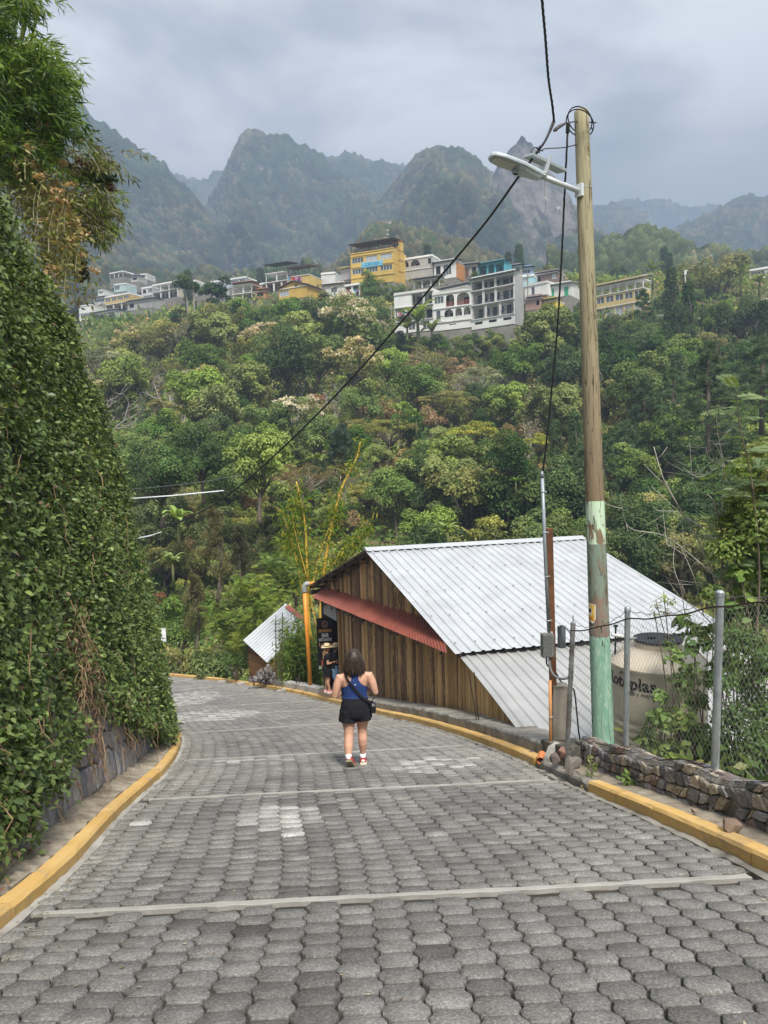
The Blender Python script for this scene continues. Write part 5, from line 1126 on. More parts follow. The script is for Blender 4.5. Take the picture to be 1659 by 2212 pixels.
def rainpipe():
 Y0 = 25.9; t = thing('rain_pipe', 'bright orange rain pipe with a grey elbow at the shed corner', 'pipe', at(671, 1485, Y0))
 a, c = Vector(at(671, 1486, Y0)), Vector(at(658, 1276, Y0)); OP = plain('orange_pipe_paint', (0.72, 0.27, 0.03), 0.45, var=0.12, scale=2, bmp=0.03)
 b = MB(); b.tube([a, a.lerp(c, 0.5), c], 0.072, 14); o = b.build('downpipe', OP, smooth=True); adopt(o, t)
 e = [Vector(at(u, v, Y0)) for u, v in ((658, 1280), (657.5, 1268), (661, 1262), (668, 1261))]; b = MB(); b.tube(catmull(e, 4), 0.085, 14); o = b.build('elbow', plain('elbow_grey', (0.3, 0.31, 0.32), 0.5, bmp=0), smooth=True); adopt(o, t)
 b = MB(); b.tube([Vector(at(667, 1261, Y0)), Vector(at(704, 1259, Y0 + 0.4))], 0.07, 12); o = b.build('gutter_pipe', OP, smooth=True); adopt(o, t)
 b = MB(); b.tube([a + Vector((0, 0, 0.12)), a + Vector((0, 0, -0.02)), a + Vector((-0.12, -0.25, -0.12))], 0.085, 12); o = b.build('foot_elbow', plain('elbow_dark', (0.1, 0.1, 0.1), 0.5, bmp=0), smooth=True); adopt(o, t)
rainpipe()
def bulbs(label, P, sag, n, m_bulb):
 t = thing('string_light', label, 'string lights', P[0]); pts = []
 for i in range(len(P) - 1):
  for f in np.linspace(0, 1, 6)[:-1]: q = Vector(P[i]).lerp(Vector(P[i + 1]), f); pts.append(q - Vector((0, 0, sag * sin(pi * f))))
 pts.append(Vector(P[-1])); b = MB(); b.tube(pts, 0.012, 4); o = b.build('cord', BLK); adopt(o, t)
 for k in range(n):
  q = pts[int((k + 0.5) * (len(pts) - 1) / n)]; b = MB(); b.lathe([(0.022, -0.02), (0.024, -0.08)], q, 8); o = b.build('socket', BLK); adopt(o, t)
  b = MB(); b.lathe([(0.016, -0.08), (0.028, -0.10), (0.03, -0.125), (0.02, -0.15), (0.006, -0.156)], q, 10); o = b.build('bulb', m_bulb, smooth=True); adopt(o, t)
gm, nt, bs = newmat('bulb_glass'); setp(nt, bs, color=(0.2, 0.2, 0.19), rough=0.1, spec=0.8)
bulbs('string of bulbs hanging under the red awning', [AW1.lerp(AW0, f) + Vector((0, 0, -0.08)) - (AW1 - i1) * 0.15 for f in np.linspace(0.02, 0.72, 10)], 0.06, 10, gm)
bulbs('string of bulbs hanging under the gable edge of the roof', [AP.lerp(E1, f) + WU * 0.25 + Vector((0, 0, -0.18)) for f in np.linspace(0.98, 0.02, 7)] + [AP.lerp(E0, 0.3) + WU * 0.25 + Vector((0, 0, -0.2))], 0.06, 8, gm)
b = MB(); pts = [Vector(at(u, v, y)) for u, v, y in ((965, 1548, 15.4), (985, 1556, 15.0), (1010, 1566, 14.2), (1040, 1575, 13.6), (1070, 1592, 12.5), (1100, 1604, 11.7), (1130, 1612, 11.0), (1145, 1613, 10.8))]; b.tube(catmull([p + Vector((0, -0.12, 0.02)) for p in pts], 5), 0.022, 8); o = b.build('water_pipe', plain('white_pvc', (0.72, 0.72, 0.7)), smooth=True); tag(o, 'thin white water pipe lying along the concrete edge below the planks', 'pipe')
for (u0, v0, u1, v1, lb) in ((1032, 1572, 1012, 1448, 'leaning'), (1036, 1573, 1024, 1452, 'straighter')):
 b = MB(); b.tube([at(u0, v0, 13.4), at(u1, v1, 13.2)], 0.011, 6); tag(b.build('steel_rod', RUSTW), 'rusty %s steel rod sticking up before the pale planks' % lb, 'rod')
def booth():
 A, B, D = Vector(at(525, 1383, 31.2)), Vector(at(617, 1303, 32.7)), Vector(at(577, 1432, 29.7)); Cc = B + D - A
 t = thing('wooden_booth', 'small wooden booth under a steep bare tin roof', 'booth', (D.x, D.y, float(gh(D.x, D.y))))
 b = MB(); corrugated(b, A, D, B, Cc, 0.16, 0.03, rows=6, wav=0.012, seed=6); o = b.build('roof', TIN); adopt(o, t)
 b = MB(); corrugated(b, B + (Cc - B) * 0.12 + Vector((0, 0, 0.05)), Cc + Vector((0, 0, 0.05)), B + (Cc - B) * 0.12 + (A - B) * 0.09 + Vector((0, 0, 0.05)), Cc + (A - B) * 0.09 + Vector((0, 0, 0.05)), 0.135, 0.03, 'sine', rows=1); o = b.build('ridge_cap', REDTIN); adopt(o, t)
 b = MB(); cen = (A + B + Cc + D) / 4; cs = [cen + (q - cen) * 0.86 for q in (A, D, Cc, B)]; zb = -9.9
 r = random.Random(9)
 for i in range(4):
  P, Q = cs[i], cs[(i + 1) % 4]; n = 1
  k = 12
  for j in range(k):
   f0, f1 = j / k, (j + 1) / k - 0.01
   lo_ = max(zb, min(P.z, Q.z) - 3)
  rows = 14
  for j in range(rows):
   z0 = zb + (max(P.z, Q.z) - zb) * j / rows; z1 = zb + (max(P.z, Q.z) - zb) * (j + 1) / rows - 0.012
   def xs(z):
    if abs(Q.z - P.z) < 1e-4: return (0, 1)
    f = (z - P.z) / (Q.z - P.z)
    if z <= min(P.z, Q.z): return (0, 1)
    return (max(0, min(1, f)), 1) if Q.z > P.z else (0, max(0, min(1, f)))
   a0, a1 = xs(z0); c0, c1 = xs(z1)
   if c1 - c0 < 0.02: continue
   g = r.uniform(0.7, 1.2)
   pts = [Vector((P.x + (Q.x - P.x) * f, P.y + (Q.y - P.y) * f, z)) for f, z in ((a0, z0), (a1, z0), (c1, z1), (c0, z1))]
   b.add(pts, [(0, 1, 2, 3)], 0, (r.random(), g, 0))
 o = b.build('board_wall', plank_mat('booth_board', (0.12, 0.055, 0.022), (0.2, 0.095, 0.04), (0.26, 0.14, 0.06)), usecol=True); adopt(o, t)
 b = MB();
 P, Q = cs[0], cs[1]
 cm = (cs[0] + cs[1] + cs[2] + cs[3]) / 4; b.prism([(q.x + (cm.x - q.x) * -0.02, q.y + (cm.y - q.y) * -0.02) for q in cs], zb - 1, -8.2); o = b.build('base', CONCD); adopt(o, t)
booth()
for u0, u1, v0, v1, lb in ((596, 609, 1486, 1335, 'tall'), (640, 647, 1493, 1465, 'short')):
 t = thing('rebar_cage', '%s cage of reinforcing rods standing on the concrete edge' % lb, 'rebar', at((u0 + u1) / 2, v0, 26.6)); b = MB()
 for u in (u0, u1):
  for dy in (0, 0.18): b.tube([at(u, v0, 26.6 + dy), at(u + random.uniform(-2, 2), v1 + random.uniform(-12, 6), 26.6 + dy)], 0.014, 5)
 q0 = at(u0, v0, 26.6); q1 = at(u1, v0, 26.6); w = q1[0] - q0[0]
 o = b.build('bars', RUSTW); o.name = 'upright_rods'; adopt(o, t); b = MB()
 hz = at(u0, v1, 26.6)[2] - q0[2]
 for k in range(int(hz / 0.25)): z = q0[2] + 0.1 + k * 0.25; b.tube([(q0[0], q0[1], z), (q1[0], q0[1], z), (q1[0], q0[1] + 0.18, z), (q0[0], q0[1] + 0.18, z), (q0[0], q0[1], z)], 0.008, 4)
 o = b.build('stirrups', RUSTW); o.name = 'stirrup_ties'; adopt(o, t)
def rubble():
 r = random.Random(12); ms = [rock_mesh('rubble_stone', 60 + k, c, (1, 0.85, 0.7), 2) for k, c in enumerate([(0.15, 0.13, 0.125), (0.22, 0.2, 0.185), (0.12, 0.1, 0.095), (0.27, 0.25, 0.23)])]
 for k in range(62):
  f = r.random(); u = 537 + 72 * r.random(); c_ = 1 - abs((u - 575) / 38); v = 1474 - r.random() * 38 * max(0.1, c_); u += (1474 - v) * 0.1
  p = at(u, v + (u - 570) * 0.12, 28.0 + r.uniform(0, 0.6) + (1474 - v) * 0.012); s = r.uniform(0.16, 0.36)
  o = link('rubble_stone', ms[k % 4]); o.location = p; o.scale = (s, s, s); o.rotation_euler = (r.uniform(0, 6), r.uniform(0, 6), r.uniform(0, 6))
  tag(o, 'grey stone in the rubble pile beside the wooden booth', 'stone', 'stones of the rubble pile')
rubble()
for (u, v, lb) in ((608, 1496, 'loose grey brick lying on the road below the booth'), (520, 1480, 'pale broken brick on the kerb by the rubble'), (480, 1476, 'flat pale slab of broken concrete on the kerb')):
 p = ground(u, v); b = MB(); b.box(p + [0, 0, 0.06], (0.34, 0.16, 0.1), rz=0.3 + v); tag(b.build('brick', CONC, bevel=0.01), lb, 'brick')
p = at(632 - 255, 1372, 30); b = MB()
t = thing('notice_board', 'small white notice board half hidden behind the ivy', 'sign', at(368, 1400, 24.5))
w = at(352, 1372, 24.5); b.box(at(347, 1372, 24.5), (0.36, 0.03, 0.45)); o = b.build('board', plain('board_white', (0.72, 0.74, 0.76), 0.5, bmp=0)); adopt(o, t)
b = MB(); b.tube([at(347, 1385, 24.53), at(347, 1470, 24.53)], 0.025, 8); o = b.build('post', GALV); adopt(o, t)
b = MB(); b.tube([at(255, 1079, 16), at(370, 1071, 17), at(483, 1060, 18.5)], 0.015, 8); tag(b.build('lamp_arm', plain('white_tube', (0.72, 0.75, 0.77), 0.4, bmp=0)), 'long thin white pole arm reaching out over the ivy', 'pole')
b = MB(); b.tube([at(290, 1164, 17), at(322, 1158, 17.2), at(349, 1149, 17.4)], [0.018, 0.018, 0.008], 8); tag(b.build('lamp_arm', plain('white_tube', (0.72, 0.75, 0.77))), 'short white pole tip showing past the ivy edge', 'pole')
cable('thin_cable', 'thin grey cable running parallel above the white pole arm', [(255, 1058, 16), (340, 1052, 17), (440, 1040, 19), (520, 1026, 22)], 0.006, m=plain('grey_cable', (0.16, 0.17, 0.18)))
_ha = np.linspace(-0.62, 0.62, 180); _hy = np.concatenate([np.linspace(27, 60, 60), np.geomspace(60.5, 560, 260)])
_A, _Y = np.meshgrid(_ha, _hy, indexing='ij'); _Z = gh(_A * _Y, _Y); _E = np.maximum.accumulate((_Z - CAMZ) / _Y, axis=1)
def hit(u, v):
 d = ray(u, v); a, e = d[0] / d[1], d[2] / d[1]; i = int(np.clip(np.searchsorted(_ha, a), 0, len(_ha) - 1))
 k = int(np.searchsorted(_E[i], e));
 if k >= len(_hy): return None
 Y = _hy[k]; X = a * Y; return np.array([X, Y, float(gh(X, Y))])
FOL = foliage_mat('foliage', 0.6, 0.15, 0.28, 0.2)
BARK = plain('bark', (0.15, 0.12, 0.095), 0.95, var=0.35, scale=5, bmp=0.4); BARKP = plain('pale_bark', (0.30, 0.27, 0.23), 0.9, var=0.3, scale=5, bmp=0.3)
BARKG = plain('grey_twigs', (0.30, 0.27, 0.245), 0.95, var=0.3, scale=5, bmp=0)
def crown(seed, lobes, nleaf, ls, pal, flat=1.0, tmpl=LEAF_Q, asp=0.6, shell=0.35, upb=0.45, lobevar=0.22):
 """leaves on lobes [(centre, radius)]; pal: list of (colour, share)"""
 r = np.random.default_rng(seed); P = []
 w = np.array([l[1] ** 2 for l in lobes]); w = w / w.sum(); cols = np.array([p[0] for p in pal]); pr = np.array([p[1] for p in pal], float); pr /= pr.sum()
 for (c, R), q in zip(lobes, w):
  n = max(8, int(nleaf * q)); d = rdir(n, r); d[:, 2] = np.where(d[:, 2] < -0.35, -d[:, 2], d[:, 2])
  bumpy = 1 + 0.22 * (fbm(d[:, 0] * 2.2 + seed, d[:, 1] * 2.2 + d[:, 2] * 1.7, 3, seed) - 0.45) * 2
  rad = R * (1 - shell * r.random(n) ** 1.6) * bumpy
  pos = np.array(c) + d * rad[:, None] * np.array([1, 1, flat])
  nrm = unit(d * 0.9 + np.array([0, 0, upb]) + r.normal(size=(n, 3)) * 0.5); yd = unit(np.cross(nrm, r.normal(size=(n, 3))) + np.array([0, 0, -0.25]))
  base = cols[r.choice(len(cols), p=pr)]; mixc = cols[r.choice(len(cols), n, p=pr)]
  col = (base * 0.6 + mixc * 0.4) * (1 + lobevar * r.normal()) * r.uniform(0.75, 1.25, (n, 1))
  P.append(scatter(tmpl, pos, yd, nrm, ls * asp * r.uniform(0.6, 1.3, n), ls * r.uniform(0.6, 1.3, n), np.clip(col, 0.006, 1)))
 return P
def limbs(b, base, lobes, r0, r, bend=0.12, every=1, n=5, trunk_top=None):
 base = Vector(base); top = Vector(trunk_top) if trunk_top is not None else base.lerp(Vector(np.mean([l[0] for l in lobes], 0)), 0.55)
 mid = base.lerp(top, 0.5) + Vector((r.gauss(0, bend), r.gauss(0, bend), 0)) * (top - base).length
 b.tube([base - Vector((0, 0, 0.4)), base, mid, top], [r0 * 1.35, r0 * 1.1, r0 * 0.85, r0 * 0.6], 7)
 for k, (c, R) in enumerate(lobes):
  if k % every: continue
  s = base.lerp(top, r.uniform(0.55, 1.0)); c = Vector(c); m = s.lerp(c, 0.5) + Vector((r.gauss(0, bend), r.gauss(0, bend), r.uniform(-0.02, 0.12))) * (c - s).length
  b.tube([s, m, c], [r0 * 0.42, r0 * 0.26, r0 * 0.09], n)
def lobeset(seed, n, rx, rz, zc, lr, shape='round', top=0.0):
 r = np.random.default_rng(seed); out = []
 for k in range(n):
  d = rdir(1, r)[0]; q = r.random() ** 0.33
  if shape == 'round': c = np.array([d[0] * rx * q, d[1] * rx * q, zc + d[2] * rz * q])
  elif shape == 'flat':
   a = r.uniform(0, 2 * pi); t = sqrt(r.random()); c = np.array([cos(a) * rx * t, sin(a) * rx * t, zc + rz * (1 - t * t) * 0.7 + r.normal(0, 0.22) * rz])
  elif shape == 'cone':
   t = r.random() ** 0.7; a = r.uniform(0, 2 * pi); q = rx * (1 - t) * sqrt(r.random() * 0.8 + 0.2); c = np.array([cos(a) * q, sin(a) * q, zc - rz + 2 * rz * t])
  out.append((c, r.uniform(*lr)))
 return out
PROTO = {}
def finish(name, b, P, bark, foliage=None, trunkname='trunk', crownname='crown'):
 root = bpy.data.objects.new(name, None); COL.objects.link(root); root.empty_display_size = 0.3
 if b is not None and b.v: b.build(trunkname, bark, root, smooth=True)
 if P:
  V, F, C = join(P); link(crownname, fmesh(crownname, V, F, foliage or FOL, C), root)
 reg(root); return root
def _br(P, k): return [((c[0] * k * 1.16, c[1] * k * 1.02, c[2] * k * 0.9), w) for c, w in P]
DG = [((0.022, 0.048, 0.018), 3), ((0.035, 0.068, 0.022), 2), ((0.055, 0.09, 0.028), 1)]
MG = [((0.045, 0.088, 0.024), 3), ((0.07, 0.115, 0.03), 2), ((0.095, 0.135, 0.038), 1)]
OL = [((0.085, 0.105, 0.032), 3), ((0.12, 0.13, 0.042), 2), ((0.06, 0.085, 0.028), 1)]
LG = [((0.10, 0.145, 0.042), 3), ((0.14, 0.185, 0.055), 2), ((0.07, 0.11, 0.034), 1)]
YG = [((0.15, 0.165, 0.04), 3), ((0.20, 0.19, 0.05), 1), ((0.10, 0.125, 0.035), 2)]
GG = [((0.11, 0.135, 0.085), 3), ((0.16, 0.18, 0.12), 1)]
TN = [((0.26, 0.21, 0.11), 3), ((0.34, 0.28, 0.16), 1), ((0.12, 0.12, 0.05), 1)]
RU = [((0.22, 0.145, 0.085), 3), ((0.26, 0.18, 0.11), 2), ((0.15, 0.14, 0.06), 2)]
CR = [((0.62, 0.58, 0.44), 3), ((0.5, 0.44, 0.28), 2)]
DG, MG, OL, LG, YG, GG, TN = _br(DG, 1.95), _br(MG, 2.1), _br(OL, 2.1), _br(LG, 1.9), _br(YG, 1.75), _br(GG, 1.9), _br(TN, 1.35)
def broad(name, seed, pal, rx=3.0, rz=2.3, zc=4.6, n=22, lr=(0.9, 1.5), nleaf=6600, ls=0.29, flat=0.85, H=None, bark=BARK, shape='round', extra=None, r0=0.19, asp=0.6):
 lob = lobeset(seed, n, rx, rz, zc, lr, shape); b = MB(); limbs(b, (0, 0, 0), lob, r0, random.Random(seed)); P = crown(seed, lob, nleaf, ls, pal, flat, asp=asp)
 if extra: P += extra(lob, seed)
 return finish(name, b, P, bark)
def flowers(pal, frac, ls, nper, rr):
 def f(lob, seed):
  r = np.random.default_rng(seed + 99); P = []
  top = sorted(lob, key=lambda l: -l[0][2] - 0.5 * np.hypot(*l[0][:2]))[:int(len(lob) * frac) + 1]; cl = []
  for c, R in top:
   for k in range(nper):
    d = rdir(1, r)[0]; d[2] = abs(d[2]) * 0.9 + 0.15; cl.append((np.array(c) + unit(d) * R * 1.02, rr * r.uniform(0.6, 1.3)))
  return crown(seed + 7, cl, len(cl) * 26, ls, pal, 0.7, shell=0.6)
 return f
def twigs(b, p, d, L, r0, lev, r, tips, spread=0.75):
 p = Vector(p); d = Vector(d).normalized(); pts = [p]; q = p
 for i in range(4):
  d = (d + Vector((r.gauss(0, 0.16), r.gauss(0, 0.16), r.gauss(0.02, 0.12)))).normalized(); q = q + d * L / 4; pts.append(q)
 b.tube(pts, [r0, r0 * 0.9, r0 * 0.8, r0 * 0.7, r0 * 0.55], 5 if lev > 1 else 3, cap=False)
 if lev == 0: tips.append((np.array(q), np.array(d))); return
 for k in range(r.choice((2, 3, 3)) if lev > 1 else 3):
  s = pts[r.choice((2, 3, 4, 4))]; nd = (d + Vector((r.gauss(0, 1), r.gauss(0, 1), r.gauss(0.1, 0.7))) * spread).normalized(); twigs(b, s, nd, L * r.uniform(0.55, 0.8), r0 * 0.55, lev - 1, r, tips, spread)
def bare(name, seed, leafpal=None, nl=3, H=5.0, lev=4, ls=0.22, bark=BARKG, spread=0.75):
 r = random.Random(seed); b = MB(); tips = []
 for k in range(3): twigs(b, (r.gauss(0, .1), r.gauss(0, .1), -0.2), (r.gauss(0, 0.35), r.gauss(0, 0.35), 1), H * 0.42, 0.12, lev, r, tips, spread)
 P = []
 if leafpal:
  g = np.random.default_rng(seed); t = np.array([q[0] for q in tips]); pos = np.repeat(t, nl, 0) + g.normal(0, 0.22, (len(t) * nl, 3)); cols = np.array([p[0] for p in leafpal]); c = cols[g.integers(0, len(cols), len(pos))] * g.uniform(0.7, 1.3, (len(pos), 1))
  P = [scatter(LEAF_Q, pos, rdir(len(pos), g), rdir(len(pos), g) + np.array([0, 0, 0.8]), ls * 0.6, ls, c)]
 return finish(name, b, P, bark)
def tufts(seed, centers, R, nn, pal, wid=0.05, up=0.5):
 r = np.random.default_rng(seed); N = len(centers) * nn; c = np.repeat(np.array(centers), nn, 0); d = rdir(N, r); d[:, 2] = d[:, 2] * 0.8 + up; d = unit(d)
 cols = np.array([p[0] for p in pal]); tone = np.repeat(r.uniform(0.75, 1.3, (len(centers), 1)), nn, 0)
 return scatter(LEAF_Q, c, d, rdir(N, r), wid * r.uniform(0.8, 1.3, N), R * r.uniform(0.7, 1.15, N), cols[r.integers(0, len(cols), N)] * tone * r.uniform(0.8, 1.2, (N, 1)))
def pine(name, seed, H=11.0, R=3.4, nt=150, tr=0.62, pal=None, nn=60):
 r = random.Random(seed); b = MB(); b.tube([(0, 0, -0.5), (0.1, 0, H * 0.5), (0, 0.1, H * 0.97)], [0.24, 0.17, 0.05], 7); cs = []
 for k in range(nt // 5):
  t = (k + 0.5) / (nt // 5); z = H * (0.22 + 0.76 * t); L = R * (1 - t) ** 0.7 * r.uniform(0.65, 1.1) + 0.25; a = k * 2.4 + r.gauss(0, 0.3); d = Vector((cos(a), sin(a), 0.22)); p0 = Vector((0, 0, z - L * 0.1)); p1 = p0 + d * L
  b.tube([p0, p0.lerp(p1, 0.5) + Vector((0, 0, -0.08 * L)), p1], [0.07, 0.05, 0.02], 4)
  for j in range(5):
   f = r.uniform(0.45, 1.05); q = p0.lerp(p1, f) + Vector((r.gauss(0, 0.35), r.gauss(0, 0.35), r.gauss(0.12, 0.2))) * (0.4 + 0.6 * L / R); cs.append(np.array(q))
 cs.append(np.array((0, 0, H)))
 P = [tufts(seed, cs, tr, nn, pal or [((0.08, 0.14, 0.07), 1), ((0.11, 0.175, 0.09), 1), ((0.14, 0.2, 0.105), 1)], 0.05)]
 return finish(name, b, P, BARK)
def banana(name, seed, n=9, L=2.2, H=2.6):
 r = np.random.default_rng(seed); b = MB(); b.tube([(0, 0, -0.3), (0, 0, H * 0.6), (0.05, 0, H)], [0.16, 0.13, 0.07], 8); P = []
 for k in range(n):
  a = k * 2.4 + r.normal(0, 0.3); el = r.uniform(0.5, 1.35); ll = L * r.uniform(0.75, 1.15); w = 0.27 * r.uniform(0.8, 1.15); m = 10; ce = []; d = np.array([cos(a) * cos(el), sin(a) * cos(el), sin(el)]); p = np.array([0, 0, H * 0.95])
  side = np.array([-sin(a), cos(a), 0]); vs = []; g = r.uniform(0.75, 1.25)
  for i in range(m + 1):
   f = i / m; ce.append(p.copy()); p = p + unit(d) * ll / m; d = d + np.array([cos(a) * 0.05, sin(a) * 0.05, -0.20 * (0.4 + f)])
   ww = w * sin(pi * min(1, 0.12 + f * 0.9)) ** 0.6 * (0.15 if f < 0.08 else 1); nz = np.array([0, 0, 0.5 * ww])
   vs += [ce[-1] - side * ww + nz * 0.6, ce[-1], ce[-1] + side * ww + nz * 0.6]
  F = []
  for i in range(m):
   for q in (0, 1):
    if r.random() < 0.13 and i > 2: continue
    F.append((3 * i + q, 3 * i + q + 1, 3 * i + q + 4, 3 * i + q + 3))
  c = np.array([0.15, 0.24, 0.05]) * g; C = np.tile(c, (len(vs), 1)); C[1::3] = np.array([0.26, 0.32, 0.10]) * g
  P.append((np.array(vs), [np.array(F)], C))
 return finish(name, b, P, plain('banana_stem', (0.16, 0.17, 0.07), 0.7, var=0.35, scale=3), trunkname='stem', crownname='leaves')
def yucca(name, seed, heads=3, n=46, L=0.75, H=1.6, pal=None):
 r = np.random.default_rng(seed); b = MB(); P = []
 for k in range(heads):
  a = r.uniform(0, 6.28); q = np.array([cos(a) * 0.5 * k, sin(a) * 0.5 * k, H * r.uniform(0.5, 1.0)]); b.tube([(0, 0, -0.2), q * 0.6 + np.array([0, 0, .1]), q], [0.09, 0.07, 0.06], 6)
  d = rdir(n, r); d[:, 2] = d[:, 2] * 0.7 + 0.5; d = unit(d); c = np.array([(0.12, 0.185, 0.06), (0.17, 0.22, 0.08), (0.085, 0.14, 0.045)])[r.integers(0, 3, n)]
  P.append(scatter(BLADE, np.tile(q, (n, 1)) + d * 0.05, d, rdir(n, r) * 0.4 + np.array([0, 0, 1]), 0.055, L * r.uniform(0.7, 1.1, n), c))
 return finish(name, b, P, BARK, trunkname='stem', crownname='leaves')
def wispy(name, seed, H=6.5, pal=None, n=34, R=1.8):
 r = np.random.default_rng(seed); lob = []
 for k in range(n):
  t = r.random() ** 0.8; a = r.uniform(0, 6.28); q = R * (1 - t * 0.85) * sqrt(r.random()); lob.append((np.array([cos(a) * q, sin(a) * q, H * (0.18 + 0.8 * t)]), 0.55 * (1.15 - 0.6 * t)))
 b = MB(); limbs(b, (0, 0, 0), lob, 0.12, random.Random(seed), every=2, trunk_top=(0, 0, H * 0.9))
 P = [];
 for c, R_ in lob:
  m = 150; d = rdir(m, r); pos = np.array(c) + d * R_ * np.array([0.8, 0.8, 1.25]) * r.uniform(0.3, 1, (m, 1)); yd = unit(d * 0.6 + np.array([0, 0, 0.8]) + r.normal(size=(m, 3)) * 0.35)
  cols = np.array([p_[0] for p_ in pal]); P.append(scatter(LEAF_Q, pos, yd, rdir(m, r), 0.07, 0.38 * r.uniform(0.6, 1.2, m), cols[r.integers(0, len(cols), m)] * r.uniform(0.7, 1.25, (m, 1)) * (1 + 0.2 * r.normal())))
 return finish(name, b, P, BARK)
def pinnate(P, r, pos, d, nrm, L, npair, lw, col, droop=0.25, tone=None):
 """feather leaves: arrays of base points and directions -> leaflets"""
 N = len(pos); t = np.linspace(0.12, 1.0, npair)
 y = unit(d); x = unit(np.cross(y, nrm)); z = np.cross(x, y)
 q = pos[:, None] + y[:, None] * (L[:, None] * t)[..., None] - np.array([0, 0, 1.0]) * (droop * L[:, None] * t ** 2)[..., None]
 ll = (0.30 * L[:, None] * np.sin(pi * (0.12 + 0.8 * t)) ** 0.6)
 for sg in (1, -1):
  dd = unit(x[:, None] * sg + y[:, None] * 0.35 + z[:, None] * 0.05 + r.normal(size=(N, npair, 3)) * 0.08)
  cc = np.repeat((np.asarray(col)[None] * r.uniform(0.75, 1.3, (N, 1)))[:, None], npair, 1).reshape(-1, 3) if np.ndim(col) == 1 else np.repeat(np.asarray(col)[:, None], npair, 1).reshape(-1, 3)
  P.append(scatter(LEAF_Q, q.reshape(-1, 3), dd.reshape(-1, 3), np.repeat(z[:, None], npair, 1).reshape(-1, 3), (ll * lw).reshape(-1), ll.reshape(-1), cc))
def feathery(name, seed, R=3.0, H=6.0, nb=40, pal=None, nleaf=1100, L=0.62):
 r = np.random.default_rng(seed); rr = random.Random(seed); b = MB(); lob = []
 for k in range(nb):
  t = r.random(); a = r.uniform(0, 6.28); q = R * sqrt(r.random()) * (1 - 0.55 * max(0, t - 0.4)); lob.append((np.array([cos(a) * q, sin(a) * q, H * (0.3 + 0.66 * t)]), 0.7))
 limbs(b, (0, 0, 0), lob, 0.13, rr, every=2, bend=0.1); P = []; cols = np.array([p_[0] for p_ in pal])
 n = nleaf; li = r.integers(0, nb, n); c = np.array([l[0] for l in lob])[li]; d = rdir(n, r); d[:, 2] = d[:, 2] * 0.3 + 0.15; d = unit(d); pos = c + d * 0.15 + r.normal(0, 0.28, (n, 3)); tone = r.uniform(0.75, 1.3, nb)[li][:, None]; cb = cols[r.integers(0, len(cols), nb)][li]
 pinnate(P, r, pos, d, np.tile([0, 0, 1.0], (n, 1)) + r.normal(size=(n, 3)) * 0.25, L * r.uniform(0.7, 1.2, n), 9, 0.42, cb * tone * r.uniform(0.85, 1.15, (n, 1)), 0.3)
 return finish(name, b, P, BARK)
PROTO['dark'] = [broad('broadleaf_tree', 1, DG, nleaf=7200), broad('broadleaf_tree', 2, DG, rx=3.6, rz=2.0, n=26, nleaf=7600)]
PROTO['mid'] = [broad('broadleaf_tree', 3, MG, lr=(0.7, 1.3)), broad('broadleaf_tree', 4, MG, rx=2.6, rz=2.8, zc=4.9)]
PROTO['olive'] = [broad('broadleaf_tree', 5, OL, rx=3.2, rz=1.8, lr=(0.6, 1.1), n=28, nleaf=3600, ls=0.3), broad('broadleaf_tree', 6, OL, rx=2.6, rz=2.0, lr=(0.5, 1.0), n=26, nleaf=3200, ls=0.3)]
PROTO['light'] = [broad('broadleaf_tree', 7, LG, rx=2.7, rz=2.2, lr=(0.6, 1.1), n=24, ls=0.32), broad('broadleaf_tree', 8, LG, rx=2.4, rz=1.7, zc=3.6, lr=(0.5, 1.0), n=22, ls=0.3, nleaf=3500)]
PROTO['flat'] = [broad('acacia_tree', 9, OL + YG[:1], rx=3.8, rz=1.5, zc=4.2, n=34, lr=(0.7, 1.2), flat=0.28, shape='flat', nleaf=4200, ls=0.26), broad('acacia_tree', 10, YG, rx=3.0, rz=1.3, zc=3.6, n=26, lr=(0.6, 1.0), flat=0.3, shape='flat', nleaf=3200, ls=0.26)]
PROTO['grey'] = [broad('acacia_tree', 11, GG, rx=3.0, rz=1.6, zc=4.0, n=28, lr=(0.6, 1.0), flat=0.35, shape='flat', nleaf=3000, ls=0.25, bark=BARKP)]
PROTO['white'] = [broad('flowering_tree', 12, MG, rx=2.5, rz=1.9, zc=3.8, lr=(0.7, 1.1), n=20, nleaf=3200, extra=flowers(CR, 0.55, 0.24, 7, 0.42)), broad('flowering_tree', 13, OL, rx=2.4, rz=1.7, zc=3.4, lr=(0.6, 1.0), n=20, nleaf=2600, extra=flowers([((0.48, 0.40, 0.22), 2), ((0.56, 0.5, 0.33), 1)], 0.6, 0.24, 6, 0.40))]
PROTO['bare'] = [bare('bare_tree', 14, None), bare('bare_tree', 15, TN + OL[:1], 2, ls=0.2), bare('bare_tree', 16, OL, 5, ls=0.24)]
PROTO['tan'] = [broad('dry_shrub', 17, TN, rx=2.0, rz=1.2, zc=2.0, n=18, lr=(0.5, 0.9), nleaf=2400, ls=0.26, bark=BARKG)]
PROTO['orange'] = [broad('dry_shrub', 18, [((0.38, 0.14, 0.045), 3), ((0.28, 0.12, 0.05), 2), ((0.14, 0.10, 0.04), 1)], rx=1.7, rz=0.9, zc=1.8, n=12, lr=(0.4, 0.8), nleaf=1500, ls=0.26)]
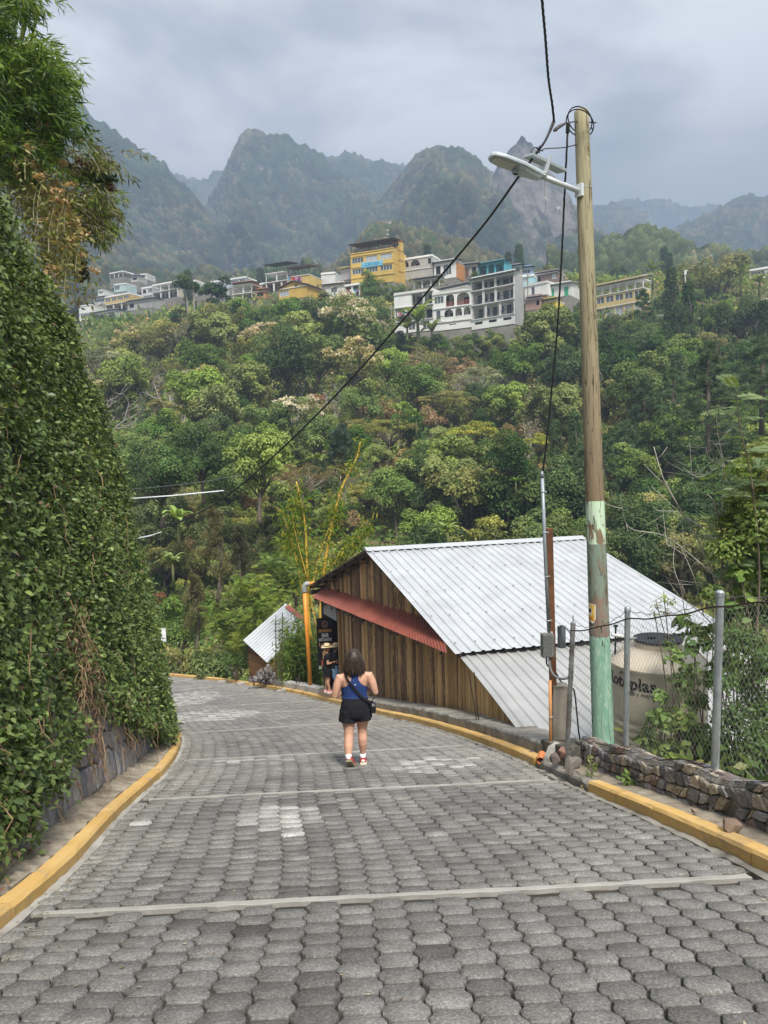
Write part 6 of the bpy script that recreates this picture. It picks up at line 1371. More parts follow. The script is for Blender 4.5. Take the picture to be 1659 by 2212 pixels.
PROTO['shrub'] = [broad('shrub', 19, MG, rx=1.8, rz=0.9, zc=1.2, n=14, lr=(0.5, 0.9), nleaf=2200, ls=0.26, r0=0.07), broad('shrub', 20, OL, rx=1.9, rz=0.9, zc=1.1, n=16, lr=(0.45, 0.8), nleaf=2200, ls=0.24, r0=0.07), broad('shrub', 21, LG, rx=1.7, rz=0.9, zc=1.1, n=14, lr=(0.45, 0.8), nleaf=2200, ls=0.25, r0=0.07)]
PROTO['pine'] = [pine('pine_tree', 22), pine('pine_tree', 23, 9.0, 3.0, 120)]
PROTO['bluepine'] = [pine('pine_tree', 24, 6.5, 2.3, 110, 0.75, [((0.075, 0.12, 0.09), 1), ((0.11, 0.16, 0.12), 1), ((0.055, 0.09, 0.065), 1)])]
PROTO['cypress'] = [broad('cypress_tree', 25, DG, rx=1.0, rz=3.2, zc=4.0, n=34, lr=(0.35, 0.75), shape='cone', nleaf=3600, ls=0.24, flat=1.2, trunk_top=None) if False else broad('cypress_tree', 25, DG, rx=1.15, rz=3.2, zc=4.0, n=38, lr=(0.35, 0.75), shape='cone', nleaf=3600, ls=0.24, flat=1.2)]
PROTO['banana'] = [banana('banana_plant', 26), banana('banana_plant', 27, 11, 2.0, 2.0)]
PROTO['yucca'] = [yucca('yucca_plant', 28), yucca('yucca_plant', 29, 2, 50, 0.7, 0.9)]
PROTO['russet'] = [broad('russet_tree', 30, RU, rx=3.4, rz=1.9, zc=3.6, n=46, lr=(0.5, 0.85), nleaf=5200, ls=0.17, bark=BARKP, asp=0.5)]
PROTO['wispy'] = [wispy('silky_oak_tree', 31, pal=[((0.10, 0.12, 0.045), 1), ((0.15, 0.145, 0.06), 1), ((0.075, 0.095, 0.04), 1)]), wispy('silky_oak_tree', 32, 7.5, [((0.12, 0.13, 0.05), 1), ((0.18, 0.155, 0.065), 1)], 40, 2.2)]
PROTO['feather'] = [feathery('feathery_tree', 33, pal=[((0.19, 0.23, 0.05), 1), ((0.25, 0.265, 0.055), 1), ((0.13, 0.18, 0.04), 1)], nleaf=1500, nb=46), feathery('feathery_tree', 34, 2.2, 5.0, 30, [((0.13, 0.2, 0.05), 1), ((0.17, 0.24, 0.06), 1)], 900)]
LAB = {'dark': ('dark green round-crowned tree on the forested slope below the town', 'tree', 'dark trees of the slope'),
       'mid': ('mid green leafy tree on the forested slope below the town', 'tree', 'mid green trees of the slope'),
       'olive': ('olive green thin-leaved tree on the forested slope below the town', 'tree', 'olive trees of the slope'),
       'light': ('fresh light green tree on the forested slope below the town', 'tree', 'light green trees of the slope'),
       'flat': ('flat-topped yellowish acacia on the forested slope below the town', 'tree', 'acacias of the slope'),
       'grey': ('silvery grey-green flat tree on the forested slope below the town', 'tree', 'silvery trees of the slope'),
       'white': ('tree with cream flower heads on the forested slope below the town', 'tree', 'flowering trees of the slope'),
       'bare': ('nearly leafless grey-twigged tree on the forested slope below the town', 'tree', 'bare trees of the slope'),
       'tan': ('dry straw-coloured shrub on the forested slope below the town', 'shrub', 'dry shrubs of the slope'),
       'orange': ('rusty orange shrub on the forested slope below the town', 'shrub', 'orange shrubs of the slope'),
       'shrub': ('low green shrub on the forested slope below the town', 'shrub', 'shrubs of the slope'),
       'pine': ('pine with rounded needle tufts on the forested slope below the town', 'tree', 'pines of the slope'),
       'cypress': ('narrow dark conifer on the forested slope below the town', 'tree', 'conifers of the slope'),
       'banana': ('banana plant with broad split leaves on the slope below the town', 'banana plant', 'banana plants of the slope'),
       'yucca': ('spiky yucca on the forested slope below the town', 'yucca', 'yuccas of the slope'),
       'russet': ('russet dome tree', 'tree', None), 'wispy': ('dark wispy silky oak on the slope beyond the road', 'tree', 'silky oaks beyond the road'), 'feather': ('feathery-leaved green tree on the slope beyond the road', 'tree', 'feathery trees beyond the road')}
SIZE = {'dark': 6.6, 'mid': 6.4, 'olive': 6.2, 'light': 5.8, 'flat': 7.4, 'grey': 6.0, 'white': 5.6, 'bare': 5.5, 'tan': 4.6, 'orange': 4.0, 'shrub': 4.0, 'pine': 7.0, 'bluepine': 4.8, 'cypress': 3.2, 'banana': 3.6, 'yucca': 1.7, 'russet': 7.2, 'wispy': 4.2, 'feather': 6.0}
NPL = [0]
def put(kind, p, wpx=None, s=None, label=None, group=None, var=None, lower=0.0):
 """stand a copy at p; wpx: the width it shows in the picture"""
 L = LAB.get(kind, ('', 'tree', None)); pr = PROTO[kind][(var if var is not None else random.randrange(99)) % len(PROTO[kind])]
 depth = p[1] * cos(PITCH);
 if s is None: s = wpx / FPX * depth / SIZE[kind]
 o = dup(pr, (p[0], p[1], p[2] - lower), random.uniform(0, 6.28), s * np.array([random.uniform(0.92, 1.08), random.uniform(0.92, 1.08), random.uniform(0.9, 1.12)]))
 tag(o, label or L[0], L[1], None if label else L[2]); NPL[0] += 1; return o
def left_edge(v): return float(np.interp(v, [560, 740, 940, 1150, 1300, 1440, 1600], [130, 200, 255, 310, 338, 355, 365]))
def forest():
 r = random.Random(41); placed = []
 kinds_up = ['dark', 'dark', 'mid', 'mid', 'light', 'olive', 'white', 'bare']
 kinds_mid = ['tan', 'grey', 'bare', 'olive', 'olive', 'flat', 'flat', 'flat', 'mid', 'bare', 'bare', 'bare', 'white', 'tan', 'light', 'light', 'shrub', 'grey', 'olive', 'light', 'mid', 'shrub', 'dark']
 kinds_low = ['bare', 'olive', 'flat', 'light', 'mid', 'olive', 'bare', 'light', 'flat', 'yucca', 'tan', 'shrub', 'mid', 'dark', 'shrub']
 kinds_right = ['dark', 'mid', 'dark', 'mid', 'pine', 'olive', 'cypress', 'mid', 'dark']
 v = 1330
 row = 0
 while v > 690:
  sp = 62 if v < 1000 else 58; u = 150 + (row % 2) * sp / 2
  while u < 1700:
   uu, vv = u + r.uniform(-20, 20), v + r.uniform(-14, 14)
   topv = np.interp(uu, [150, 300, 480, 700, 850, 1050, 1250, 1420, 1700], [800, 742, 720, 705, 730, 745, 740, 720, 690])
   ok = vv > topv and uu > left_edge(vv) - 40
   if vv > 1165 and uu > 660: ok = False
   if vv > 1240 and uu > 520: ok = False
   if ok:
    p = hit(uu, vv)
    if p is not None and p[1] > 31:
     if uu > 1180: ks = kinds_right
     elif vv < 800: ks = kinds_up
     elif vv < 1010: ks = kinds_mid
     else: ks = kinds_low
     k = r.choice(ks)
     if uu > 1180 and vv > 950 and r.random() < 0.35: k = 'shrub' if r.random() < 0.4 else 'light'
     if vv > 780 and r.random() < 0.05: k = 'banana'
     if r.random() < 0.012: k = 'orange'
     if 700 < uu < 1180 and r.random() < 0.16: k = r.choice(['shrub', 'tan', 'yucca', 'bare'])
     w = {'yucca': 34, 'banana': 62, 'shrub': 80, 'tan': 78, 'orange': 60, 'cypress': 62, 'pine': 105}.get(k, r.choice((r.uniform(52, 90), r.uniform(75, 115), r.uniform(100, 138))))
     sky_v = np.interp(uu, [150, 200, 260, 350, 400, 470, 560, 700, 780, 830, 870, 1000, 1100, 1150, 1230, 1280, 1350, 1480, 1560, 1700], [790, 752, 712, 686, 664, 655, 648, 648, 645, 672, 728, 742, 722, 672, 672, 705, 695, 665, 640, 640])
     if vv - 1.15 * w < sky_v: w = max(26, (vv - sky_v) / 1.15)
     if w > 34 or k in ('yucca', 'banana', 'shrub', 'tan', 'orange', 'cypress'): put(k, p, w)
   u += sp
  v -= 34 if v > 900 else 30; row += 1
forest()
def near_row():
 r = random.Random(8)
 for k in range(34):
  u = 930 + (k % 17) * 44 + r.uniform(-14, 14); Y = (56 if k < 17 else 66) + r.uniform(-3, 3); w = r.uniform(125, 185); d = ray(u, 1200); X = d[0] / d[1] * Y
  o = put(r.choice(['mid', 'dark', 'mid', 'olive', 'dark', 'light', 'bare']), np.array([X, Y, float(gh(X, Y))]), w); o['label'] = 'leafy tree rising right behind the tin roof of the restaurant'; o['group'] = 'trees right behind the tin roof'
near_row()
def town_trees():
 r = random.Random(5)
 for k in range(62):
  u = r.uniform(140, 580) if k < 30 else r.uniform(640, 1650); Y = r.uniform(250, 470) if k < 30 else r.uniform(212, 330); a = ray(u, 600); X = a[0] / a[1] * Y
  o = put(r.choice(['dark', 'mid', 'olive', 'mid', 'bare', 'cypress']), np.array([X, Y, float(gh(X, Y))]), r.uniform(28, 48)); o['label'] = 'small green tree among or behind the houses of the town'; o['group'] = 'trees among the town houses'
town_trees()
def undergrowth():
 r = np.random.default_rng(77); N = 60000; a = r.uniform(-0.5, 0.58, N); Y = np.exp(r.uniform(np.log(29), np.log(330), N)); X = a * Y; Z = gh(X, Y)
 d = np.full(N, 99.0)
 for k in range(0, len(RK), 6): cx, cy = road_xy(SR[k], WR / 2); d = np.minimum(d, np.hypot(X - cx, Y - cy))
 k = (d > 4.2); X, Y, Z = X[k], Y[k], Z[k]; n = len(X); sz = (0.10 + 0.0046 * Y) * r.uniform(0.6, 1.5, n)
 cl = fbm(X / (3 + Y * 0.05), Y / 6, 3, 50); pal = np.array([c[0] for c in MG + OL + LG + YG[:1] + TN[:1] + DG + MG]); kk = (cl * 2.2 * len(pal) + r.uniform(0, 3, n)).astype(int) % len(pal)
 pos = np.stack([X, Y, Z + r.random(n) ** 1.5 * (0.4 + 0.012 * Y)], 1); m = 3
 P = []
 for q in range(m):
  pp = pos + r.normal(0, 1, (n, 3)) * (sz * 0.5)[:, None] * np.array([1, 1, 0.6]); P.append(scatter(LEAF_Q, pp, rdir(n, r) + np.array([0, 0, .3]), rdir(n, r) + np.array([0, -0.5, 0.9]), sz * 0.6, sz, pal[kk] * r.uniform(0.7, 1.25, (n, 1))))
 V, F, C = join(P); tag(link('undergrowth', fmesh('undergrowth', V, F, FOL, C)), kind='stuff')
undergrowth()
def hero(kind, u, v, Y, w, label, var=0, s=None):
 p = at(u, v, Y); return put(kind, p, w, s, label, None, var)
def heroh(kind, u, v, w, label, var=0):
 p = hit(u, v); return put(kind, p, w, None, label, None, var)
hero('russet', 655, 1092, 52, 128, 'rounded russet-brown tree with pale branches above the yellow bamboo')
hero('bluepine', 741, 1030, 62, 82, 'bluish green young pine beside the russet tree')
hero('pine', 1528, 1015, 66, 165, 'tall pine with big round needle tufts behind the wire fence shrubs', 0)
hero('pine', 1645, 930, 70, 165, 'pine with round tufts cut off by the picture edge', 1)
hero('pine', 1455, 930, 82, 110, 'slender pine rising behind the tall tufted pine', 1)
hero('feather', 560, 1452, 35.5, 215, 'broad feathery yellow-green tree beyond the little wooden booth', 0)
hero('feather', 610, 1330, 39, 150, 'feathery green tree close behind the booth roof', 1)
hero('feather', 640, 1300, 44, 150, 'pale feathery tree behind the yellow bamboo', 0)
hero('wispy', 470, 1290, 43, 105, 'tall wispy dark olive tree left of the feathery tree', 1)
hero('wispy', 590, 1235, 48, 100, 'wispy brownish olive tree below the russet crown', 0)
hero('wispy', 520, 1260, 46, 90, 'wispy olive tree between two feathery crowns', 0)
hero('wispy', 425, 1400, 38, 85, 'dark wispy tree standing close to the ivy edge', 1)
hero('banana', 388, 1185, 50, 95, 'large banana plant in the dark hollow by the ivy', 0)
hero('banana', 375, 1260, 44, 80, 'smaller banana plant lower in the dark hollow', 1)
hero('banana', 968, 1185, 52, 80, 'pale banana plant just above the tin roof ridge', 1)
hero('banana', 690, 1030, 58, 60, 'banana plant peeking over the russet tree', 1)
hero('banana', 1115, 1068, 60, 40, 'small banana plant under the dark tree behind the conduit', 0)
hero('dark', 1095, 1080, 62, 130, 'dark round tree behind the grey conduit', 0)
hero('dark', 350, 1130, 55, 150, 'dark spreading tree whose crown meets the ivy edge', 1)
hero('dark', 440, 1080, 62, 150, 'large dark crown left of the light green tree', 0)
hero('light', 560, 1120, 56, 150, 'bright green tree to the side of the russet crown', 0)
hero('shrub', 400, 1468, 36, 120, 'leafy bush leaning over the far yellow kerb', 1)
hero('shrub', 470, 1478, 34, 130, 'green bush behind the far kerb', 0)
hero('shrub', 520, 1450, 36, 120, 'bright green bush beside the rubble pile', 2)
hero('shrub', 385, 1400, 40, 110, 'viny bush below the white notice board', 0)
hero('mid', 400, 1430, 42, 130, 'viny green tree near the far bend of the road', 0)
o = hero('yucca', 512, 1462, 30.5, 70, 'spiky green yucca on the roadside near the rubble pile', 1)
for (k, u, v, Y, w, lb, va) in (('dark', 780, 752, 150, 150, 'big dark tree under the yellow block', 0), ('dark', 605, 752, 158, 125, 'big dark tree in front of the yellow gabled house', 1), ('mid', 690, 715, 170, 105, 'bright loose tree beside the yellow gabled house', 0), ('dark', 470, 745, 165, 135, 'broad dark tree on the skyline of the slope', 0),
        ('mid', 530, 735, 168, 110, 'rounded green tree left of the dark shack tree', 1), ('cypress', 497, 705, 190, 40, 'bright narrow tree before the dark shacks', 0), ('white', 380, 715, 180, 65, 'tree covered with white blossom near the town edge', 0), ('mid', 800, 655, 195, 80, 'fresh green tree under the blue sign building', 1), ('mid', 850, 655, 192, 70, 'pale green tree at the foot of the yellow block', 0), ('bare', 890, 660, 185, 70, 'grey leafless tree beside the white terraces', 2),
        ('dark', 1160, 735, 150, 100, 'dark tree at the foot of the white arcaded house', 1), ('mid', 1245, 690, 176, 60, 'dark green tree behind the wooden pole', 0), ('olive', 1370, 740, 165, 130, 'olive tree before the long yellow upper storey', 1), ('mid', 1470, 690, 180, 130, 'spreading green tree hiding the white portico', 0), ('olive', 1540, 650, 190, 170, 'wide olive tree on the right skyline', 0), ('flat', 1487, 606, 230, 90, 'flat brownish tree on the skyline by the small mast', 0), ('dark', 1640, 720, 170, 80, 'dark tree with a yellow top beside the frame edge', 1), ('mid', 1030, 612, 200, 45, 'round bright tree before the turquoise house', 0), ('dark', 1455, 735, 155, 100, 'dark leafy tree in front of the white portico', 0)):
 o = hero(k, u, v + 0.33 * w, Y, w * 0.8, lb, va); o.location.z = min(o.location.z, float(gh(o.location.x, o.location.y)) + 1.0)
for (u, v, Y, w, va) in ((905, 745, 146, 80, 0), (880, 740, 147, 60, 1), (935, 750, 146, 55, 0), (1600, 612, 185, 70, 0), (1640, 620, 180, 70, 1), (1575, 600, 188, 50, 1), (1410, 600, 185, 60, 0), (860, 930, 80, 70, 1), (900, 945, 78, 60, 0), (1170, 690, 150, 50, 1)):
 o = hero('banana', u, v + (w * 0.35 if v < 800 else 0), Y, w * (1.5 if v < 800 and u < 1100 else 0.85 if v < 800 else 1), 'banana plant clump with pale leaves at the edge of the houses' if v < 800 else 'pale banana plant in the middle of the open slope', va); o['group'] = 'banana plants by the houses' if v < 800 else 'banana plants of the open slope'
rr_ = random.Random(3)
for k in range(13):
 u = 842 + k * 22 + rr_.uniform(-5, 5); w = rr_.uniform(36, 52); o = hero(rr_.choice(['shrub', 'mid', 'light', 'olive', 'mid']), u, (738 if u < 1000 else 732) + 0.9 * w, 148.5 - (u - 842) * 0.02, w, 'bushy tree in the row hiding the foot of the white terraces', rr_.randrange(3)); o['group'] = 'row of trees below the white terraces'
def palmtree():
 b = MB(); r = random.Random(3); P = []; g = np.random.default_rng(5)
 base = at(415, 728, 172); root = thing('tall_tree', 'tall dark tree on three bare pale trunks above the slope', 'tree', base); lob = []
 for x0, h in ((-0.6, 11.5), (0.7, 12.0), (3.4, 9.5), (4.6, 9)):
  b.tube([(x0, 0, -1), (x0 * 1.1, 0, h * 0.5), (x0 * 1.5 - 0.2, 0, h)], [0.32, 0.24, 0.16], 6)
  for k in range(6): lob.append((np.array([x0 * 1.5 + g.normal(0, 1.9), g.normal(0, 1.6), h + g.normal(0.4, 1.1)]), g.uniform(0.9, 1.7)))
 b.build('trunk', BARKP, root, smooth=True); V, F, C = join(crown(6, lob, 3600, 0.55, DG, 0.7)); link('crown', fmesh('crown', V, F, FOL, C), root)
palmtree()
def bamboo_yellow():
 root = thing('yellow_bamboo', 'golden bamboo with thin arching canes behind the restaurant gable', 'bamboo', at(680, 1380, 28)); b = MB(); g = np.random.default_rng(8); P = []; r = random.Random(8)
 YB = plain('yellow_cane', (0.52, 0.33, 0.045), 0.45, var=0.2, scale=2, bmp=0)
 for pts, rad in (([(668, 1390), (666, 1300), (663, 1220), (660, 1150), (654, 1100), (640, 1040)], 0.07), ([(690, 1380), (697, 1260), (708, 1180), (722, 1110), (740, 1050), (770, 990), (778, 955)], 0.075), ([(676, 1390), (650, 1260), (625, 1150), (600, 1095)], 0.025), ([(690, 1380), (660, 1250), (640, 1200), (620, 1160)], 0.02), ([(680, 1380), (730, 1220), (775, 1160), (800, 1130)], 0.022), ([(668, 1300), (690, 1200), (715, 1130), (730, 1100)], 0.02), ([(664, 1250), (640, 1160), (632, 1110), (636, 1080)], 0.018), ([(700, 1240), (745, 1190), (790, 1150)], 0.016), ([(668, 1310), (700, 1230), (750, 1190)], 0.016)):
  Q = catmull([at(u, v, 28 + 0.2 * i) for i, (u, v) in enumerate(pts)], 6); b.tube(Q, np.linspace(rad, rad * 0.35, len(Q)), 7)
  for k in range(int(100 if rad > 0.03 else 60)):
   i = g.integers(len(Q) // 3, len(Q)); p = Q[i]; n = 4; d = rdir(n, g) * 0.7 + np.array([0, 0, -0.3]); cols = np.array([(0.17, 0.22, 0.04), (0.3, 0.27, 0.05), (0.1, 0.17, 0.03)])[g.integers(0, 3, n)]
   P.append(scatter(LEAF_Q, np.tile(p, (n, 1)) + g.normal(0, 0.18, (n, 3)), d, rdir(n, g), 0.05, 0.32 * g.uniform(0.6, 1.2, n), cols))
 o = b.build('canes', YB, smooth=True); o.name = 'cane_stems'; adopt(o, root); V, F, C = join(P); o = link('leaves', fmesh('leaves', V, F, FOL, C)); adopt(o, root)
 root = thing('green_bamboo', 'bushy green bamboo between the orange pipe and the booth', 'bamboo', at(640, 1480, 27.4)); P = []; b = MB()
 for k in range(26):
  u0 = g.uniform(612, 690); p0 = at(u0, 1490, 27.6 + g.uniform(0, 1.2)); h = g.uniform(1.6, 3.0); lean = g.normal(0, 0.35, 2); Q = [p0 + np.array([lean[0] * t * t, lean[1] * t * t, h * t]) for t in np.linspace(0, 1, 5)]; b.tube(Q, np.linspace(0.02, 0.008, 5), 5)
  for j in range(60):
   t = g.uniform(0.15, 1); p = p0 + np.array([lean[0] * t * t, lean[1] * t * t, h * t]); n = 4; d = rdir(n, g) * 0.8 + np.array([0, 0, -0.45]); cols = np.array([(0.12, 0.19, 0.035), (0.2, 0.24, 0.05), (0.07, 0.13, 0.03)])[g.integers(0, 3, n)]
   P.append(scatter(LEAF_Q, np.tile(p, (n, 1)) + g.normal(0, 0.16, (n, 3)), d, rdir(n, g), 0.04, 0.28 * g.uniform(0.6, 1.2, n), cols))
 o = b.build('cane_stems', plain('green_cane', (0.16, 0.2, 0.05), 0.5, bmp=0)); adopt(o, root); V, F, C = join(P); o = link('leaves', fmesh('leaves', V, F, FOL, C)); adopt(o, root)
bamboo_yellow()
FOLN = foliage_mat('near_leaf', 0.45, 0.22, 0.32, 0.0)
def bamboo_top():
 root = thing('bamboo_clump', 'big feathery dark green bamboo drooping over the ivy wall', 'bamboo', at(-60, 420, 12)); g = np.random.default_rng(15); P = []; b = MB()
 def spray(u, v, Y, L, n, ang, pal, dens=1.0):
  p = at(u, v, Y); d = np.array([cos(ang), g.normal(0, 0.35), sin(ang)]); Q = []; q = p.copy()
  for i in range(9): Q.append(q.copy()); q = q + unit(d) * L / 8; d = d + np.array([0.02, 0, -0.10])
  b.tube(Q, np.linspace(0.008, 0.002, 9), 3, cap=False); Q = np.array(Q)
  m = int(n * dens); t = g.integers(1, 9, m); pos = Q[t] + g.normal(0, 0.035, (m, 3)); dd = np.diff(np.vstack([Q, Q[-1:] + (Q[-1:] - Q[-2:-1])]), axis=0)[t]
  yd = unit(unit(dd) * 0.7 + rdir(m, g) * 0.75 + np.array([0.0, 0, -0.32])); cols = np.array(pal)[g.integers(0, len(pal), m)] * g.uniform(0.7, 1.3, (m, 1))
  P.append(scatter(LEAF_Q, pos, yd, rdir(m, g) + np.array([0, -0.4, 0.7]), 0.024, 0.17 * g.uniform(0.6, 1.25, m), cols))
 DB = [(0.045, 0.085, 0.014), (0.08, 0.13, 0.022), (0.12, 0.175, 0.03), (0.03, 0.06, 0.012)]; LB_ = [(0.15, 0.21, 0.035), (0.2, 0.25, 0.05), (0.09, 0.15, 0.025)]
 edge = [(0, 30), (30, 45), (70, 42), (88, 45)],
 def inside(u, v):                             # the outline of the clump in the picture, three billows
  return ((u + 20) / 95) ** 2 + ((v - 10) / 62) ** 2 < 1 or ((u + 30) / 178) ** 2 + ((v - 178) / 92) ** 2 < 1 or ((u + 30) / 188) ** 2 + ((v - 262) / 72) ** 2 < 1 or ((u + 20) / 120) ** 2 + ((v - 340) / 62) ** 2 < 1
 k = 0
 while k < 620:
  u, v = g.uniform(-90, 160), g.uniform(-40, 400)
  if not inside(u, v): continue
  k += 1; Y = g.uniform(9.6, 13.5); top = inside(u, v) and not inside(u, v - 26)
  spray(u - 18, v - 8, Y, g.uniform(0.25, 0.5), 34, g.uniform(-0.7, 0.6), LB_ if (top or g.random() < 0.15) else DB)  # sprays on the upper rim get lighter leaves: light on top painted in
 for i in range(7):
  u = g.uniform(-80, 60); b.tube(catmull([at(u - 40, 480, 12), at(u - 20, 300, 11.5), at(u + 10, 120, 11), at(u + 30, 20, 10.8)], 5), 0.02, 5)
 o = b.build('cane_stems', plain('green_cane', (0.16, 0.2, 0.05))); adopt(o, root); V, F, C = join(P); o = link('leaves', fmesh('leaves', V, F, FOLN, C)); adopt(o, root)
 root = thing('bamboo_branch', 'sparse yellowish bamboo branches reaching out past the dry flowers', 'bamboo', at(100, 560, 14)); P.clear(); b2 = MB()
 b.v.clear(); b.f.clear(); b.m.clear(); b.c.clear()
 MBp = [(0.10, 0.12, 0.03), (0.16, 0.165, 0.04), (0.07, 0.09, 0.025), (0.2, 0.18, 0.06)]
 for (cu, cv, ru, rv, n) in ((130, 330, 45, 25, 26), (185, 335, 30, 18, 16), (215, 352, 45, 18, 30), (160, 375, 45, 20, 20), (205, 375, 30, 16, 10), (120, 400, 45, 40, 26), (150, 430, 50, 25, 34), (205, 445, 42, 32, 60), (195, 480, 45, 34, 56), (170, 470, 40, 40, 40), (222, 500, 16, 26, 20), (165, 520, 22, 40, 14)):
  for _ in range(int(n * 0.62)):
   u = g.normal(cu, ru * 0.55); v = g.normal(cv, rv * 0.55); spray(u - 12, v - 10, g.uniform(12.5, 14.5), g.uniform(0.22, 0.42), 26, g.uniform(-1.1, 0.35), MBp if g.random() < 0.8 else LB_)
 for pts in (((70, 440), (130, 405), (180, 392), (240, 362)), ((70, 470), (140, 425), (190, 412), (225, 402)), ((130, 405), (165, 345), (180, 330)), ((90, 500), (150, 455), (205, 430), (225, 460))):
  b.tube(catmull([at(u, v, 13.5) for u, v in pts], 5), np.linspace(0.018, 0.006, (len(pts) - 1) * 5 + 1), 5)
 o = b.build('branches', BARKG); o.name = 'branch_stems'; adopt(o, root); V, F, C = join(P); o = link('leaves', fmesh('leaves', V, F, FOLN, C)); adopt(o, root)
 root = thing('leafy_branch', 'dark green leafy branch with hanging brown bunches over the ivy', 'branch', at(120, 460, 13)); P = []; b = MB(); b.tube(catmull([at(u, v, 13.2) for u, v in ((80, 480), (130, 425), (175, 405), (225, 400))], 5), np.linspace(0.025, 0.008, 16), 5)
 lob = [(at(u, v, 13.2), 0.13 * s) for u, v, s in ((175, 388, 1), (190, 382, 1), (205, 386, 1.1), (222, 392, 1), (235, 386, 0.9), (228, 402, 0.8), (212, 400, 1), (162, 376, 0.8), (160, 560, 1), (170, 580, 1.2), (178, 600, 1), (150, 540, 0.9))]
 P += crown(91, lob[:8], 900, 0.085, [((0.03, 0.075, 0.03), 2), ((0.05, 0.10, 0.035), 1)], 0.7); P += crown(92, lob[8:], 420, 0.09, [((0.10, 0.085, 0.03), 2), ((0.07, 0.08, 0.025), 1)], 1.2)
 bb = [(at(u, v, 13.1), 0.06) for u, v in ((150, 365), (165, 370), (180, 372), (195, 375), (190, 360), (210, 372), (172, 352), (240, 405), (236, 412))]; P += crown(93, bb, 500, 0.07, [((0.13, 0.085, 0.04), 2), ((0.2, 0.13, 0.06), 1)], 1.3)
 o = b.build('branch_stems', BARKG); adopt(o, root); V, F, C = join(P); o = link('leaves', fmesh('leaves', V, F, FOLN, C)); adopt(o, root)
 root = thing('dry_flower_bush', 'tall bush with flat tan flower heads growing over the ivy top', 'bush', at(90, 620, 10)); P = []; b = MB(); r = random.Random(6)
 heads = []
 for k in range(95):
  t = r.random(); u = 70 + 95 * t + r.gauss(0, 26); v = 352 + 215 * t + r.gauss(0, 34)
  if u < 20 + (v - 340) * 0.33: u = 20 + (v - 340) * 0.33 + r.uniform(0, 30)
  heads.append((u, v, r.uniform(9.6, 11.2)))
 for (u, v, Y) in heads:
  p = at(u, v, Y); n = 26; a = g.uniform(0, 6.28, n); q = np.sqrt(g.random(n)) * 0.085 * r.uniform(0.7, 1.2); pos = p + np.stack([np.cos(a) * q, np.sin(a) * q, 0.03 * (1 - (q / 0.1) ** 2) + g.normal(0, 0.008, n)], 1)
  cols = np.array([(0.40, 0.27, 0.115), (0.50, 0.36, 0.17), (0.32, 0.2, 0.08)])[g.integers(0, 3, n)] * g.uniform(0.75, 1.2, (n, 1)); P.append(scatter(LEAF_Q, pos, rdir(n, g), rdir(n, g) * 0.6 + np.array([0, -0.3, 1]), 0.04, 0.045, cols))
  f = at(u - 10 - 0.05 * (v - 340), v + r.uniform(60, 110), Y); b.tube(catmull([f, f + (p - f) * 0.5 + np.array([-0.03, 0, 0]), p], 4), np.linspace(0.008, 0.003, 9), 4)
  n = 34; t_ = g.random(n)[:, None]; pos = f + (p - f) * t_ + g.normal(0, 0.09, (n, 3)); cols = np.array([(0.22, 0.24, 0.06), (0.15, 0.19, 0.045), (0.3, 0.27, 0.09)])[g.integers(0, 3, n)]; P.append(scatter(LEAF_Q, pos, rdir(n, g) + np.array([0, 0, -0.3]), rdir(n, g) + np.array([0, -.3, .7]), 0.035, 0.10 * g.uniform(0.6, 1.2, n), cols))
 o = b.build('stalks', plain('pale_stalk', (0.3, 0.27, 0.17), 0.8, bmp=0)); o.name = 'stalk_stems'; adopt(o, root); V, F, C = join(P); o = link('flower_heads', fmesh('flower_heads', V, F, FOLN, C)); o.name = 'foliage'; adopt(o, root)
bamboo_top()
HEART = (np.array([(0, 0.05, 0), (0.30, -0.06, 0.06), (0.5, 0.2, 0.08), (0.36, 0.6, 0.03), (0, 1.0, -0.06), (-0.36, 0.6, 0.03), (-0.5, 0.2, 0.08), (-0.30, -0.06, 0.06), (0, 0.45, -0.02)], float), [np.array([(0, 1, 8), (1, 2, 8), (2, 3, 8), (3, 4, 8), (4, 5, 8), (5, 6, 8), (6, 7, 8), (7, 0, 8)])])
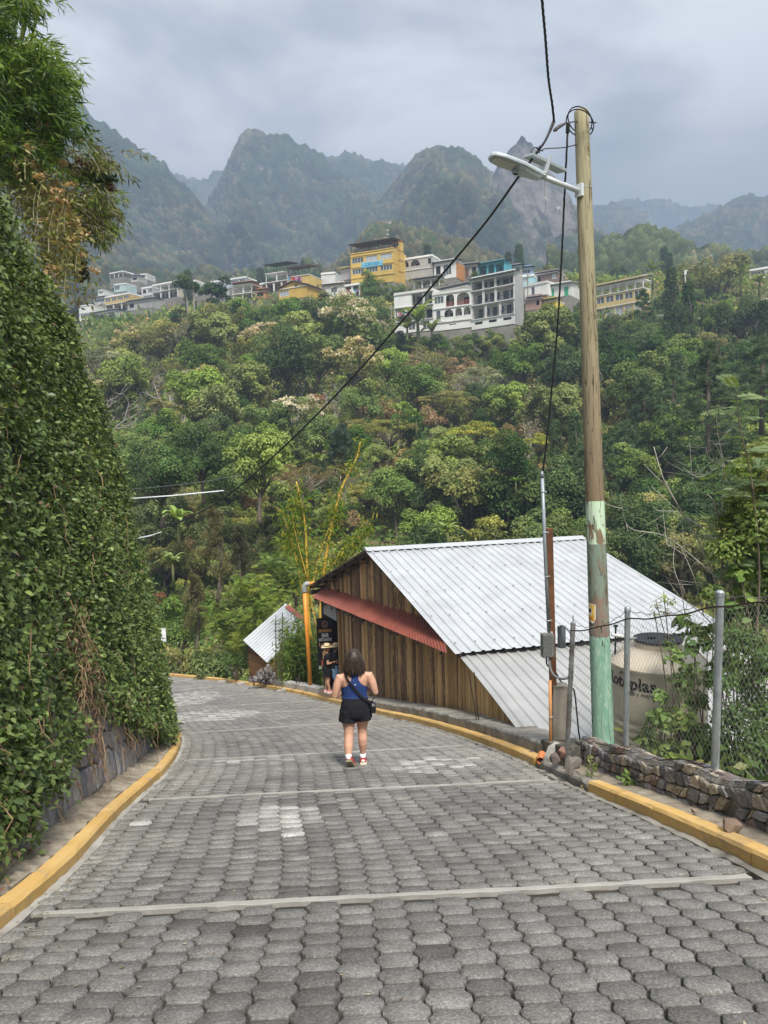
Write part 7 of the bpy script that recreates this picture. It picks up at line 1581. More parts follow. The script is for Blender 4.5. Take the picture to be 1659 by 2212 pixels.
def right_plants():
 g = np.random.default_rng(61); r = random.Random(61)
 root = thing('feathery_shrub', 'tall shrub with long feather-like leaves rising behind the last fence post', 'shrub', at(1620, 1720, 8.6)); P = []; b = MB()
 stems = [((1625, 1760), (1625, 1500), (1640, 1250), (1625, 1050), (1598, 920), (1588, 830)), ((1650, 1760), (1680, 1400), (1690, 1150), (1670, 950)), ((1640, 1500), (1600, 1300), (1560, 1150), (1535, 1020)), ((1640, 1300), (1660, 1150), (1640, 1020)), ((1640, 1400), (1590, 1220), (1570, 1100)), ((1690, 1200), (1650, 1100), (1615, 1050))]
 pos, dr = [], []
 for k, s in enumerate(stems):
  Q = catmull([at(u, v, 8.8 + 0.15 * k) for u, v in s], 8); b.tube(Q, np.linspace(0.022 if k < 2 else 0.012, 0.004, len(Q)), 6)
  nn = 34 if k == 0 else 30
  for j in range(nn):
   i = int(len(Q) * (0.42 + 0.57 * (j / nn))); p = Q[min(i, len(Q) - 1)]; a = j * 2.4 + r.gauss(0, .4); pos.append(p); dr.append([cos(a), sin(a) * 0.8, 0.25 + (0.6 if i > len(Q) * 0.93 else 0)])
 pos = np.array(pos); n = len(pos); pinnate(P, g, pos, np.array(dr), np.tile([0, -0.25, 1.0], (n, 1)) + g.normal(0, .2, (n, 3)), g.uniform(0.24, 0.42, n), 13, 0.36, np.array([(0.09, 0.165, 0.055), (0.12, 0.2, 0.07), (0.16, 0.25, 0.085)])[g.integers(0, 3, n)], 0.25)
 o = b.build('stems', BARK, smooth=True); o.name = 'stem_wood'; adopt(o, root); V, F, C = join(P); o = link('leaves', fmesh('leaves', V, F, FOLN, C)); adopt(o, root)
 root = thing('bare_branches', 'long bare whitish branches arching out of the shrubs', 'shrub', at(1640, 1500, 9.2)); b = MB(); P = []
 for pts, r0 in ((((1650, 1420), (1560, 1280), (1500, 1150), (1440, 1050), (1412, 965)), 0.014), (((1640, 1330), (1540, 1240), (1440, 1160), (1360, 1140), (1340, 1075)), 0.011), (((1640, 1300), (1560, 1180), (1470, 1110), (1415, 1100), (1400, 1050)), 0.01), (((1650, 1350), (1600, 1250), (1560, 1200), (1560, 1000), (1530, 950), (1545, 1000)), 0.008), (((1560, 1160), (1540, 1080), (1500, 1050), (1490, 960)), 0.008), (((1650, 1250), (1590, 1100), (1565, 1010), (1550, 935)), 0.012), (((1565, 1010), (1530, 985), (1525, 960)), 0.006), (((1550, 1010), (1510, 1030), (1475, 1010)), 0.006), (((1650, 1520), (1580, 1400), (1520, 1330), (1470, 1290)), 0.012), (((1640, 1460), (1560, 1400), (1480, 1330), (1430, 1290)), 0.009), (((1540, 1240), (1450, 1180), (1440, 1170), (1432, 1100)), 0.006), (((1480, 1330), (1470, 1270), (1455, 1220), (1460, 1150)), 0.006), (((1520, 1330), (1500, 1250), (1470, 1180)), 0.007)):
  Q = catmull([at(u, v, 9.3 + 0.25 * sin(i * 2 + r0 * 300)) for i, (u, v) in enumerate(pts)], 6); b.tube(Q, np.linspace(r0, r0 * 0.3, len(Q)), 5)
  for k in range(5):
   i = r.randrange(len(Q) // 3, len(Q)); q = Q[i]; d = np.array([r.gauss(-0.1, 0.2), r.gauss(0, 0.1), r.gauss(0.08, 0.15)]); b.tube([q, q + d * 0.5 + np.array([0, 0, -0.01]), q + d], [r0 * 0.4, r0 * 0.3, r0 * 0.15], 4)
 o = b.build('branch_stems', plain('white_branch', (0.42, 0.39, 0.34), 0.85, var=0.2, scale=6, bmp=0.2), smooth=True); adopt(o, root)
 def mass(name, label, cat, spots, nleaf, ls, pal, tm, Y, asp=0.62, dy=0.5, ns=9):
  root = thing(name, label, cat, at(spots[0][0], 1700, Y)); b = MB(); P = []; lob = []
  for (u, v, s) in spots: lob.append((at(u, v, Y + g.uniform(-dy, dy)), s / FPX * Y))
  P += crown(g.integers(999), lob, nleaf, ls, pal, 1.0, tm, asp, shell=0.95, upb=0.35, lobevar=0.12)
  for k in range(ns):
   c, R = lob[g.integers(len(lob))]; f = at(g.uniform(min(s[0] for s in spots), max(s[0] for s in spots)), 1740, Y); m = f + (c - f) * 0.5 + g.normal(0, .12, 3); b.tube(catmull([f, m, c, c + g.normal(0, R * 0.5, 3)], 5), np.linspace(0.012, 0.003, 16), 5)
  o = b.build('stem_wood', BARK, smooth=True); adopt(o, root); V, F, C = join(P); o = link('leaves', fmesh('leaves', V, F, FOLN, C)); adopt(o, root)
 VI = [((0.18, 0.28, 0.065), 3), ((0.25, 0.33, 0.085), 2), ((0.10, 0.17, 0.045), 2), ((0.26, 0.22, 0.05), 0.4)]
 DS = [((0.075, 0.13, 0.04), 3), ((0.12, 0.19, 0.055), 2), ((0.18, 0.25, 0.07), 1)]
 mass('vine', 'leafy vine climbing the mesh in front of the water tank', 'vine', [(1470, 1480, 26), (1500, 1520, 30), (1440, 1560, 34), (1490, 1600, 40), (1400, 1605, 34), (1450, 1640, 42), (1520, 1650, 44), (1385, 1650, 26), (1425, 1510, 20), (1460, 1425, 24), (1490, 1455, 26), (1445, 1395, 14), (1420, 1560, 30), (1470, 1560, 34), (1510, 1600, 40), (1400, 1660, 34), (1480, 1680, 46)], 1700, 0.082, VI, HEART, 9.2, 0.85)
 mass('vine', 'broad-leaved vine hanging at the top of the fence near its tallest post', 'vine', [(1475, 1350, 24), (1505, 1365, 26), (1530, 1390, 22), (1500, 1400, 20), (1580, 1330, 30), (1610, 1290, 34), (1560, 1360, 24), (1600, 1240, 26), (1640, 1200, 30), (1590, 1400, 30), (1570, 1440, 34), (1540, 1470, 26)], 620, 0.10, VI + [((0.055, 0.115, 0.03), 4)], HEART, 8.9, 0.9)
 mass('shrub', 'dense dark small-leaved shrub crowding behind the fence mesh', 'shrub', [(1600, 1480, 60), (1640, 1540, 60), (1580, 1560, 46), (1620, 1620, 60), (1660, 1450, 60), (1600, 1400, 50), (1650, 1340, 56), (1560, 1640, 50), (1650, 1700, 60), (1590, 1690, 50), (1690, 1600, 60), (1700, 1300, 70), (1560, 1480, 34), (1545, 1600, 34), (1640, 1640, 60)], 11000, 0.06, DS, LEAF_Q, 8.8, 0.6, 0.7, 10)
 mass('shrub', 'loose olive shrub filling the gap above the dark one', 'shrub', [(1630, 1150, 60), (1600, 1100, 40), (1650, 1050, 50), (1560, 1200, 36), (1660, 1250, 60), (1590, 1180, 40), (1540, 1290, 28), (1640, 980, 40), (1600, 1020, 34), (1570, 1130, 30), (1620, 1210, 50)], 6500, 0.06, MG + OL, LEAF_Q, 9.4, 0.55, 0.6, 10)
 mass('sapling', 'pale fine-leaved sapling in front of the lower roof edge', 'plant', [(1420, 1310, 14), (1435, 1295, 14), (1450, 1305, 16), (1440, 1325, 14), (1415, 1330, 10)], 170, 0.045, GG + LG, LEAF_Q, 9.1, 0.4, 0.1, 3)
 mass('weed', 'bushy green weed growing out of the rubble wall top', 'plant', [(1275, 1640, 9), (1280, 1660, 12), (1272, 1680, 14), (1287, 1690, 15), (1268, 1700, 12), (1290, 1705, 12)], 330, 0.045, LG + MG, LEAF_Q, 8.35, 0.35, 0.06, 4)
 mass('weed', 'small heart-leaved weed sprouting at the rubble wall foot', 'plant', [(1352, 1680, 12), (1362, 1695, 12), (1350, 1705, 12), (1360, 1715, 9)], 46, 0.06, [((0.14, 0.24, 0.05), 1), ((0.18, 0.27, 0.07), 1)], HEART, 7.75, 0.8, 0.05, 3)
 mass('weed', 'low tuft of herbs on the verge beside the tall weed', 'plant', [(1305, 1705, 9), (1320, 1712, 9), (1262, 1702, 8)], 90, 0.04, MG + TN, LEAF_Q, 8.1, 0.35, 0.05, 2)
 root = thing('spiky_plant', 'long strap-leaved plant at the foot of the fence near the frame edge', 'plant', at(1600, 1770, 6.6)); P = []
 for (u, v, n, L) in ((1600, 1755, 12, 0.45), (1640, 1770, 12, 0.5), (1570, 1735, 8, 0.3)):
  p = at(u, v, 6.9); d = rdir(n, g); d[:, 2] = np.abs(d[:, 2]) + 0.6; P.append(scatter(BLADE, np.tile(p, (n, 1)), d, rdir(n, g), 0.035, L * g.uniform(0.6, 1.1, n), np.array([(0.09, 0.16, 0.05), (0.13, 0.2, 0.07)])[g.integers(0, 2, n)]))
 V, F, C = join(P); o = link('leaves', fmesh('leaves', V, F, FOLN, C)); adopt(o, root)
 n = 5200; s = g.uniform(0.3, SWE + 0.6, n); t = FW - 0.42 - np.abs(g.normal(0, 0.9, n)); x, y = road_xy(s, t); z = gh(x, y); P = [scatter(LEAF_Q, np.stack([x, y, z], 1), rdir(n, g) * 0.5 + np.array([0, 0, 1.0]), rdir(n, g), 0.012, g.uniform(0.15, 0.5, n), np.array([(0.14, 0.17, 0.05), (0.25, 0.21, 0.1), (0.08, 0.12, 0.03)])[g.integers(0, 3, n)])]
 V, F, C = join(P); tag(link('grass', fmesh('grass', V, F, FOLN, C)), kind='stuff')
 n = 9000; X = g.uniform(2.6, 14, n); Y = g.uniform(7, 26, n); k = (X > xr(Y) + 1.2) & ~((Y > 10.5) & (X < 9.5)); X, Y = X[k], Y[k]; n = len(X); Z = gh(X, Y); cols = np.array([c[0] for c in MG + DG + OL])[g.integers(0, 9, n)]
 P = [scatter(LEAF_Q, np.stack([X, Y, Z + g.random(n) * 0.9], 1), rdir(n, g), rdir(n, g) + np.array([0, 0, 1]), 0.1, 0.2, cols)]; V, F, C = join(P); tag(link('ground_cover', fmesh('ground_cover', V, F, FOLN, C)), kind='stuff')
right_plants()
def litter():
 g = np.random.default_rng(71)
 n = 2600; s = g.uniform(0, 14, n); t = np.where(g.random(n) < 0.6, WR + 0.1 - np.abs(g.normal(0, 0.22, n)), g.uniform(0.1, WR, n)); t = np.where(g.random(n) < 0.3, WR + g.uniform(0.17, 0.4, n), t); k = (g.random(n) < np.where((t > 0.5) & (t < WR - 0.7), 0.4, 1)); s, t = s[k], t[k]; n = len(s)
 x, y = road_xy(s, t); z = zroad(y) + np.where(t > WR + 0.15, 0.155, 0.008); cols = np.array([(0.36, 0.25, 0.13), (0.45, 0.36, 0.2), (0.22, 0.14, 0.08), (0.5, 0.45, 0.32), (0.2, 0.2, 0.08)])[g.integers(0, 5, n)]
 yd = rdir(n, g); yd[:, 2] *= 0.1; yd[:, 2] -= 0.26 * yd[:, 1]; P = [scatter(LEAF_Q, np.stack([x, y, z], 1), yd, rdir(n, g) * 0.25 + np.array([0, 0.26, 1.0]), 0.011 * g.uniform(0.5, 1.6, n), 0.030 * g.uniform(0.4, 1.6, n), cols)]
 V, F, C = join(P); tag(link('leaf_litter', fmesh('leaf_litter', V, F, FOLN, C)), kind='stuff')
 for p in PROTO.values():
  for o in p:                                # the patterns themselves are not part of the scene
   for c in list(o.children): bpy.data.objects.remove(c)
   bpy.data.objects.remove(o)
litter()
def wallm(c, name=None): return plain('render_%02d%02d%02d' % tuple(int(x * 99) for x in c), c, 0.85, var=0.08, scale=0.5, stain=(tuple(x * 0.62 for x in c), 0.45), bmp=0.1, bd=0.02)
WHITE, CREAM, GREYC, YELL, TEAL, BLUE = (0.84, 0.83, 0.80), (0.62, 0.56, 0.44), (0.36, 0.35, 0.33), (0.70, 0.48, 0.12), (0.10, 0.42, 0.50), (0.25, 0.45, 0.66)
GLASS = plain('window_glass', (0.10, 0.12, 0.14), 0.12, spec=0.7, var=0.3, scale=0.6, bmp=0); CURT = plain('curtain_glass', (0.42, 0.46, 0.5), 0.3, spec=0.6, var=0.2, scale=0.8, bmp=0); DKIN = plain('room_shade', (0.022, 0.02, 0.02), 0.9, bmp=0); RAILM = plain('rail_dark', (0.03, 0.03, 0.03), 0.6, bmp=0)  # the room tone is a near-black colour painted for unlit interiors
FRW, FRD = plain('frame_white', (0.7, 0.7, 0.68), 0.5, bmp=0), plain('frame_dark', (0.05, 0.04, 0.035), 0.6, bmp=0)
ROOFD, ROOFR = plain('roof_dark', (0.035, 0.04, 0.043), 0.7, bmp=0), plain('roof_rust', (0.17, 0.085, 0.055), 0.8, var=0.4, scale=0.7, bmp=0); ROOFG = plain('roof_grey', (0.42, 0.43, 0.43), 0.5, 0.2, var=0.25, scale=0.6, bmp=0)
def house(uL, vb, YL, uR, YR, floors, c, label, depth=8.0, top='flat', cat='house', name='town_house', roofm=None, fr=None, side=None, base=4.5, trim=None, railm=None, fh=None):
 A, B = Vector(at(uL, vb, YL)), Vector(at(uR, vb, YR)); B.z = A.z; w = (B - A).length; rz = atan2(B.y - A.y, B.x - A.x)
 t = thing(name, label, cat, A, rz); WM, TM = wallm(c), trim or wallm(WHITE if c != WHITE else (0.66, 0.65, 0.62)); SM = wallm(side) if side else WM; fr = fr or FRW
 wb = MB(); sb = MB(); rb = MB(); cb = MB(); z = 0.0
 q = MB(); q.box((w / 2, depth / 2 + 0.05, -base / 2 - 0.01), (w - 0.06, depth - 0.1, base)); q.build('foundation', plain('rough_concrete', (0.27, 0.25, 0.22), 0.9, var=0.3, scale=0.8, bmp=0.2), t)
 def win(x0, x1, z0, z1, y, pane=GLASS, n=None, frm=None, arch=False):
  f = MB(); g = 0.07; n = n or max(1, int(round((x1 - x0) / 0.8)))
  if arch:
   xm, R = (x0 + x1) / 2, (x1 - x0) / 2; zs = z1 - R; pts = [(x0, z0), (x1, z0)] + [(xm + R * cos(a), zs + R * sin(a)) for a in np.linspace(0, pi, 9)]
   f.add([(p[0], y - 0.04, p[1]) for p in pts], [tuple(range(len(pts)))]); o = f.build('window', pane, t); return
  f.box(((x0 + x1) / 2, y - 0.03, z0), (x1 - x0 + 0.16, 0.16, 0.08)); f.box(((x0 + x1) / 2, y - 0.02, z1), (x1 - x0 + 0.08, 0.12, g))
  for k in range(n + 1): f.box((x0 + (x1 - x0) * k / n, y - 0.02, (z0 + z1) / 2), (g, 0.12, z1 - z0 - g - 0.004))
  o = f.build('window', frm or fr, t); p = MB(); p.add([(x0, y + 0.02, z0), (x1, y + 0.02, z0), (x1, y + 0.02, z1), (x0, y + 0.02, z1)], [(0, 1, 2, 3)]); p.build('pane', pane, o)
 def panel(x0, x1, z0, z1, y=0.0, th=0.2):
  if x1 - x0 > 0.02 and z1 - z0 > 0.02: wb.box(((x0 + x1) / 2, y + th / 2, (z0 + z1) / 2), (x1 - x0, th, z1 - z0))
 def rail(x0, x1, z0, h=0.95, m=None, y=0.06, solid=False):
  q = MB()
  if solid:
   for xx in np.arange(x0 + 0.12, x1, 0.28): q.lathe([(0.05, 0), (0.09, 0.2), (0.05, 0.45), (0.08, h - 0.1)], (xx, y, z0), 6)
   q.box(((x0 + x1) / 2, y, z0 + h - 0.05), (x1 - x0, 0.16, 0.1))
  else:
   q.box(((x0 + x1) / 2, y, z0 + h), (x1 - x0, 0.06, 0.06)); q.box(((x0 + x1) / 2, y, z0 + 0.12), (x1 - x0, 0.04, 0.04))
   for xx in np.arange(x0 + 0.1, x1, 0.2): q.box((xx, y, z0 + h / 2), (0.025, 0.025, h))
  q.build('railing', m or railm or RAILM, t)
 nf = len(floors)
 for fi, (h, bays) in enumerate(floors):
  tot = sum(q[1] for q in bays); x = 0.0; z1 = z + h - 0.18
  deep = any(q[0] in 'oaAOT' for q in bays); yb = 2.2 if deep else 0.3
  for (k, rel) in bays:
   bw = w * rel / tot; x0, x1 = x, x + bw; m = bw * 0.16; x += bw
   if k == '.': panel(x0, x1, z, z1)
   elif k in 'wWcv':
    a0, a1 = (x0 + bw * 0.1, x1 - bw * 0.1) if k in 'Wc' else (x0 + bw * 0.27, x1 - bw * 0.27)
    zz0, zz1 = (z + 0.95, z + h - 0.55) if k != 'v' else (z + 0.5, z + h - 0.5)
    panel(x0, a0, z, z1); panel(a1, x1, z, z1); panel(a0, a1, z, zz0); panel(a0, a1, zz1, z1); win(a0, a1, zz0, zz1, 0.12, CURT if k == 'c' else GLASS)
   elif k == 'G':                          # tall glazing between piers
    a0, a1 = x0 + 0.22, x1 - 0.22; panel(x0, a0, z, z1); panel(a1, x1, z, z1); panel(a0, a1, z, z + 0.5); panel(a0, a1, z + h - 0.5, z1); win(a0, a1, z + 0.5, z + h - 0.5, 0.12, CURT)
   elif k in 'dD':
    a0, a1 = x0 + bw / 2 - 0.5, x0 + bw / 2 + 0.5; panel(x0, a0, z, z1); panel(a1, x1, z, z1); panel(a0, a1, z + 2.1, z1); q = MB(); q.box(((a0 + a1) / 2, 0.1, z + 1.05), (1.0, 0.06, 2.1)); q.build('door', plain('door_green', (0.05, 0.38, 0.2), 0.6, bmp=0) if k == 'D' else plain('door_brown', (0.20, 0.10, 0.05), 0.6, bmp=0), t)
   elif k == 'x':
    a0, a1 = x0 + bw * 0.22, x1 - bw * 0.22; panel(x0, a0, z, z1); panel(a1, x1, z, z1); panel(a0, a1, z, z + 0.9); panel(a0, a1, z + h - 0.6, z1); q = MB(); q.add([(a0, 0.18, z + .9), (a1, 0.18, z + .9), (a1, 0.18, z + h - .6), (a0, 0.18, z + h - .6)], [(0, 1, 2, 3)]); q.build('shade_sheet', DKIN, t)  # flat near-black sheet painted as the shade of the room behind
   elif k in 'oOT':
    for xx in (x0 + 0.12, x1 - 0.12): cb = MB(); cb.box((xx, 0.17, z + h / 2 - 0.09), (0.22 if k != 'T' else 0.14, 0.26 if k != 'T' else 0.14, h - 0.19)); cb.build('column', TM, t)
    panel(x0, x1, z, z1, yb, 0.15) if k != 'T' else None
    if k == 'o':
     win(x0 + bw * 0.16, x0 + bw * 0.42, z + 0.05, z + 2.15, yb - 0.08, GLASS, 1, FRD); win(x0 + bw * 0.55, x0 + bw * 0.88, z + 0.9, z + 2.1, yb - 0.08, plain('blue_pane', (0.04, 0.12, 0.34), 0.3, bmp=0) if r_.random() < 0.5 else GLASS, 2, FRD)
    if k == 'O': win(x0 + bw * 0.3, x0 + bw * 0.7, z + 0.05, z + 2.1, yb - 0.08, DKIN, 1, FRD)
    rail(x0 + 0.26, x1 - 0.26, z, 0.95)
   elif k in 'aA':
    a0, a1 = x0 + bw * 0.1, x1 - bw * 0.1; zp = z + 0.85 if k == 'a' else z + 0.12; R = (a1 - a0) / 2; zt = z + h - 0.4; n = 10; hh = min(R, 1.3); xm = (a0 + a1) / 2
    panel(x0, a0, z, z1); panel(a1, x1, z, z1); panel(a0, a1, z, zp)
    arc = [(xm + R * cos(a), zt - hh + hh * sin(a) ** (1 if k == 'a' else 0.6)) for a in np.linspace(0, pi, n + 1)]
    for i in range(n):
     (xa, za), (xb_, zb_) = arc[i], arc[i + 1]; wb.add([(xa, 0, za), (xb_, 0, zb_), (xb_, 0, z1), (xa, 0, z1), (xa, 0.2, za), (xb_, 0.2, zb_), (xb_, 0.2, z1), (xa, 0.2, z1)], [(0, 3, 2, 1), (4, 5, 6, 7), (0, 1, 5, 4)])
    panel(x0, x1, z, z1, yb, 0.15); win(x0 + bw * 0.3, x0 + bw * 0.7, z + 0.3, z + 1.9, yb - 0.06, DKIN, 1, FRD)
    if k == 'A': rail(a0, a1, z + 0.1, 0.95, plain('baluster_red', (0.30, 0.09, 0.06), 0.7, bmp=0), 0.1, True)
  sb.box((w / 2, depth / 2 - 0.08, z + h - 0.09), (w + 0.12, depth + 0.16, 0.18))
  for sx in (0.1, w - 0.1): wb.box((sx, (depth + 0.4) / 2 + 0.05, z + h / 2 - 0.09), (0.2, depth - 0.4, h - 0.184)) if not any(q[0] == 'T' for q in bays) else None
  z += h
 wb.build('wall', WM, t); sb.build('floor_slab', TM, t)
 rm = roofm or ROOFD
 if top == 'flat':
  rb.box((w / 2, 0.08, z + 0.2), (w, 0.16, 0.396)); rb.box((0.08, depth / 2, z + 0.19), (0.16, depth - 0.4, 0.38)); rb.box((w - 0.08, depth / 2, z + 0.19), (0.16, depth - 0.4, 0.38)); rb.build('parapet', TM, t)
 elif top == 'shed' or top == 'canopy':
  hp = 0.35 if top == 'shed' else 2.3
  if top == 'canopy':
   q = MB();
   for xx in np.linspace(0.15, w - 0.15, max(2, int(w / 3.2) + 1)):
    for yy in (0.2, depth * 0.55): q.box((xx, yy, z + hp / 2), (0.12, 0.12, hp + 0.3 * yy / depth))
   q.build('roof_posts', FRD, t).name = 'post_frame'; rail(0.2, w - 0.2, z, 0.9)
  n = int(w / 0.5) + 1; vs = []
  for i in range(n + 1): x = -0.5 + (w + 1.0) * i / n; vs += [(x, -0.7, z + hp + (0.05 if i % 2 else 0)), (x, depth * 0.8, z + hp + 0.9 + (0.05 if i % 2 else 0)), (x, -0.7, z + hp - 0.08), (x, depth * 0.8, z + hp + 0.82)]
  rb.add(vs, [(4 * i, 4 * i + 4, 4 * i + 5, 4 * i + 1) for i in range(n)] + [(4 * i + 2, 4 * i + 3, 4 * i + 7, 4 * i + 6) for i in range(n)] + [(4 * i, 4 * i + 2, 4 * i + 6, 4 * i + 4) for i in range(n)] + [(0, 1, 3, 2), (4 * n, 4 * n + 2, 4 * n + 3, 4 * n + 1)]); rb.build('roof', rm, t)
  if top == 'shed': q = MB(); q.box((w / 2, depth * 0.4, z + 0.45), (w - 0.1, depth * 0.72, 0.8)); q.build('upper_wall', WM, t)
 elif top == 'gable':
  h = w * 0.17; rb.add([(-0.6, -0.5, z + 0.03), (w / 2, -0.5, z + h), (w + 0.6, -0.5, z + 0.03), (-0.6, depth, z + 0.03), (w / 2, depth, z + h), (w + 0.6, depth, z + 0.03), (-0.6, -0.5, z + 0.2), (w / 2, -0.5, z + h + .2), (w + 0.6, -0.5, z + 0.2), (-0.6, depth, z + 0.2), (w / 2, depth, z + h + .2), (w + 0.6, depth, z + 0.2)], [(0, 1, 4, 3), (1, 2, 5, 4), (6, 9, 10, 7), (7, 10, 11, 8), (0, 6, 7, 1), (1, 7, 8, 2), (0, 3, 9, 6), (2, 8, 11, 5)]); rb.build('roof', rm, t)
  q = MB(); q.prism([(0, 0), (w, 0), (w / 2, h - 0.1)], -0.2, 0.0); o = q.build('gable_wall', WM, t); o.rotation_euler = (pi / 2, 0, 0); o.location = (0, 0, z)
  q = MB(); q.lathe([(0.32, 0), (0.32, 0.06)], n=12); o = q.build('round_window', DKIN, t); o.rotation_euler = (pi / 2, 0, 0); o.location = (w * 0.62, -0.01, z + 0.3)
 if side and top != 'gable': q = MB(); q.box((w + 0.03, depth / 2 + .2, z / 2 - 0.1), (0.07, depth - 0.4, z)); q.build('side_wall', SM, t)
 return t, w, z
r_ = random.Random(77)
YT, yw, yz = house(759, 620, 201, 851, 196, [(2.2, [('.', 1), ('.', 1), ('.', 1)]), (2.85, [('W', 1), ('W', 1), ('W', 1)]), (2.85, [('W', 1), ('c', 1), ('c', 1)]), (0.75, [('.', 1)])], YELL, 'bright yellow block with a blue name board and a roofed terrace', 9, 'canopy', 'building', 'yellow_building', plain('roof_brown', (0.10, 0.065, 0.055), 0.8, bmp=0), trim=wallm((0.76, 0.56, 0.18)))
b = MB(); SB = thing('sign_board', 'light blue sign board with darker blue capital letters on the yellow block', 'sign', YT.location, YT.rotation_euler[2]); sx, sw, sz = yw * 0.51, yw * 0.50, 2.2 + 2.85 + 0.12
b.box((sx, -0.12, sz), (sw, 0.08, 1.3)); b.build('board', plain('sign_blue', (0.20, 0.58, 0.82), 0.5, bmp=0), SB)
me = textmesh('CECAP', 1.15, bold=0.03)
for v_ in me.vertices: v_.co = (sx + v_.co.x * 1.12, -0.18 - v_.co.z, sz + v_.co.y)
me.materials.append(plain('sign_letter', (0.06, 0.27, 0.52), 0.5, bmp=0)); link('lettering', me, SB)
house(851, 612, 200, 864, 199, [(2.9, [('.', 1)]), (2.9, [('.', 1)]), (2.6, [('.', 1)]), (2.4, [('W', 1)])], (0.62, 0.42, 0.11), 'narrow yellow stair tower attached beside the terrace block', 2.2, 'flat', 'building', 'stair_tower', trim=wallm((0.34, 0.15, 0.05)))
b = MB(); p = YT.matrix_basis @ Vector((yw * 0.78, 3, yz + 3.0)); b.tube([p, p + Vector((0, 0, 2.6))], 0.06, 6); b.lathe([(0.1, 0), (0.45, 0.1), (0.4, 0.2)], p + Vector((0, 0, 1.2)), 10); b.lathe([(0.1, 0), (0.4, 0.1), (0.35, 0.25)], p + Vector((0, 0, 2.3)), 10); tag(b.build('antenna_mast', FRW), 'white antenna mast on the roof of the yellow block', 'antenna')
for k in range(5):
 q = MB(); x = yw * (0.1 + 0.2 * k + (0.03 if k % 2 else 0)); q.box((x, 1.0, yz + 0.72), (0.9, 0.7, 0.06))
 for dx in (-0.38, 0.38):
  for dy in (-0.28, 0.28): q.box((x + dx, 1.0 + dy, yz + 0.35), (0.06, 0.06, 0.7))
 o = q.build('terrace_table', plain('table_wood', (0.45, 0.25, 0.09), 0.6, bmp=0)); o.location = YT.location; o.rotation_euler = YT.rotation_euler; tag(o, 'small wooden table on the yellow block terrace', 'table', 'tables on the roofed terrace')
house(853, 722, 158, 937, 154, [(2.5, [('.', 0.7), ('v', 1), ('v', 1)]), (2.9, [('o', 0.9), ('o', 1.0), ('O', 1.1)]), (2.7, [('.', 1.1), ('o', 0.8), ('o', 0.6)])], WHITE, 'white terrace house with a glazed balcony behind the banana plants', 9, 'flat')
house(937, 716, 154, 1019, 150, [(1.7, [('.', 1), ('x', 1), ('.', 1)]), (2.8, [('v', 0.7), ('a', 0.8), ('a', 0.6), ('a', 0.6)]), (2.9, [('W', 0.9), ('A', 0.8), ('A', 1.2)])], WHITE, 'white house with rows of arches and dark red balusters', 9, 'flat')
house(1019, 713, 150, 1112, 144, [(2.0, [('x', 1), ('x', 1), ('x', 1)]), (2.8, [('o', 1), ('o', 1), ('o', 1)]), (2.8, [('o', 1), ('o', 1), ('o', 1.5)]), (1.9, [('o', 1), ('o', 1), ('o', 1.5)])], WHITE, 'white house of stacked open balconies under a black sheet roof', 3.6, 'shed', side=(0.42, 0.42, 0.41))
house(950, 655, 163, 1010, 158, [(2.6, [('T', 1), ('T', 1), ('T', 1)])], GREYC, 'open dark roof shelter on top of the arcaded house', 6, 'shed', 'shelter', 'roof_shelter')
house(1268, 702, 178, 1390, 168, [(3.4, [('G', 1)] * 6), (2.9, [('W', 1.0)] * 6), (1.9, [('T', 1)] * 7)], (0.62, 0.49, 0.22), 'long house with a glazed white storey below a yellow one, beside the pole', 3.5, 'shed', roofm=plain('roof_pale', (0.30, 0.27, 0.24), 0.7, bmp=0))
house(1404, 742, 160, 1452, 156, [(3.3, [('O', 1), ('O', 1)]), (2.0, [('T', 1), ('T', 1)])], WHITE, 'white pillared portico half hidden by a dark leafy tree', 6, 'flat')
house(1196, 722, 165, 1252, 163, [(2.6, [('O', 1), ('.', 1)])], (0.66, 0.55, 0.32), 'low ochre house under a white roof beam beside the hanging cable', 6, 'flat')
house(1134, 646, 178, 1182, 174, [(2.9, [('.', 0.4), ('v', 0.6), ('.', 0.9)])], WHITE, 'plain white house with a single small window', 7, 'flat')
house(1183, 645, 176, 1232, 173, [(2.6, [('D', 0.8), ('.', 0.5), ('D', 0.7)])], (0.7, 0.7, 0.66), 'white house with bright green doors', 7, 'shed', roofm=ROOFG)
house(1136, 672, 170, 1168, 168, [(2.6, [('.', 1), ('x', 0.6)])], (0.40, 0.26, 0.22), 'patched shed of reddish and grey sheets below the white house', 5, 'shed', 'shed', 'sheet_shed', ROOFG)
house(1170, 674, 169, 1200, 167, [(2.2, [('x', 1)])], (0.66, 0.52, 0.09), 'yellow fronted shed with a dark open bay', 5, 'shed', 'shed', 'sheet_shed', ROOFD)
house(1158, 617, 190, 1204, 187, [(2.7, [('x', 0.6), ('.', 1), ('c', 0.6)])], (0.24, 0.17, 0.14), 'brown timber hut above the white house', 6, 'shed', roofm=ROOFG)
house(1112, 622, 188, 1153, 186, [(2.5, [('x', .6), ('c', .6), ('.', .5)])], (0.40, 0.66, 0.70), 'pale aqua house with clutter on its terrace', 6, 'flat')
house(1124, 600, 205, 1148, 204, [(2.4, [('W', 1)])], (0.36, 0.52, 0.75), 'sky blue house on the skyline', 6, 'shed')
house(866, 608, 204, 935, 200, [(2.7, [('.', 1), ('.', 1)]), (2.9, [('a', 0.8), ('a', 1.0), ('.', 0.5), ('x', .5)])], (0.50, 0.48, 0.44), 'bare concrete house with two dark arches by the yellow block', 7, 'flat')
house(893, 624, 194, 950, 191, [(2.0, [('T', 1), ('T', 1), ('T', 1)])], (0.4, 0.36, 0.33), 'dark low shelter with a black sheet roof', 5, 'shed', 'shelter', 'sheet_shelter')
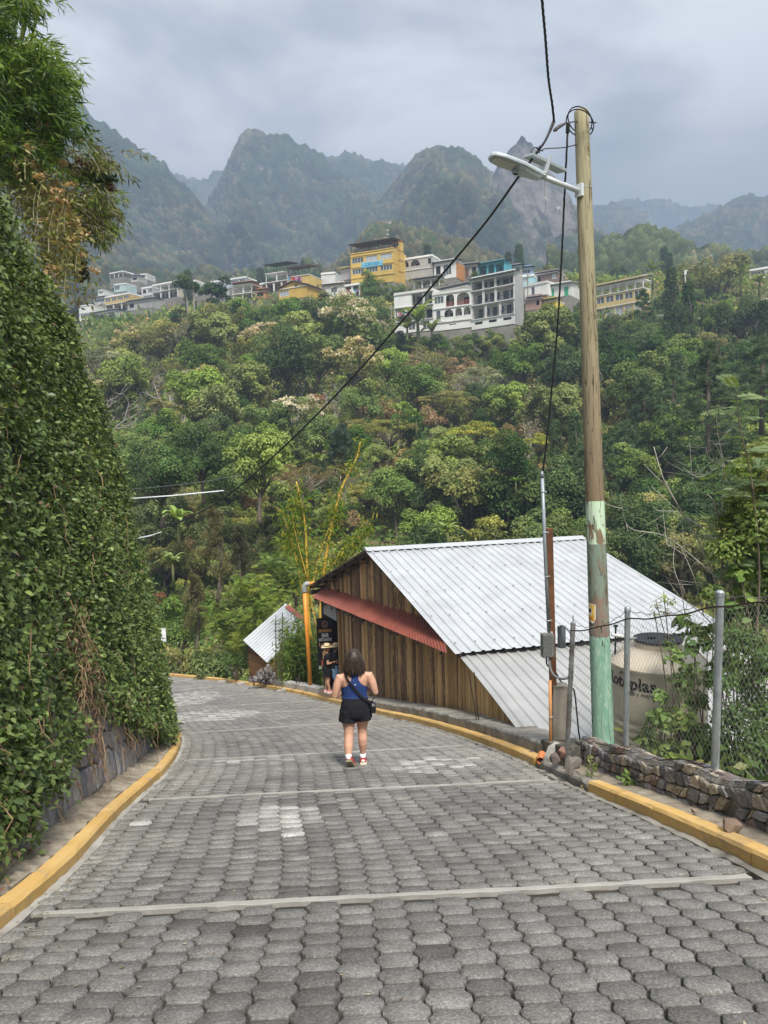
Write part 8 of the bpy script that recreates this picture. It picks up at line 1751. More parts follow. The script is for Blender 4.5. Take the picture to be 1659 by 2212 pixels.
house(938, 606, 200, 985, 197, [(4.2, [('x', 0.7), ('W', 0.8), ('.', 0.3)])], WHITE, 'white house with a steep lean-to roof and an orange side', 6, 'shed', side=(0.55, 0.25, 0.08))
house(986, 601, 204, 1032, 202, [(3.0, [('x', 0.8), ('d', 0.8), ('x', 0.8)])], GREYC, 'grey block house with a door between two dark windows', 6, 'shed')
house(1033, 600, 203, 1090, 199, [(3.1, [('o', 1), ('O', 0.8), ('o', 1)])], TEAL, 'turquoise house with open veranda bays', 6, 'shed', trim=wallm((0.12, 0.5, 0.6)))
house(1090, 600, 205, 1124, 203, [(2.6, [('W', 1), ('W', 1)])], (0.44, 0.42, 0.38), 'grey house with wide windows right of the turquoise one', 6, 'shed')
house(735, 607, 206, 760, 204, [(2.8, [('.', 1)])], (0.52, 0.51, 0.49), 'stained grey wall house tight against the yellow block', 6, 'shed', roofm=plain('tarp_yellow', (0.66, 0.5, 0.04), 0.6, bmp=0))
house(694, 612, 212, 724, 211, [(2.5, [('.', 1)])], (0.76, 0.76, 0.75), 'small plain white cube house', 6, 'flat')
house(695, 642, 200, 744, 198, [(2.8, [('.', .7), ('W', .6), ('.', .5)])], WHITE, 'white house with a rust-red roof band', 7, 'shed', roofm=ROOFR)
house(745, 642, 196, 777, 194, [(2.8, [('o', 1), ('o', 1)])], (0.6, 0.47, 0.2), 'ochre porch hung with washing under a white roof slab', 6, 'flat')
house(603, 650, 194, 664, 190, [(2.9, [('c', 0.8), ('.', 1.2)])], (0.66, 0.43, 0.10), 'deep yellow house with a gable and a round window', 8, 'gable', roofm=ROOFR)
house(622, 622, 207, 668, 204, [(2.9, [('.', .4), ('W', .8), ('.', .5)])], (0.68, 0.50, 0.16), 'ochre house with washing along its roof terrace', 7, 'canopy', roofm=ROOFR)
house(575, 632, 210, 622, 207, [(2.7, [('o', 1), ('o', 1), ('O', .8)]), (2.4, [('T', 1), ('T', 1)])], (0.55, 0.5, 0.46), 'half built house with dark open upper floors', 7, 'canopy')
house(540, 640, 216, 577, 213, [(2.8, [('A', 1), ('A', 1), ('A', 1)])], (0.6, 0.57, 0.52), 'pale house with three narrow arches', 6, 'flat')
house(503, 655, 205, 545, 203, [(2.4, [('T', 1), ('T', 1)]), (2.4, [('T', 1), ('T', .8)])], (0.42, 0.22, 0.12), 'dark rickety two-storey shack on thin posts', 6, 'shed')
house(548, 648, 206, 575, 205, [(2.3, [('x', 1)])], (0.46, 0.24, 0.12), 'orange brown shed with a sagging roof', 5, 'shed', 'shed', 'sheet_shed', ROOFR)
LT = [(455, 628, 262, 532, 256, [(2.8, [('W', 1)] * 5)], (0.46, 0.52, 0.58), 'long bluish house with a row of windows', 'flat'), (424, 640, 252, 470, 249, [(2.8, [('o', 1)] * 3)], WHITE, 'white house with three balcony bays behind the tall tree', 'flat'),
      (330, 650, 272, 384, 266, [(2.9, [('o', 1)] * 3), (2.4, [('T', 1)] * 3)], (0.62, 0.55, 0.45), 'half finished house with an orange concrete frame', 'flat'), (306, 640, 288, 332, 286, [(2.9, [('x', 1), ('W', 1)])], (0.6, 0.59, 0.57), 'small whitish house with a dark window', 'flat'),
      (276, 672, 268, 330, 263, [(3.0, [('x', 1), ('.', 1), ('.', 1)])], (0.45, 0.44, 0.42), 'grey house with a wide pale gable roof', 'shed'), (228, 676, 282, 281, 276, [(2.9, [('o', 1)] * 3), (2.7, [('W', 1)] * 4)], (0.66, 0.47, 0.17), 'yellow house with white upper windows', 'flat'),
      (199, 696, 272, 249, 266, [(2.8, [('o', 1)] * 3)], (0.5, 0.55, 0.52), 'two-tone house with a long green-edged balcony', 'shed'), (172, 694, 284, 199, 282, [(2.9, [('W', 1)]), (2.6, [('.', 1)])], WHITE, 'tall white house at the ivy edge', 'flat'),
      (180, 720, 262, 212, 260, [(2.7, [('x', 1), ('W', 1)])], (0.6, 0.40, 0.32), 'salmon house low at the ivy edge', 'flat'), (203, 660, 296, 228, 294, [(2.7, [('W', 1)])], (0.55, 0.54, 0.52), 'grey house left of the yellow one', 'shed'),
      (247, 632, 318, 273, 316, [(3.1, [('W', 1), ('.', 1)])], (0.52, 0.66, 0.66), 'pale aqua cube house among trees', 'flat'), (237, 603, 350, 266, 346, [(2.4, [('T', 1)] * 3)], (0.66, 0.65, 0.62), 'white concrete frame high among the trees', 'flat'),
      (283, 610, 345, 300, 344, [(2.6, [('x', 1)])], (0.55, 0.53, 0.5), 'small grey house high among the trees', 'shed'), (303, 605, 352, 318, 351, [(2.4, [('.', 1)])], (0.66, 0.64, 0.6), 'tiny pale house high among the trees', 'flat'), (212, 640, 325, 224, 324, [(2.3, [('W', 1)])], WHITE, 'tiny white house above the yellow one', 'flat'),
      (222, 728, 250, 262, 247, [(2.4, [('O', 1), ('.', 1)])], (0.5, 0.5, 0.47), 'low grey house among the trees below the town', 'shed'), (384, 628, 270, 424, 267, [(2.6, [('W', 1), ('.', .5), ('W', 1)])], (0.66, 0.65, 0.63), 'white house partly behind the tall tree', 'flat')]
for (a, v, Y, c_, Y2, fl, col, lb, tp) in LT: house(a, v, Y, c_, Y2, fl, col, lb, 7, tp)
house(1618, 632, 205, 1690, 200, [(3.4, [('.', .6), ('c', 1), ('.', 1)]), (2.4, [('W', 1), ('.', 1)])], (0.52, 0.49, 0.44), 'pale concrete house at the right skyline', 7, 'flat')
house(1626, 672, 182, 1690, 178, [(2.2, [('c', 1), ('x', 1)])], (0.42, 0.25, 0.20), 'low wall house of white and terracotta panels', 5, 'flat')
house(1385, 620, 205, 1412, 204, [(2.6, [('x', 1)])], (0.42, 0.47, 0.5), 'small bluish grey house beside the long roof', 5, 'shed', roofm=ROOFG)
for (u, v0, v1, Y, lb) in ((1480, 640, 583, 176, 'pale pole with a small white sign on the skyline'), (1140, 660, 592, 170, 'thin wooden pole before the aqua house'), (845, 690, 660, 156, 'thin pole among the banana plants'), (917, 650, 628, 170, 'short pole with a white lamp above the terraces'), (300, 640, 600, 300, 'thin pole in the left part of town'), (535, 612, 590, 214, 'thin pole by the half built house'), (1215, 640, 585, 182, 'thin pole behind the hanging cable')):
 b = MB(); a, c_ = at(u, v0, Y), at(u, v1, Y); b.tube([a, c_], 0.13, 6); b.box(Vector(c_) + Vector((0.3, 0, -0.2)), (0.9, 0.12, 0.12)); b.box(Vector(c_) + Vector((0, -0.1, -0.7)), (0.5, 0.2, 0.9 if 'sign' in lb else 0.4)); tag(b.build('town_pole', FRW if 'pale' in lb or 'white' in lb else BARKP), lb, 'pole')
for (u0, u1, v, Y, n, lb) in ((622, 655, 598, 205, 9, 'row of coloured washing on the ochre roof terrace'), (748, 774, 625, 194.5, 7, 'washing hung in the ochre porch'), (858, 872, 672, 157, 5, 'washing on poles left of the white terraces')):
 b = MB(); P, Q = Vector(at(u0, v, Y)), Vector(at(u1, v, Y)); b.tube([P, Q], 0.02, 4); tt = thing('washing_line', lb, 'washing', P); o = b.build('line', RAILM); adopt(o, tt)
 for k in range(n):
  q = P.lerp(Q, (k + 0.5) / n); w, h = r_.uniform(0.3, 0.6), r_.uniform(0.5, 1.1); cc = r_.choice([(0.35, 0.05, 0.05), (0.06, 0.12, 0.4), (0.7, 0.7, 0.68), (0.03, 0.03, 0.04), (0.5, 0.2, 0.35), (0.1, 0.3, 0.5)])
  b = MB(); b.box(q + Vector((0, 0, -h / 2)), (w, 0.05, h), taper=0.9); o = b.build('garment', plain('cloth_%02d%02d' % (int(cc[0] * 99), int(cc[2] * 99)), cc, 0.9, bmp=0)); adopt(o, tt)
def ell(c, rx, ry, n=16, tilt=None, ax=None):
 """ring of an ellipse at c, in the plane square to ax (default z)"""
 c = Vector(c); ax = Vector(ax or (0, 0, 1)).normalized(); x = Vector((1, 0, 0)); x = (x - ax * x.dot(ax))
 if x.length < 0.2: x = Vector((0, 1, 0)); x = x - ax * x.dot(ax)
 x.normalize(); y = ax.cross(x)
 return [c + x * rx * cos(2 * pi * k / n) + y * ry * sin(2 * pi * k / n) for k in range(n)]
def limb(b, pts):                                # pts: (point, rx, ry)
 P = [Vector(p[0]) for p in pts]; b.rings([ell(P[i], pts[i][1], pts[i][2], 14, ax=(P[min(i + 1, len(P) - 1)] - P[max(i - 1, 0)])) for i in range(len(P))])
def ball(b, c, r, n=14, m=8):
 r = (r, r, r) if not hasattr(r, '__len__') else r; c = Vector(c)
 b.rings([[c + Vector((r[0] * sin(pi * (i + 0.05) / (m + .1)) * cos(2 * pi * k / n), r[1] * sin(pi * (i + 0.05) / (m + .1)) * sin(2 * pi * k / n), -r[2] * cos(pi * (i + 0.05) / (m + .1)))) for k in range(n)] for i in range(m + 1)])
def hand(b, w, d, up, side, curl=0.5, s=1.0):
 """palm and five fingers from the wrist w along d; up: back of the hand; side: +1 thumb towards x"""
 w, d, up = Vector(w), Vector(d).normalized(), Vector(up); up = (up - d * up.dot(d)).normalized(); x = d.cross(up) * side
 limb(b, [(w - d * 0.01, 0.024 * s, 0.02 * s), (w + d * 0.03 * s, 0.032 * s, 0.019 * s), (w + d * 0.085 * s, 0.038 * s, 0.016 * s), (w + d * 0.098 * s, 0.03 * s, 0.012 * s)])
 for k, (o, L) in enumerate(((-0.028, 0.058), (-0.0095, 0.072), (0.0095, 0.078), (0.028, 0.07))):
  p = w + d * 0.088 * s - x * o * s * -1; q = p; dd = d.copy(); pts = [(p - d * 0.02, 0.0085 * s, 0.0085 * s)]
  for j, f in enumerate((0.45, 0.32, 0.23)): dd = (dd * cos(curl * (0.6 + 0.3 * j)) - up * sin(curl * (0.6 + 0.3 * j))).normalized(); q = q + dd * L * f * s; pts.append((q, (0.0085 - 0.001 * j) * s, (0.0085 - 0.001 * j) * s))
  limb(b, pts)
 p = w + d * 0.025 * s + x * 0.026 * s; t = (d * 0.7 + x * 0.65 - up * 0.3).normalized(); limb(b, [(p - t * 0.012, 0.012 * s, 0.011 * s), (p + t * 0.03 * s, 0.0105 * s, 0.01 * s), (p + t * 0.052 * s + d * 0.008, 0.008 * s, 0.008 * s)])
def solid(b, voxel, smooth=4, name='body'):
 o = b.build(name, []); m = o.modifiers.new('r', 'REMESH'); m.mode = 'VOXEL'; m.voxel_size = voxel; m.use_smooth_shade = True
 if smooth: q = o.modifiers.new('s', 'SMOOTH'); q.iterations = smooth; q.factor = 0.5
 dg = bpy.context.evaluated_depsgraph_get(); dg.update(); me = bpy.data.meshes.new_from_object(o.evaluated_get(dg)); old = o.data; bpy.data.objects.remove(o); bpy.data.meshes.remove(old); me.name = name; return me
def shell(me, pred, off, name):
 """cloth: the faces of the body for which pred(x, y, z, nx, ny, nz) holds, lifted along their normals"""
 n = len(me.vertices); co = np.zeros(n * 3, np.float32); me.vertices.foreach_get('co', co); co = co.reshape(-1, 3); no = np.zeros(n * 3, np.float32); me.vertex_normals.foreach_get('vector', no); no = no.reshape(-1, 3)
 keep = pred(co[:, 0], co[:, 1], co[:, 2], no[:, 1]); fs = [p.vertices[:] for p in me.polygons]; fs = [f for f in fs if all(keep[i] for i in f)]; idx = sorted({i for f in fs for i in f}); mp = {j: k for k, j in enumerate(idx)}
 out = bpy.data.meshes.new(name); k = len(idx); V = [tuple(co[i] + no[i] * off) for i in idx]; out.from_pydata(V, [], [tuple(mp[i] for i in f) for f in fs]); out.polygons.foreach_set('use_smooth', [True] * len(fs)); return out
def skinm(name, c):
 if name in _MC: return _MC[name]
 m, nt, b = newmat(name); v = nt.coord('Object'); n = nt.noise(v, 14, 4, 0.6)
 setp(nt, b, color=nt.ramp(n, [(0.3, [c[0] * 0.9, c[1] * 0.84, c[2] * 0.82]), (0.7, [min(1, c[0] * 1.06), c[1] * 1.05, c[2] * 1.05])]), rough=0.5, spec=0.35, sss=0.12); b.inputs['Subsurface Radius'].default_value = (0.012, 0.005, 0.003)
 _MC[name] = m; return m
def clothm(name, c, rough=0.85, var=0.15): return plain(name, c, rough, var=var, scale=18, spec=0.2, bmp=0.2, bd=0.004)
def hairm(name, c1, c2):
 m, nt, b = newmat(name); v = nt.coord('Object', (1, 1, 0.12)); n = nt.noise(v, 75, 4, 0.65, 0.3); setp(nt, b, color=nt.ramp(n, [(0.35, c1), (0.7, c2)]), rough=0.45, spec=0.4, normal=bump(nt, n, 0.6, 0.006)); return m
def head(b, c, face=(0, 1), s=1.0):
 f = Vector((face[0], face[1], 0)).normalized(); c = Vector(c); ball(b, c + Vector((0, 0, 0.01)), (0.076 * s, 0.09 * s, 0.112 * s)) if abs(f.y) > abs(f.x) else ball(b, c + Vector((0, 0, 0.01)), (0.09 * s, 0.076 * s, 0.112 * s))
 x = Vector((f.y, -f.x, 0)); ball(b, c + f * 0.045 * s + Vector((0, 0, -0.055 * s)), (0.052 * s, 0.052 * s, 0.052 * s)); limb(b, [(c + f * 0.085 * s + Vector((0, 0, 0.02)), 0.010, 0.010), (c + f * 0.103 * s + Vector((0, 0, -0.018)), 0.015, 0.014), (c + f * 0.085 * s + Vector((0, 0, -0.028)), 0.014, 0.009)])
 ball(b, c + f * 0.088 * s + Vector((0, 0, -0.052 * s)), (0.018, 0.018, 0.010))
 for sg in (-1, 1): ball(b, c + x * sg * 0.078 * s + Vector((0, 0, -0.005)), (0.014, 0.02, 0.03))
def face_bits(root, c, face, s=1.0):
 f = Vector((face[0], face[1], 0)).normalized(); x = Vector((f.y, -f.x, 0)); c = Vector(c)
 for sg in (-1, 1): b = MB(); ball(b, c + f * 0.082 * s + x * sg * 0.031 * s + Vector((0, 0, 0.014)), (0.011, 0.011, 0.008), 10, 6); b.build('eye', plain('eye_dark', (0.02, 0.015, 0.012), 0.2, bmp=0), root, smooth=True)
 b = MB(); ball(b, c + f * 0.099 * s + Vector((0, 0, -0.054 * s)), (0.018, 0.01, 0.006) if abs(f.y) > abs(f.x) else (0.01, 0.018, 0.006), 10, 6); b.build('mouth', plain('lip', (0.34, 0.13, 0.11), 0.4, bmp=0), root, smooth=True)
def shoe(root, heel, toe, up, w, mu, ms, name='shoe'):
 heel, toe, up = Vector(heel), Vector(toe), Vector(up); d = (toe - heel).normalized(); up = (up - d * up.dot(d)).normalized(); x = d.cross(up); L = (toe - heel).length
 prof = [(-0.02, 0.72), (0.06, 0.95), (0.3, 0.86), (0.55, 0.95), (0.75, 1.08), (0.9, 0.92), (1.0, 0.55)]
 def ring(h, sc):
  pts = [heel + d * (t * L) + x * (w / 2 * k * sc) + up * h for t, k in prof]; return pts + [heel + d * (t * L) - x * (w / 2 * k * sc) + up * h for t, k in reversed(prof)]
 b = MB(); b.rings([ring(-0.004, 0.96), ring(0.0, 1.02), ring(0.026, 1.04), ring(0.03, 0.97)]);
 def upr(h, sc, t0, t1):
  pts = []
  for sg in (1, -1):
   seq = prof if sg > 0 else list(reversed(prof))
   for t, k in seq: pts.append(heel + d * ((t0 + (t1 - t0) * max(0, t)) * L) + x * (sg * w / 2 * k * sc) + up * h)
  return pts
 u = MB(); u.rings([upr(0.028, 0.98, -0.01, 0.985), upr(0.05, 0.95, -0.01, 0.95), upr(0.07, 0.82, 0.0, 0.72), upr(0.092, 0.7, 0.0, 0.52)]); o = u.build(name, mu, root); smoothlast(o, 50); q = b.build('sole', ms, o); return o
def upper_patch(o, heel, toe, up, w, m):         # white tongue and toe cap
 heel, toe, up = Vector(heel), Vector(toe), Vector(up); d = (toe - heel).normalized(); up = (up - d * up.dot(d)).normalized(); L = (toe - heel).length; b = MB()
 ball(b, heel + d * L * 0.62 + up * 0.06, (w * 0.3, w * 0.3, 0.022), 10, 6); ball(b, heel + d * L * 0.86 + up * 0.04, (w * 0.36, w * 0.36, 0.02), 10, 6); ball(b, heel - d * 0.004 + up * 0.05, (w * 0.3, 0.018, 0.02), 10, 6); b.build('toe_cap', m, o, smooth=True)
def walker():
 g = ground(771, 1652); root = thing('person', 'woman walking away down the road in a blue racerback top and black shorts', 'person', g, 0.10); root.scale = (1.07, 1.04, 1.0)
 b = MB()
 b.rings([ell((x, y, z), rx, ry, 22) for x, y, z, rx, ry in ((0, 0, 0.74, 0.155, 0.115), (0, -0.01, 0.80, 0.178, 0.14), (0, -0.012, 0.87, 0.180, 0.138), (0, 0, 0.94, 0.166, 0.118), (0, 0.008, 1.02, 0.156, 0.108), (0, 0.008, 1.10, 0.162, 0.112), (0, 0.002, 1.18, 0.172, 0.116), (0, -0.004, 1.25, 0.180, 0.108), (0.0, -0.006, 1.305, 0.172, 0.088), (0, -0.004, 1.345, 0.12, 0.066), (0, 0.0, 1.38, 0.066, 0.056), (0, 0.012, 1.46, 0.054, 0.054))])
 head(b, (0.0, 0.025, 1.54), (0, 1))
 for sg, sh, el, wr in ((-1, (-0.176, -0.004, 1.288), (-0.268, -0.035, 1.035), (-0.115, 0.19, 1.045)), (1, (0.178, -0.004, 1.298), (0.272, -0.035, 1.06), (0.12, 0.19, 1.085))):
  sh, el, wr = Vector(sh), Vector(el), Vector(wr); m = sh.lerp(el, 0.45); limb(b, [(sh - Vector((sg * 0.05, 0, -0.01)), 0.05, 0.055), (sh + Vector((sg * 0.012, 0, 0)), 0.060, 0.062), (m + Vector((sg * 0.012, 0, 0)), 0.057, 0.06), (sh.lerp(el, 0.8), 0.049, 0.05), (el, 0.043, 0.046), (el.lerp(wr, 0.3) + Vector((0, 0, -0.005)), 0.044, 0.043), (el.lerp(wr, 0.7), 0.034, 0.033), (wr, 0.026, 0.023)])
  hand(b, wr, (-sg * 0.55, 0.75, 0.15), (0, -0.2, 1), sg, 0.75)
 limb(b, [((-0.088, -0.005, 0.84), 0.095, 0.11), ((-0.092, -0.005, 0.72), 0.098, 0.105), ((-0.094, -0.01, 0.62), 0.086, 0.092), ((-0.096, -0.03, 0.53), 0.068, 0.072), ((-0.098, -0.05, 0.465), 0.060, 0.064), ((-0.104, -0.085, 0.39), 0.063, 0.066), ((-0.110, -0.125, 0.32), 0.060, 0.060), ((-0.114, -0.17, 0.235), 0.042, 0.045), ((-0.115, -0.195, 0.185), 0.033, 0.038), ((-0.114, -0.20, 0.15), 0.034, 0.04)])
 limb(b, [((0.088, 0.0, 0.84), 0.095, 0.11), ((0.09, 0.01, 0.72), 0.097, 0.105), ((0.09, 0.025, 0.62), 0.085, 0.09), ((0.088, 0.035, 0.53), 0.067, 0.071), ((0.087, 0.03, 0.455), 0.059, 0.063), ((0.088, 0.012, 0.37), 0.062, 0.066), ((0.088, 0.01, 0.30), 0.058, 0.060), ((0.086, 0.025, 0.20), 0.043, 0.046), ((0.085, 0.035, 0.12), 0.034, 0.038), ((0.085, 0.04, 0.06), 0.035, 0.045)])
 me = solid(b, 0.0062, 5); me.materials.append(skinm('skin_light', (0.56, 0.335, 0.235))); link('body', me, root)
 BL = clothm('top_blue', (0.022, 0.048, 0.165))
 def tank(x, y, z, ny):
  back = y < 0.02; w = np.where(back, np.interp(z, [1.10, 1.15, 1.19, 1.23, 1.28, 1.33], [0.2, 0.155, 0.105, 0.068, 0.05, 0.055]), np.interp(z, [1.12, 1.2, 1.34], [0.2, 0.14, 0.10]))
  ax = np.interp(z, [0.9, 1.05, 1.14, 1.2], [0.20, 0.178, 0.178, 0.185]); return (z > 0.955) & (z < np.where(back, 1.345, 1.25)) & (np.abs(x) < np.minimum(w, ax)) & ~((y > 0.15) & (z > 1.0))
 t = shell(me, tank, 0.008, 'tank_top'); t.materials.append(BL); o = link('tank_top', t, root); sm = o.modifiers.new('s', 'SMOOTH'); sm.iterations = 3
 lb = MB(); lb.box((0.0, -0.128, 1.205), (0.013, 0.004, 0.016)); lb.build('logo_mark', plain('logo_white', (0.75, 0.75, 0.75), 0.6, bmp=0), o)
 for sg in (-1, 1): q = MB(); q.tube(catmull([(sg * 0.042, -0.07, 1.335), (sg * 0.06, -0.03, 1.372), (sg * 0.09, 0.04, 1.335), (sg * 0.10, 0.095, 1.25)], 4), 0.012, 6); q.build('strap', BL, root, smooth=True)
 s = MB(); s.rings([ell((0, -0.002, z), rx, ry, 26) for z, rx, ry in ((1.0, 0.160, 0.115), (0.97, 0.168, 0.122), (0.90, 0.188, 0.146), (0.82, 0.2, 0.158), (0.76, 0.203, 0.155), (0.72, 0.20, 0.145))])
 for sg, yo in ((-1, -0.005), (1, 0.01)):
  rg = []
  for z, rx, ry in ((0.82, 0.105, 0.14), (0.74, 0.112, 0.138), (0.69, 0.119, 0.14), (0.648 + (0.012 if sg > 0 else 0), 0.124, 0.143)):
   e = ell((sg * 0.103, yo, z), rx, ry, 26); f = (0.82 - z) / 0.17; rg.append([p + Vector((0.008 * f * sin(5 * i * 2 * pi / 26), 0.008 * f * cos(4 * i * 2 * pi / 26 + sg), 0.012 * f * sin(3 * i * 2 * pi / 26) + (0.025 * f * max(0, sg * (p.x) - 0.12) / 0.1))) for i, p in enumerate(e)])
  s.rings(rg)
 sme = solid(s, 0.007, 3, 'shorts'); sme.materials.append(clothm('shorts_black', (0.012, 0.012, 0.016))); link('shorts', sme, root)
 h = MB(); r = random.Random(2); c = Vector((0, 0.02, 1.55)); ball(h, c + Vector((0, -0.012, 0.022)), (0.094, 0.108, 0.108), 22, 12)
 h.rings([ell((0.0, y, z), rx, ry, 22) for y, z, rx, ry in ((0.0, 1.60, 0.094, 0.098), (-0.012, 1.55, 0.106, 0.102), (-0.02, 1.50, 0.114, 0.10), (-0.03, 1.45, 0.120, 0.094), (-0.035, 1.40, 0.122, 0.086), (-0.035, 1.365, 0.108, 0.07), (-0.035, 1.345, 0.07, 0.045))])
 for k in range(64):
  a = r.uniform(-0.25 * pi, 1.25 * pi) + pi; x0 = cos(a); y0 = sin(a); z1 = r.uniform(1.325, 1.40); top = Vector((x0 * 0.05, y0 * 0.06 - 0.01, 1.655)); m1 = Vector((x0 * 0.096, y0 * 0.10 - 0.005, 1.58)); m2 = Vector((x0 * (0.114 + r.uniform(0, 0.014)), y0 * 0.103 - 0.018, 1.48)); e = Vector((x0 * (0.112 + r.uniform(-0.01, 0.028)), y0 * 0.092 - 0.034 - r.uniform(0, 0.015), z1)); h.tube(catmull([top, m1, m2, m2.lerp(e, 0.6) + Vector((r.gauss(0, 0.008), r.gauss(0, 0.006), 0)), e], 4), np.interp(np.linspace(0, 1, 17), [0, 0.3, 0.8, 1], [0.006, 0.013, 0.013, 0.004]), 6)
 st = MB()
 for k in range(150):
  a = r.uniform(-0.2 * pi, 1.2 * pi) + pi; x0, y0 = cos(a), sin(a); f0 = r.uniform(0, 1); z0 = 1.60 - 0.17 * f0; p0 = Vector((x0 * (0.10 + 0.012 * f0), y0 * 0.10 - 0.02, z0)); L = z0 - r.uniform(1.31, 1.39); w1 = r.uniform(0.004, 0.02); P = []
  for i in range(7): f = i / 6; P.append(p0 + Vector((x0 * (0.022 * sin(pi * f) + w1 * f + 0.008 * sin(f * 9 + k)), y0 * (0.008 * sin(pi * f) + w1 * f) - 0.014 * f, -L * f)))
  st.tube(P, np.interp(np.linspace(0, 1, 7), [0, 0.5, 1], [0.003, 0.005, 0.0012]), 4)
 hm = solid(h, 0.006, 1, 'hair'); hm.materials.append(hairm('hair_brown', (0.018, 0.011, 0.009), (0.062, 0.038, 0.028))); ho = link('hair', hm, root); st.build('hair_strands', hm.materials[0], ho, smooth=True)
 face_bits(root, (0, 0.025, 1.54), (0, 1))
 SK, RD, WH, SO, CRM = plain('sock_white', (0.72, 0.72, 0.78), 0.9, bmp=0.1), plain('shoe_red', (0.36, 0.03, 0.035), 0.6, var=0.12, bmp=0.1), plain('shoe_white', (0.7, 0.66, 0.6), 0.6, bmp=0.05), plain('sole_brown', (0.22, 0.18, 0.12), 0.8, var=0.25, scale=30, bmp=0.3), plain('sole_cream', (0.66, 0.58, 0.45), 0.7, bmp=0)
 q = MB(); limb(q, [((-0.114, -0.178, 0.235), 0.043, 0.046), ((-0.115, -0.19, 0.205), 0.040, 0.044), ((-0.114, -0.20, 0.16), 0.040, 0.046)]); q.build('sock', SK, root, smooth=True)
 q = MB(); limb(q, [((0.085, 0.032, 0.155), 0.041, 0.045), ((0.085, 0.036, 0.10), 0.039, 0.043), ((0.085, 0.04, 0.05), 0.039, 0.046)]); q.build('sock', SK, root, smooth=True)
 o = shoe(root, (-0.122, -0.262, 0.165), (-0.058, -0.135, -0.0), (0.12, 0.75, 0.62), 0.092, RD, SO); upper_patch(o, (-0.122, -0.262, 0.165), (-0.058, -0.135, 0.0), (0.12, 0.75, 0.62), 0.092, WH)
 zg = -0.26 * 0.0; o = shoe(root, (0.083, -0.035, 0.012), (0.10, 0.205, -0.052), (0, 0.26, 1), 0.094, RD, CRM); upper_patch(o, (0.083, -0.035, 0.012), (0.10, 0.205, -0.052), (0, 0.26, 1), 0.094, WH)
 q = MB(); q.box((0.0, 0.285, 1.10), (0.15, 0.012, 0.075)); tag(q.build('phone', plain('phone_black', (0.02, 0.02, 0.022), 0.3, bmp=0), None, bevel=0.006), 'dark phone held in front of the walking woman', 'phone'); ph = bpy.data.objects['phone']; ph.location = g; ph.rotation_euler = (0, 0, 0.10)
 bag = thing('shoulder_bag', 'small black shoulder bag on a strap across her back', 'bag', g, 0.10); bag.scale = (1.07, 1.04, 1.0); BK = plain('bag_black', (0.012, 0.012, 0.013), 0.45, bmp=0.1)
 pts = [(-0.125, 0.03, 1.335), (-0.128, -0.04, 1.35), (-0.10, -0.105, 1.29), (-0.05, -0.132, 1.21), (0.02, -0.128, 1.11), (0.09, -0.118, 1.02), (0.15, -0.10, 0.965), (0.19, -0.075, 0.93), (0.215, -0.05, 0.905)]; P = catmull(pts, 5); q = MB(); rg = []
 for i, p in enumerate(P):
  t = Vector(P[min(i + 1, len(P) - 1)] - P[max(0, i - 1)]).normalized(); n = Vector((p[0] * 0.6, p[1], 0)).normalized(); n = (n - t * n.dot(t)).normalized(); x = t.cross(n); p = Vector(p) + n * 0.004; rg.append([p + x * 0.015, p + x * 0.015 + n * 0.004, p - x * 0.015 + n * 0.004, p - x * 0.015])
 q.rings(rg); q.build('strap', BK, bag)
 q = MB(); rg = []
 for z, sx, sy in ((0.76, 0.03, 0.045), (0.768, 0.046, 0.07), (0.80, 0.052, 0.084), (0.86, 0.050, 0.08), (0.90, 0.042, 0.07), (0.915, 0.02, 0.05)): rg.append([Vector((0.228 + sx * cos(a) * (abs(cos(a)) ** -0.4 if abs(cos(a)) > 0.05 else 1) * 0.9, -0.02 + sy * sin(a), z)) for a in np.linspace(0, 2 * pi, 17)[:-1]])
 q.rings(rg); o = q.build('pouch', BK, bag, smooth=True); q = MB(); q.box((0.235, -0.10, 0.885), (0.035, 0.008, 0.02)); q.tube(catmull([(0.22, -0.06, 0.90), (0.245, -0.07, 0.94), (0.255, -0.04, 0.90)], 5), 0.006, 5); q.build('buckle', plain('buckle_silver', (0.6, 0.6, 0.6), 0.3, 0.8, bmp=0), o)
 if True: q = MB(); q.tube(catmull([(0.215, -0.06, 0.90), (0.235, -0.085, 0.95), (0.25, -0.05, 0.985), (0.25, 0.0, 0.95), (0.235, 0.02, 0.90)], 5), 0.007, 6); q.build('handle', BK, bag, smooth=True)
walker()
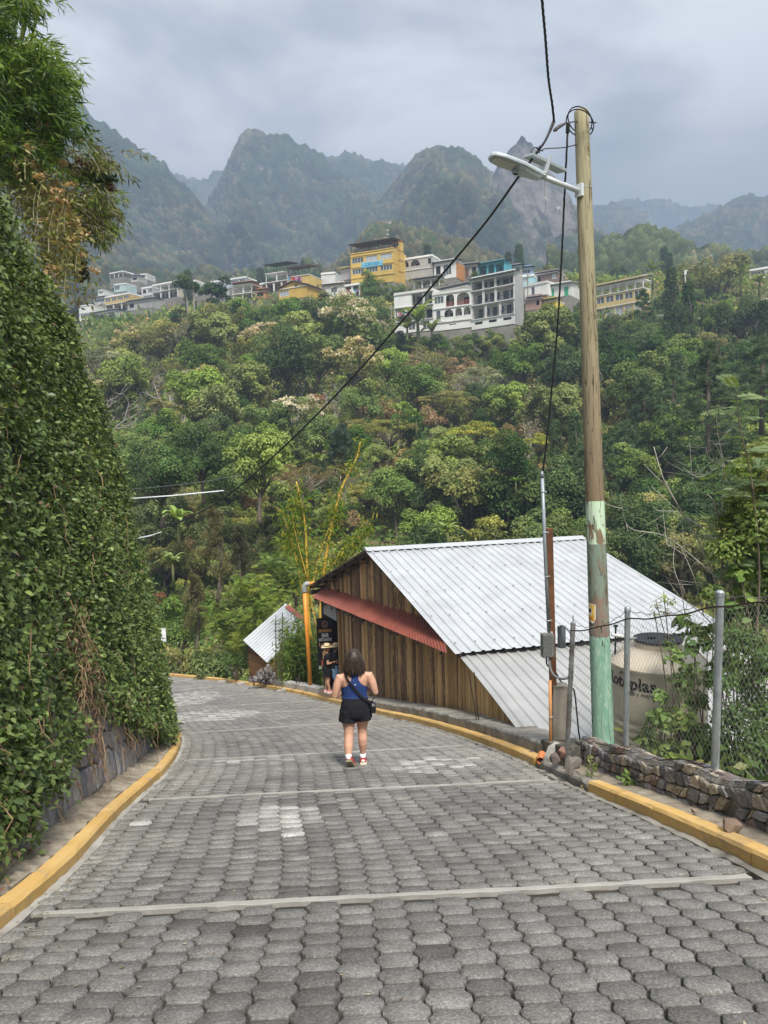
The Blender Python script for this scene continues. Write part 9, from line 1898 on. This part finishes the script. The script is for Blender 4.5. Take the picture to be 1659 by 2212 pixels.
def stand(label, loc, rz, skin, arms, face, cloth, shorts_c, hair=None, hat=False, voxel=0.011, H=1.0, shoes=None, hatband=None, sleeve=0.13, shirt_low=0.84, shorts_low=0.52, group=None, two=None, longhair=False):
 """standing figure; local +y is where it faces"""
 root = thing('person', label, 'person', loc, rz, group); b = MB(); root.scale = (H, H, H)
 b.rings([ell((0, y, z), rx, ry, 18) for y, z, rx, ry in ((0, 0.76, 0.15, 0.11), (-0.01, 0.86, 0.168, 0.125), (0, 0.98, 0.145, 0.105), (0.01, 1.10, 0.155, 0.112), (0.005, 1.24, 0.178, 0.112), (-0.005, 1.34, 0.175, 0.09), (-0.005, 1.39, 0.11, 0.065), (0.0, 1.42, 0.062, 0.056), (0.015, 1.50, 0.054, 0.054))]); head(b, (0, 0.03, 1.585), face)
 for sg, el, wr, hd in arms:
  sh, el, wr = Vector((sg * 0.18, -0.005, 1.33)), Vector(el), Vector(wr); limb(b, [(sh - Vector((sg * .05, 0, 0)), 0.05, 0.052), (sh + Vector((sg * .01, 0, 0)), 0.054, 0.056), (sh.lerp(el, 0.5), 0.048, 0.05), (el, 0.039, 0.041), (el.lerp(wr, 0.35), 0.039, 0.039), (wr, 0.026, 0.024)]); hand(b, wr, hd, (0, 0.2, 1) if abs(hd[2]) < 0.7 else (sg, 0, 0.2), -sg, 0.5)
 for sg, ky, ay in ((-1, 0.03, -0.03), (1, 0.02, 0.04)): limb(b, [((sg * 0.085, 0, 0.86), 0.088, 0.10), ((sg * 0.088, 0.005, 0.70), 0.086, 0.092), ((sg * 0.086, ky, 0.50), 0.058, 0.062), ((sg * 0.086, ky - 0.03, 0.37), 0.056, 0.062), ((sg * 0.085, ay, 0.18), 0.039, 0.042), ((sg * 0.085, ay, 0.09), 0.035, 0.04), ((sg * 0.085, ay + 0.03, 0.035), 0.036, 0.06)])
 me = solid(b, voxel, 3); me.materials.append(skin); link('body', me, root)
 ends = [(sg, Vector((sg * 0.18, -0.005, 1.33)), Vector(el)) for sg, el, wr, hd in arms]
 def shirt(x, y, z, ny):
  k = (z > shirt_low) & (z < 1.41) & (np.abs(x) < 0.2) & (np.abs(y) < 0.17)
  for sg, a, e in ends:
   d = np.array((e - a).normalized()); t = (x - a.x) * d[0] + (y - a.y) * d[1] + (z - a.z) * d[2]; dist = np.sqrt(np.maximum((x - a.x) ** 2 + (y - a.y) ** 2 + (z - a.z) ** 2 - t * t, 0)); arm = (np.abs(x) > 0.165) & (dist < 0.085); k = np.where(arm, (t < sleeve) & (t > -0.1), k)
  return k
 t = shell(me, shirt, 0.016, 'shirt'); t.materials.append(cloth); o = link('shirt', t, root); sm = o.modifiers.new('s', 'SMOOTH'); sm.iterations = 4
 s = MB(); s.rings([ell((0, 0, z), rx, ry, 20) for z, rx, ry in ((0.99, 0.158, 0.118), (0.88, 0.185, 0.142), (0.78, 0.19, 0.145), (0.74, 0.188, 0.14))])
 for sg in (-1, 1): s.rings([ell((sg * 0.095, 0.01, z), rx, ry, 18) for z, rx, ry in ((0.84, 0.10, 0.13), (0.7, 0.106, 0.126), (shorts_low, 0.11, 0.122))])
 sm_ = solid(s, 0.01, 2, 'shorts'); sm_.materials.append(shorts_c); link('shorts', sm_, root)
 c = Vector((0, 0.03, 1.585)); fv = Vector((face[0], face[1], 0)).normalized()
 if hair:
  h = MB(); ball(h, c - fv * 0.014 + Vector((0, 0, 0.028)), 0.098, 16, 9); r = random.Random(9)
  if longhair:
   h.rings([ell(c - fv * (0.05 + 0.02 * i) + Vector((0, 0, 0.02 - 0.085 * i)), w, w * 0.62, 14) for i, w in enumerate((0.088, 0.094, 0.092, 0.085, 0.07, 0.035))])
   for k in range(26): a = r.uniform(-1, 1); p = c - fv * 0.09 + Vector((a * 0.07 * fv.y, -a * 0.07 * fv.x, 0.03)); h.tube(catmull([p, p - fv * 0.03 + Vector((a * 0.03, 0, -0.16)), p - fv * r.uniform(0.0, 0.07) + Vector((a * 0.05, 0, -r.uniform(0.3, 0.42)))], 4), [0.011] * 8 + [0.004], 5)
  hm = solid(h, 0.009, 1, 'hair'); hm.materials.append(hair); link('hair', hm, root)
 face_bits(root, c, face)
 if hat:
  q = MB(); st = plain('straw', (0.60, 0.47, 0.28), 0.85, var=0.12, scale=30, bmp=0.4); n = 26
  def ring(R, z, wob=0): return [c + fv * -0.01 + Vector((R * cos(2 * pi * k / n), R * 1.06 * sin(2 * pi * k / n), z + wob * cos(2 * 2 * pi * k / n))) for k in range(n)]
  q.rings([ring(0.195, 0.035, 0.02), ring(0.19, 0.045, 0.02), ring(0.112, 0.062), ring(0.108, 0.10), ring(0.098, 0.135), ring(0.07, 0.158), ring(0.02, 0.162)]); o = q.build('hat', st, root, smooth=True); q = MB(); q.rings([ring(0.1135, 0.064), ring(0.1135, 0.088), ring(0.110, 0.09), ring(0.110, 0.062)]); q.build('hat_band', hatband or plain('band_dark', (0.05, 0.045, 0.045), 0.8, bmp=0), o)
  if longhair: q = MB(); p = c - fv * 0.115 + Vector((0, 0, 0.075)); ball(q, p + Vector((0.0, 0.03, 0.01)), (0.02, 0.035, 0.025), 8, 6); ball(q, p + Vector((0, -0.03, -0.01)), (0.02, 0.035, 0.025), 8, 6); q.build('bow', plain('bow_cream', (0.66, 0.6, 0.5), 0.8, bmp=0), o)
 if shoes:
  for sg, ay in ((-1, -0.03), (1, 0.04)): shoe(root, (sg * 0.085, ay - 0.075, 0.0), (sg * 0.09, ay + 0.175, 0.0), (0, 0, 1), 0.10, shoes[0], shoes[1])
 return root
BLK_T, NAVY = clothm('tee_black', (0.010, 0.010, 0.012)), clothm('tee_navy', (0.012, 0.014, 0.02))
def sill(u, v, Y): p = at(u, v, Y); x, y, nx, ny = rk(float(s_of_Y(Y))); return Vector((p[0], p[1], float(zroad(p[1])) + 0.315))
r1 = stand('woman in a straw hat and black clothes standing at the doorway', sill(708, 1498, 23.3), -1.25, skinm('skin_tan', (0.50, 0.29, 0.19)), [(-1, (-0.235, -0.02, 1.07), (-0.13, 0.17, 1.03), (0.4, 0.9, 0.0)), (1, (0.235, -0.02, 1.07), (0.16, 0.17, 1.10), (-0.3, 0.9, 0.1))], (0.05, 1), BLK_T, BLK_T, hairm('hair_blond', (0.16, 0.09, 0.045), (0.42, 0.27, 0.14)), True, shoes=(plain('shoe_pink', (0.62, 0.30, 0.30), 0.6, var=0.4, scale=40, bmp=0), plain('shoe_sole', (0.75, 0.72, 0.72), 0.6, bmp=0)), longhair=True, shorts_low=0.60, H=0.92)
lt = textmesh('VB', 0.11, bold=0.004)
for v_ in lt.vertices: v_.co = (0.205 + v_.co.z, v_.co.x * 0.8 - 0.0, v_.co.y + 1.25)
MM = clothm('shorts_patterned', (0.20, 0.36, 0.50), var=0.7)
r2 = stand('man in a straw hat and dark shirt reaching into the doorway', sill(727, 1492, 24.0), -1.35, skinm('skin_brown', (0.26, 0.135, 0.085)), [(-1, (-0.23, 0.06, 1.08), (-0.12, 0.27, 1.04), (0.2, 0.95, 0.0)), (1, (0.235, 0.03, 1.08), (0.17, 0.28, 1.05), (-0.1, 1, 0.0))], (0, 1), NAVY, MM, hairm('hair_black', (0.012, 0.01, 0.01), (0.03, 0.025, 0.022)), True, shoes=(plain('shoe_grey', (0.1, 0.1, 0.1), 0.6, bmp=0), plain('sole_dark', (0.05, 0.05, 0.05), 0.6, bmp=0)), shorts_low=0.46, H=0.93, hatband=plain('band_straw', (0.3, 0.22, 0.13), 0.8, bmp=0))
def on_terrace(f): return YT.matrix_basis @ Vector((yw * f, 0.75, yz))
SKB = skinm('skin_brown', (0.26, 0.135, 0.085)); HB = hairm('hair_black2', (0.012, 0.01, 0.01), (0.03, 0.025, 0.022)); AR = [(-1, (-0.25, 0.0, 1.07), (-0.22, 0.12, 0.86), (0.1, 0.5, -0.8)), (1, (0.25, 0.0, 1.07), (0.22, 0.12, 0.86), (-0.1, 0.5, -0.8))]
for f, lb, cl, sh in ((0.44, 'person in dark clothes standing left on the roofed terrace rail', clothm('top_grey', (0.04, 0.04, 0.045)), clothm('trousers_tan', (0.3, 0.2, 0.12))), (0.69, 'person in a white shirt leaning at the terrace rail', clothm('shirt_white', (0.7, 0.7, 0.7)), clothm('trousers_grey', (0.35, 0.35, 0.37))), (0.92, 'person in a black vest standing at the terrace corner', clothm('vest_black', (0.015, 0.015, 0.018)), clothm('trousers_pale', (0.45, 0.33, 0.26)))):
 stand(lb, on_terrace(f), pi + YT.rotation_euler[2], SKB, AR, (0, 1), cl, sh, HB, voxel=0.02, shorts_low=0.1)
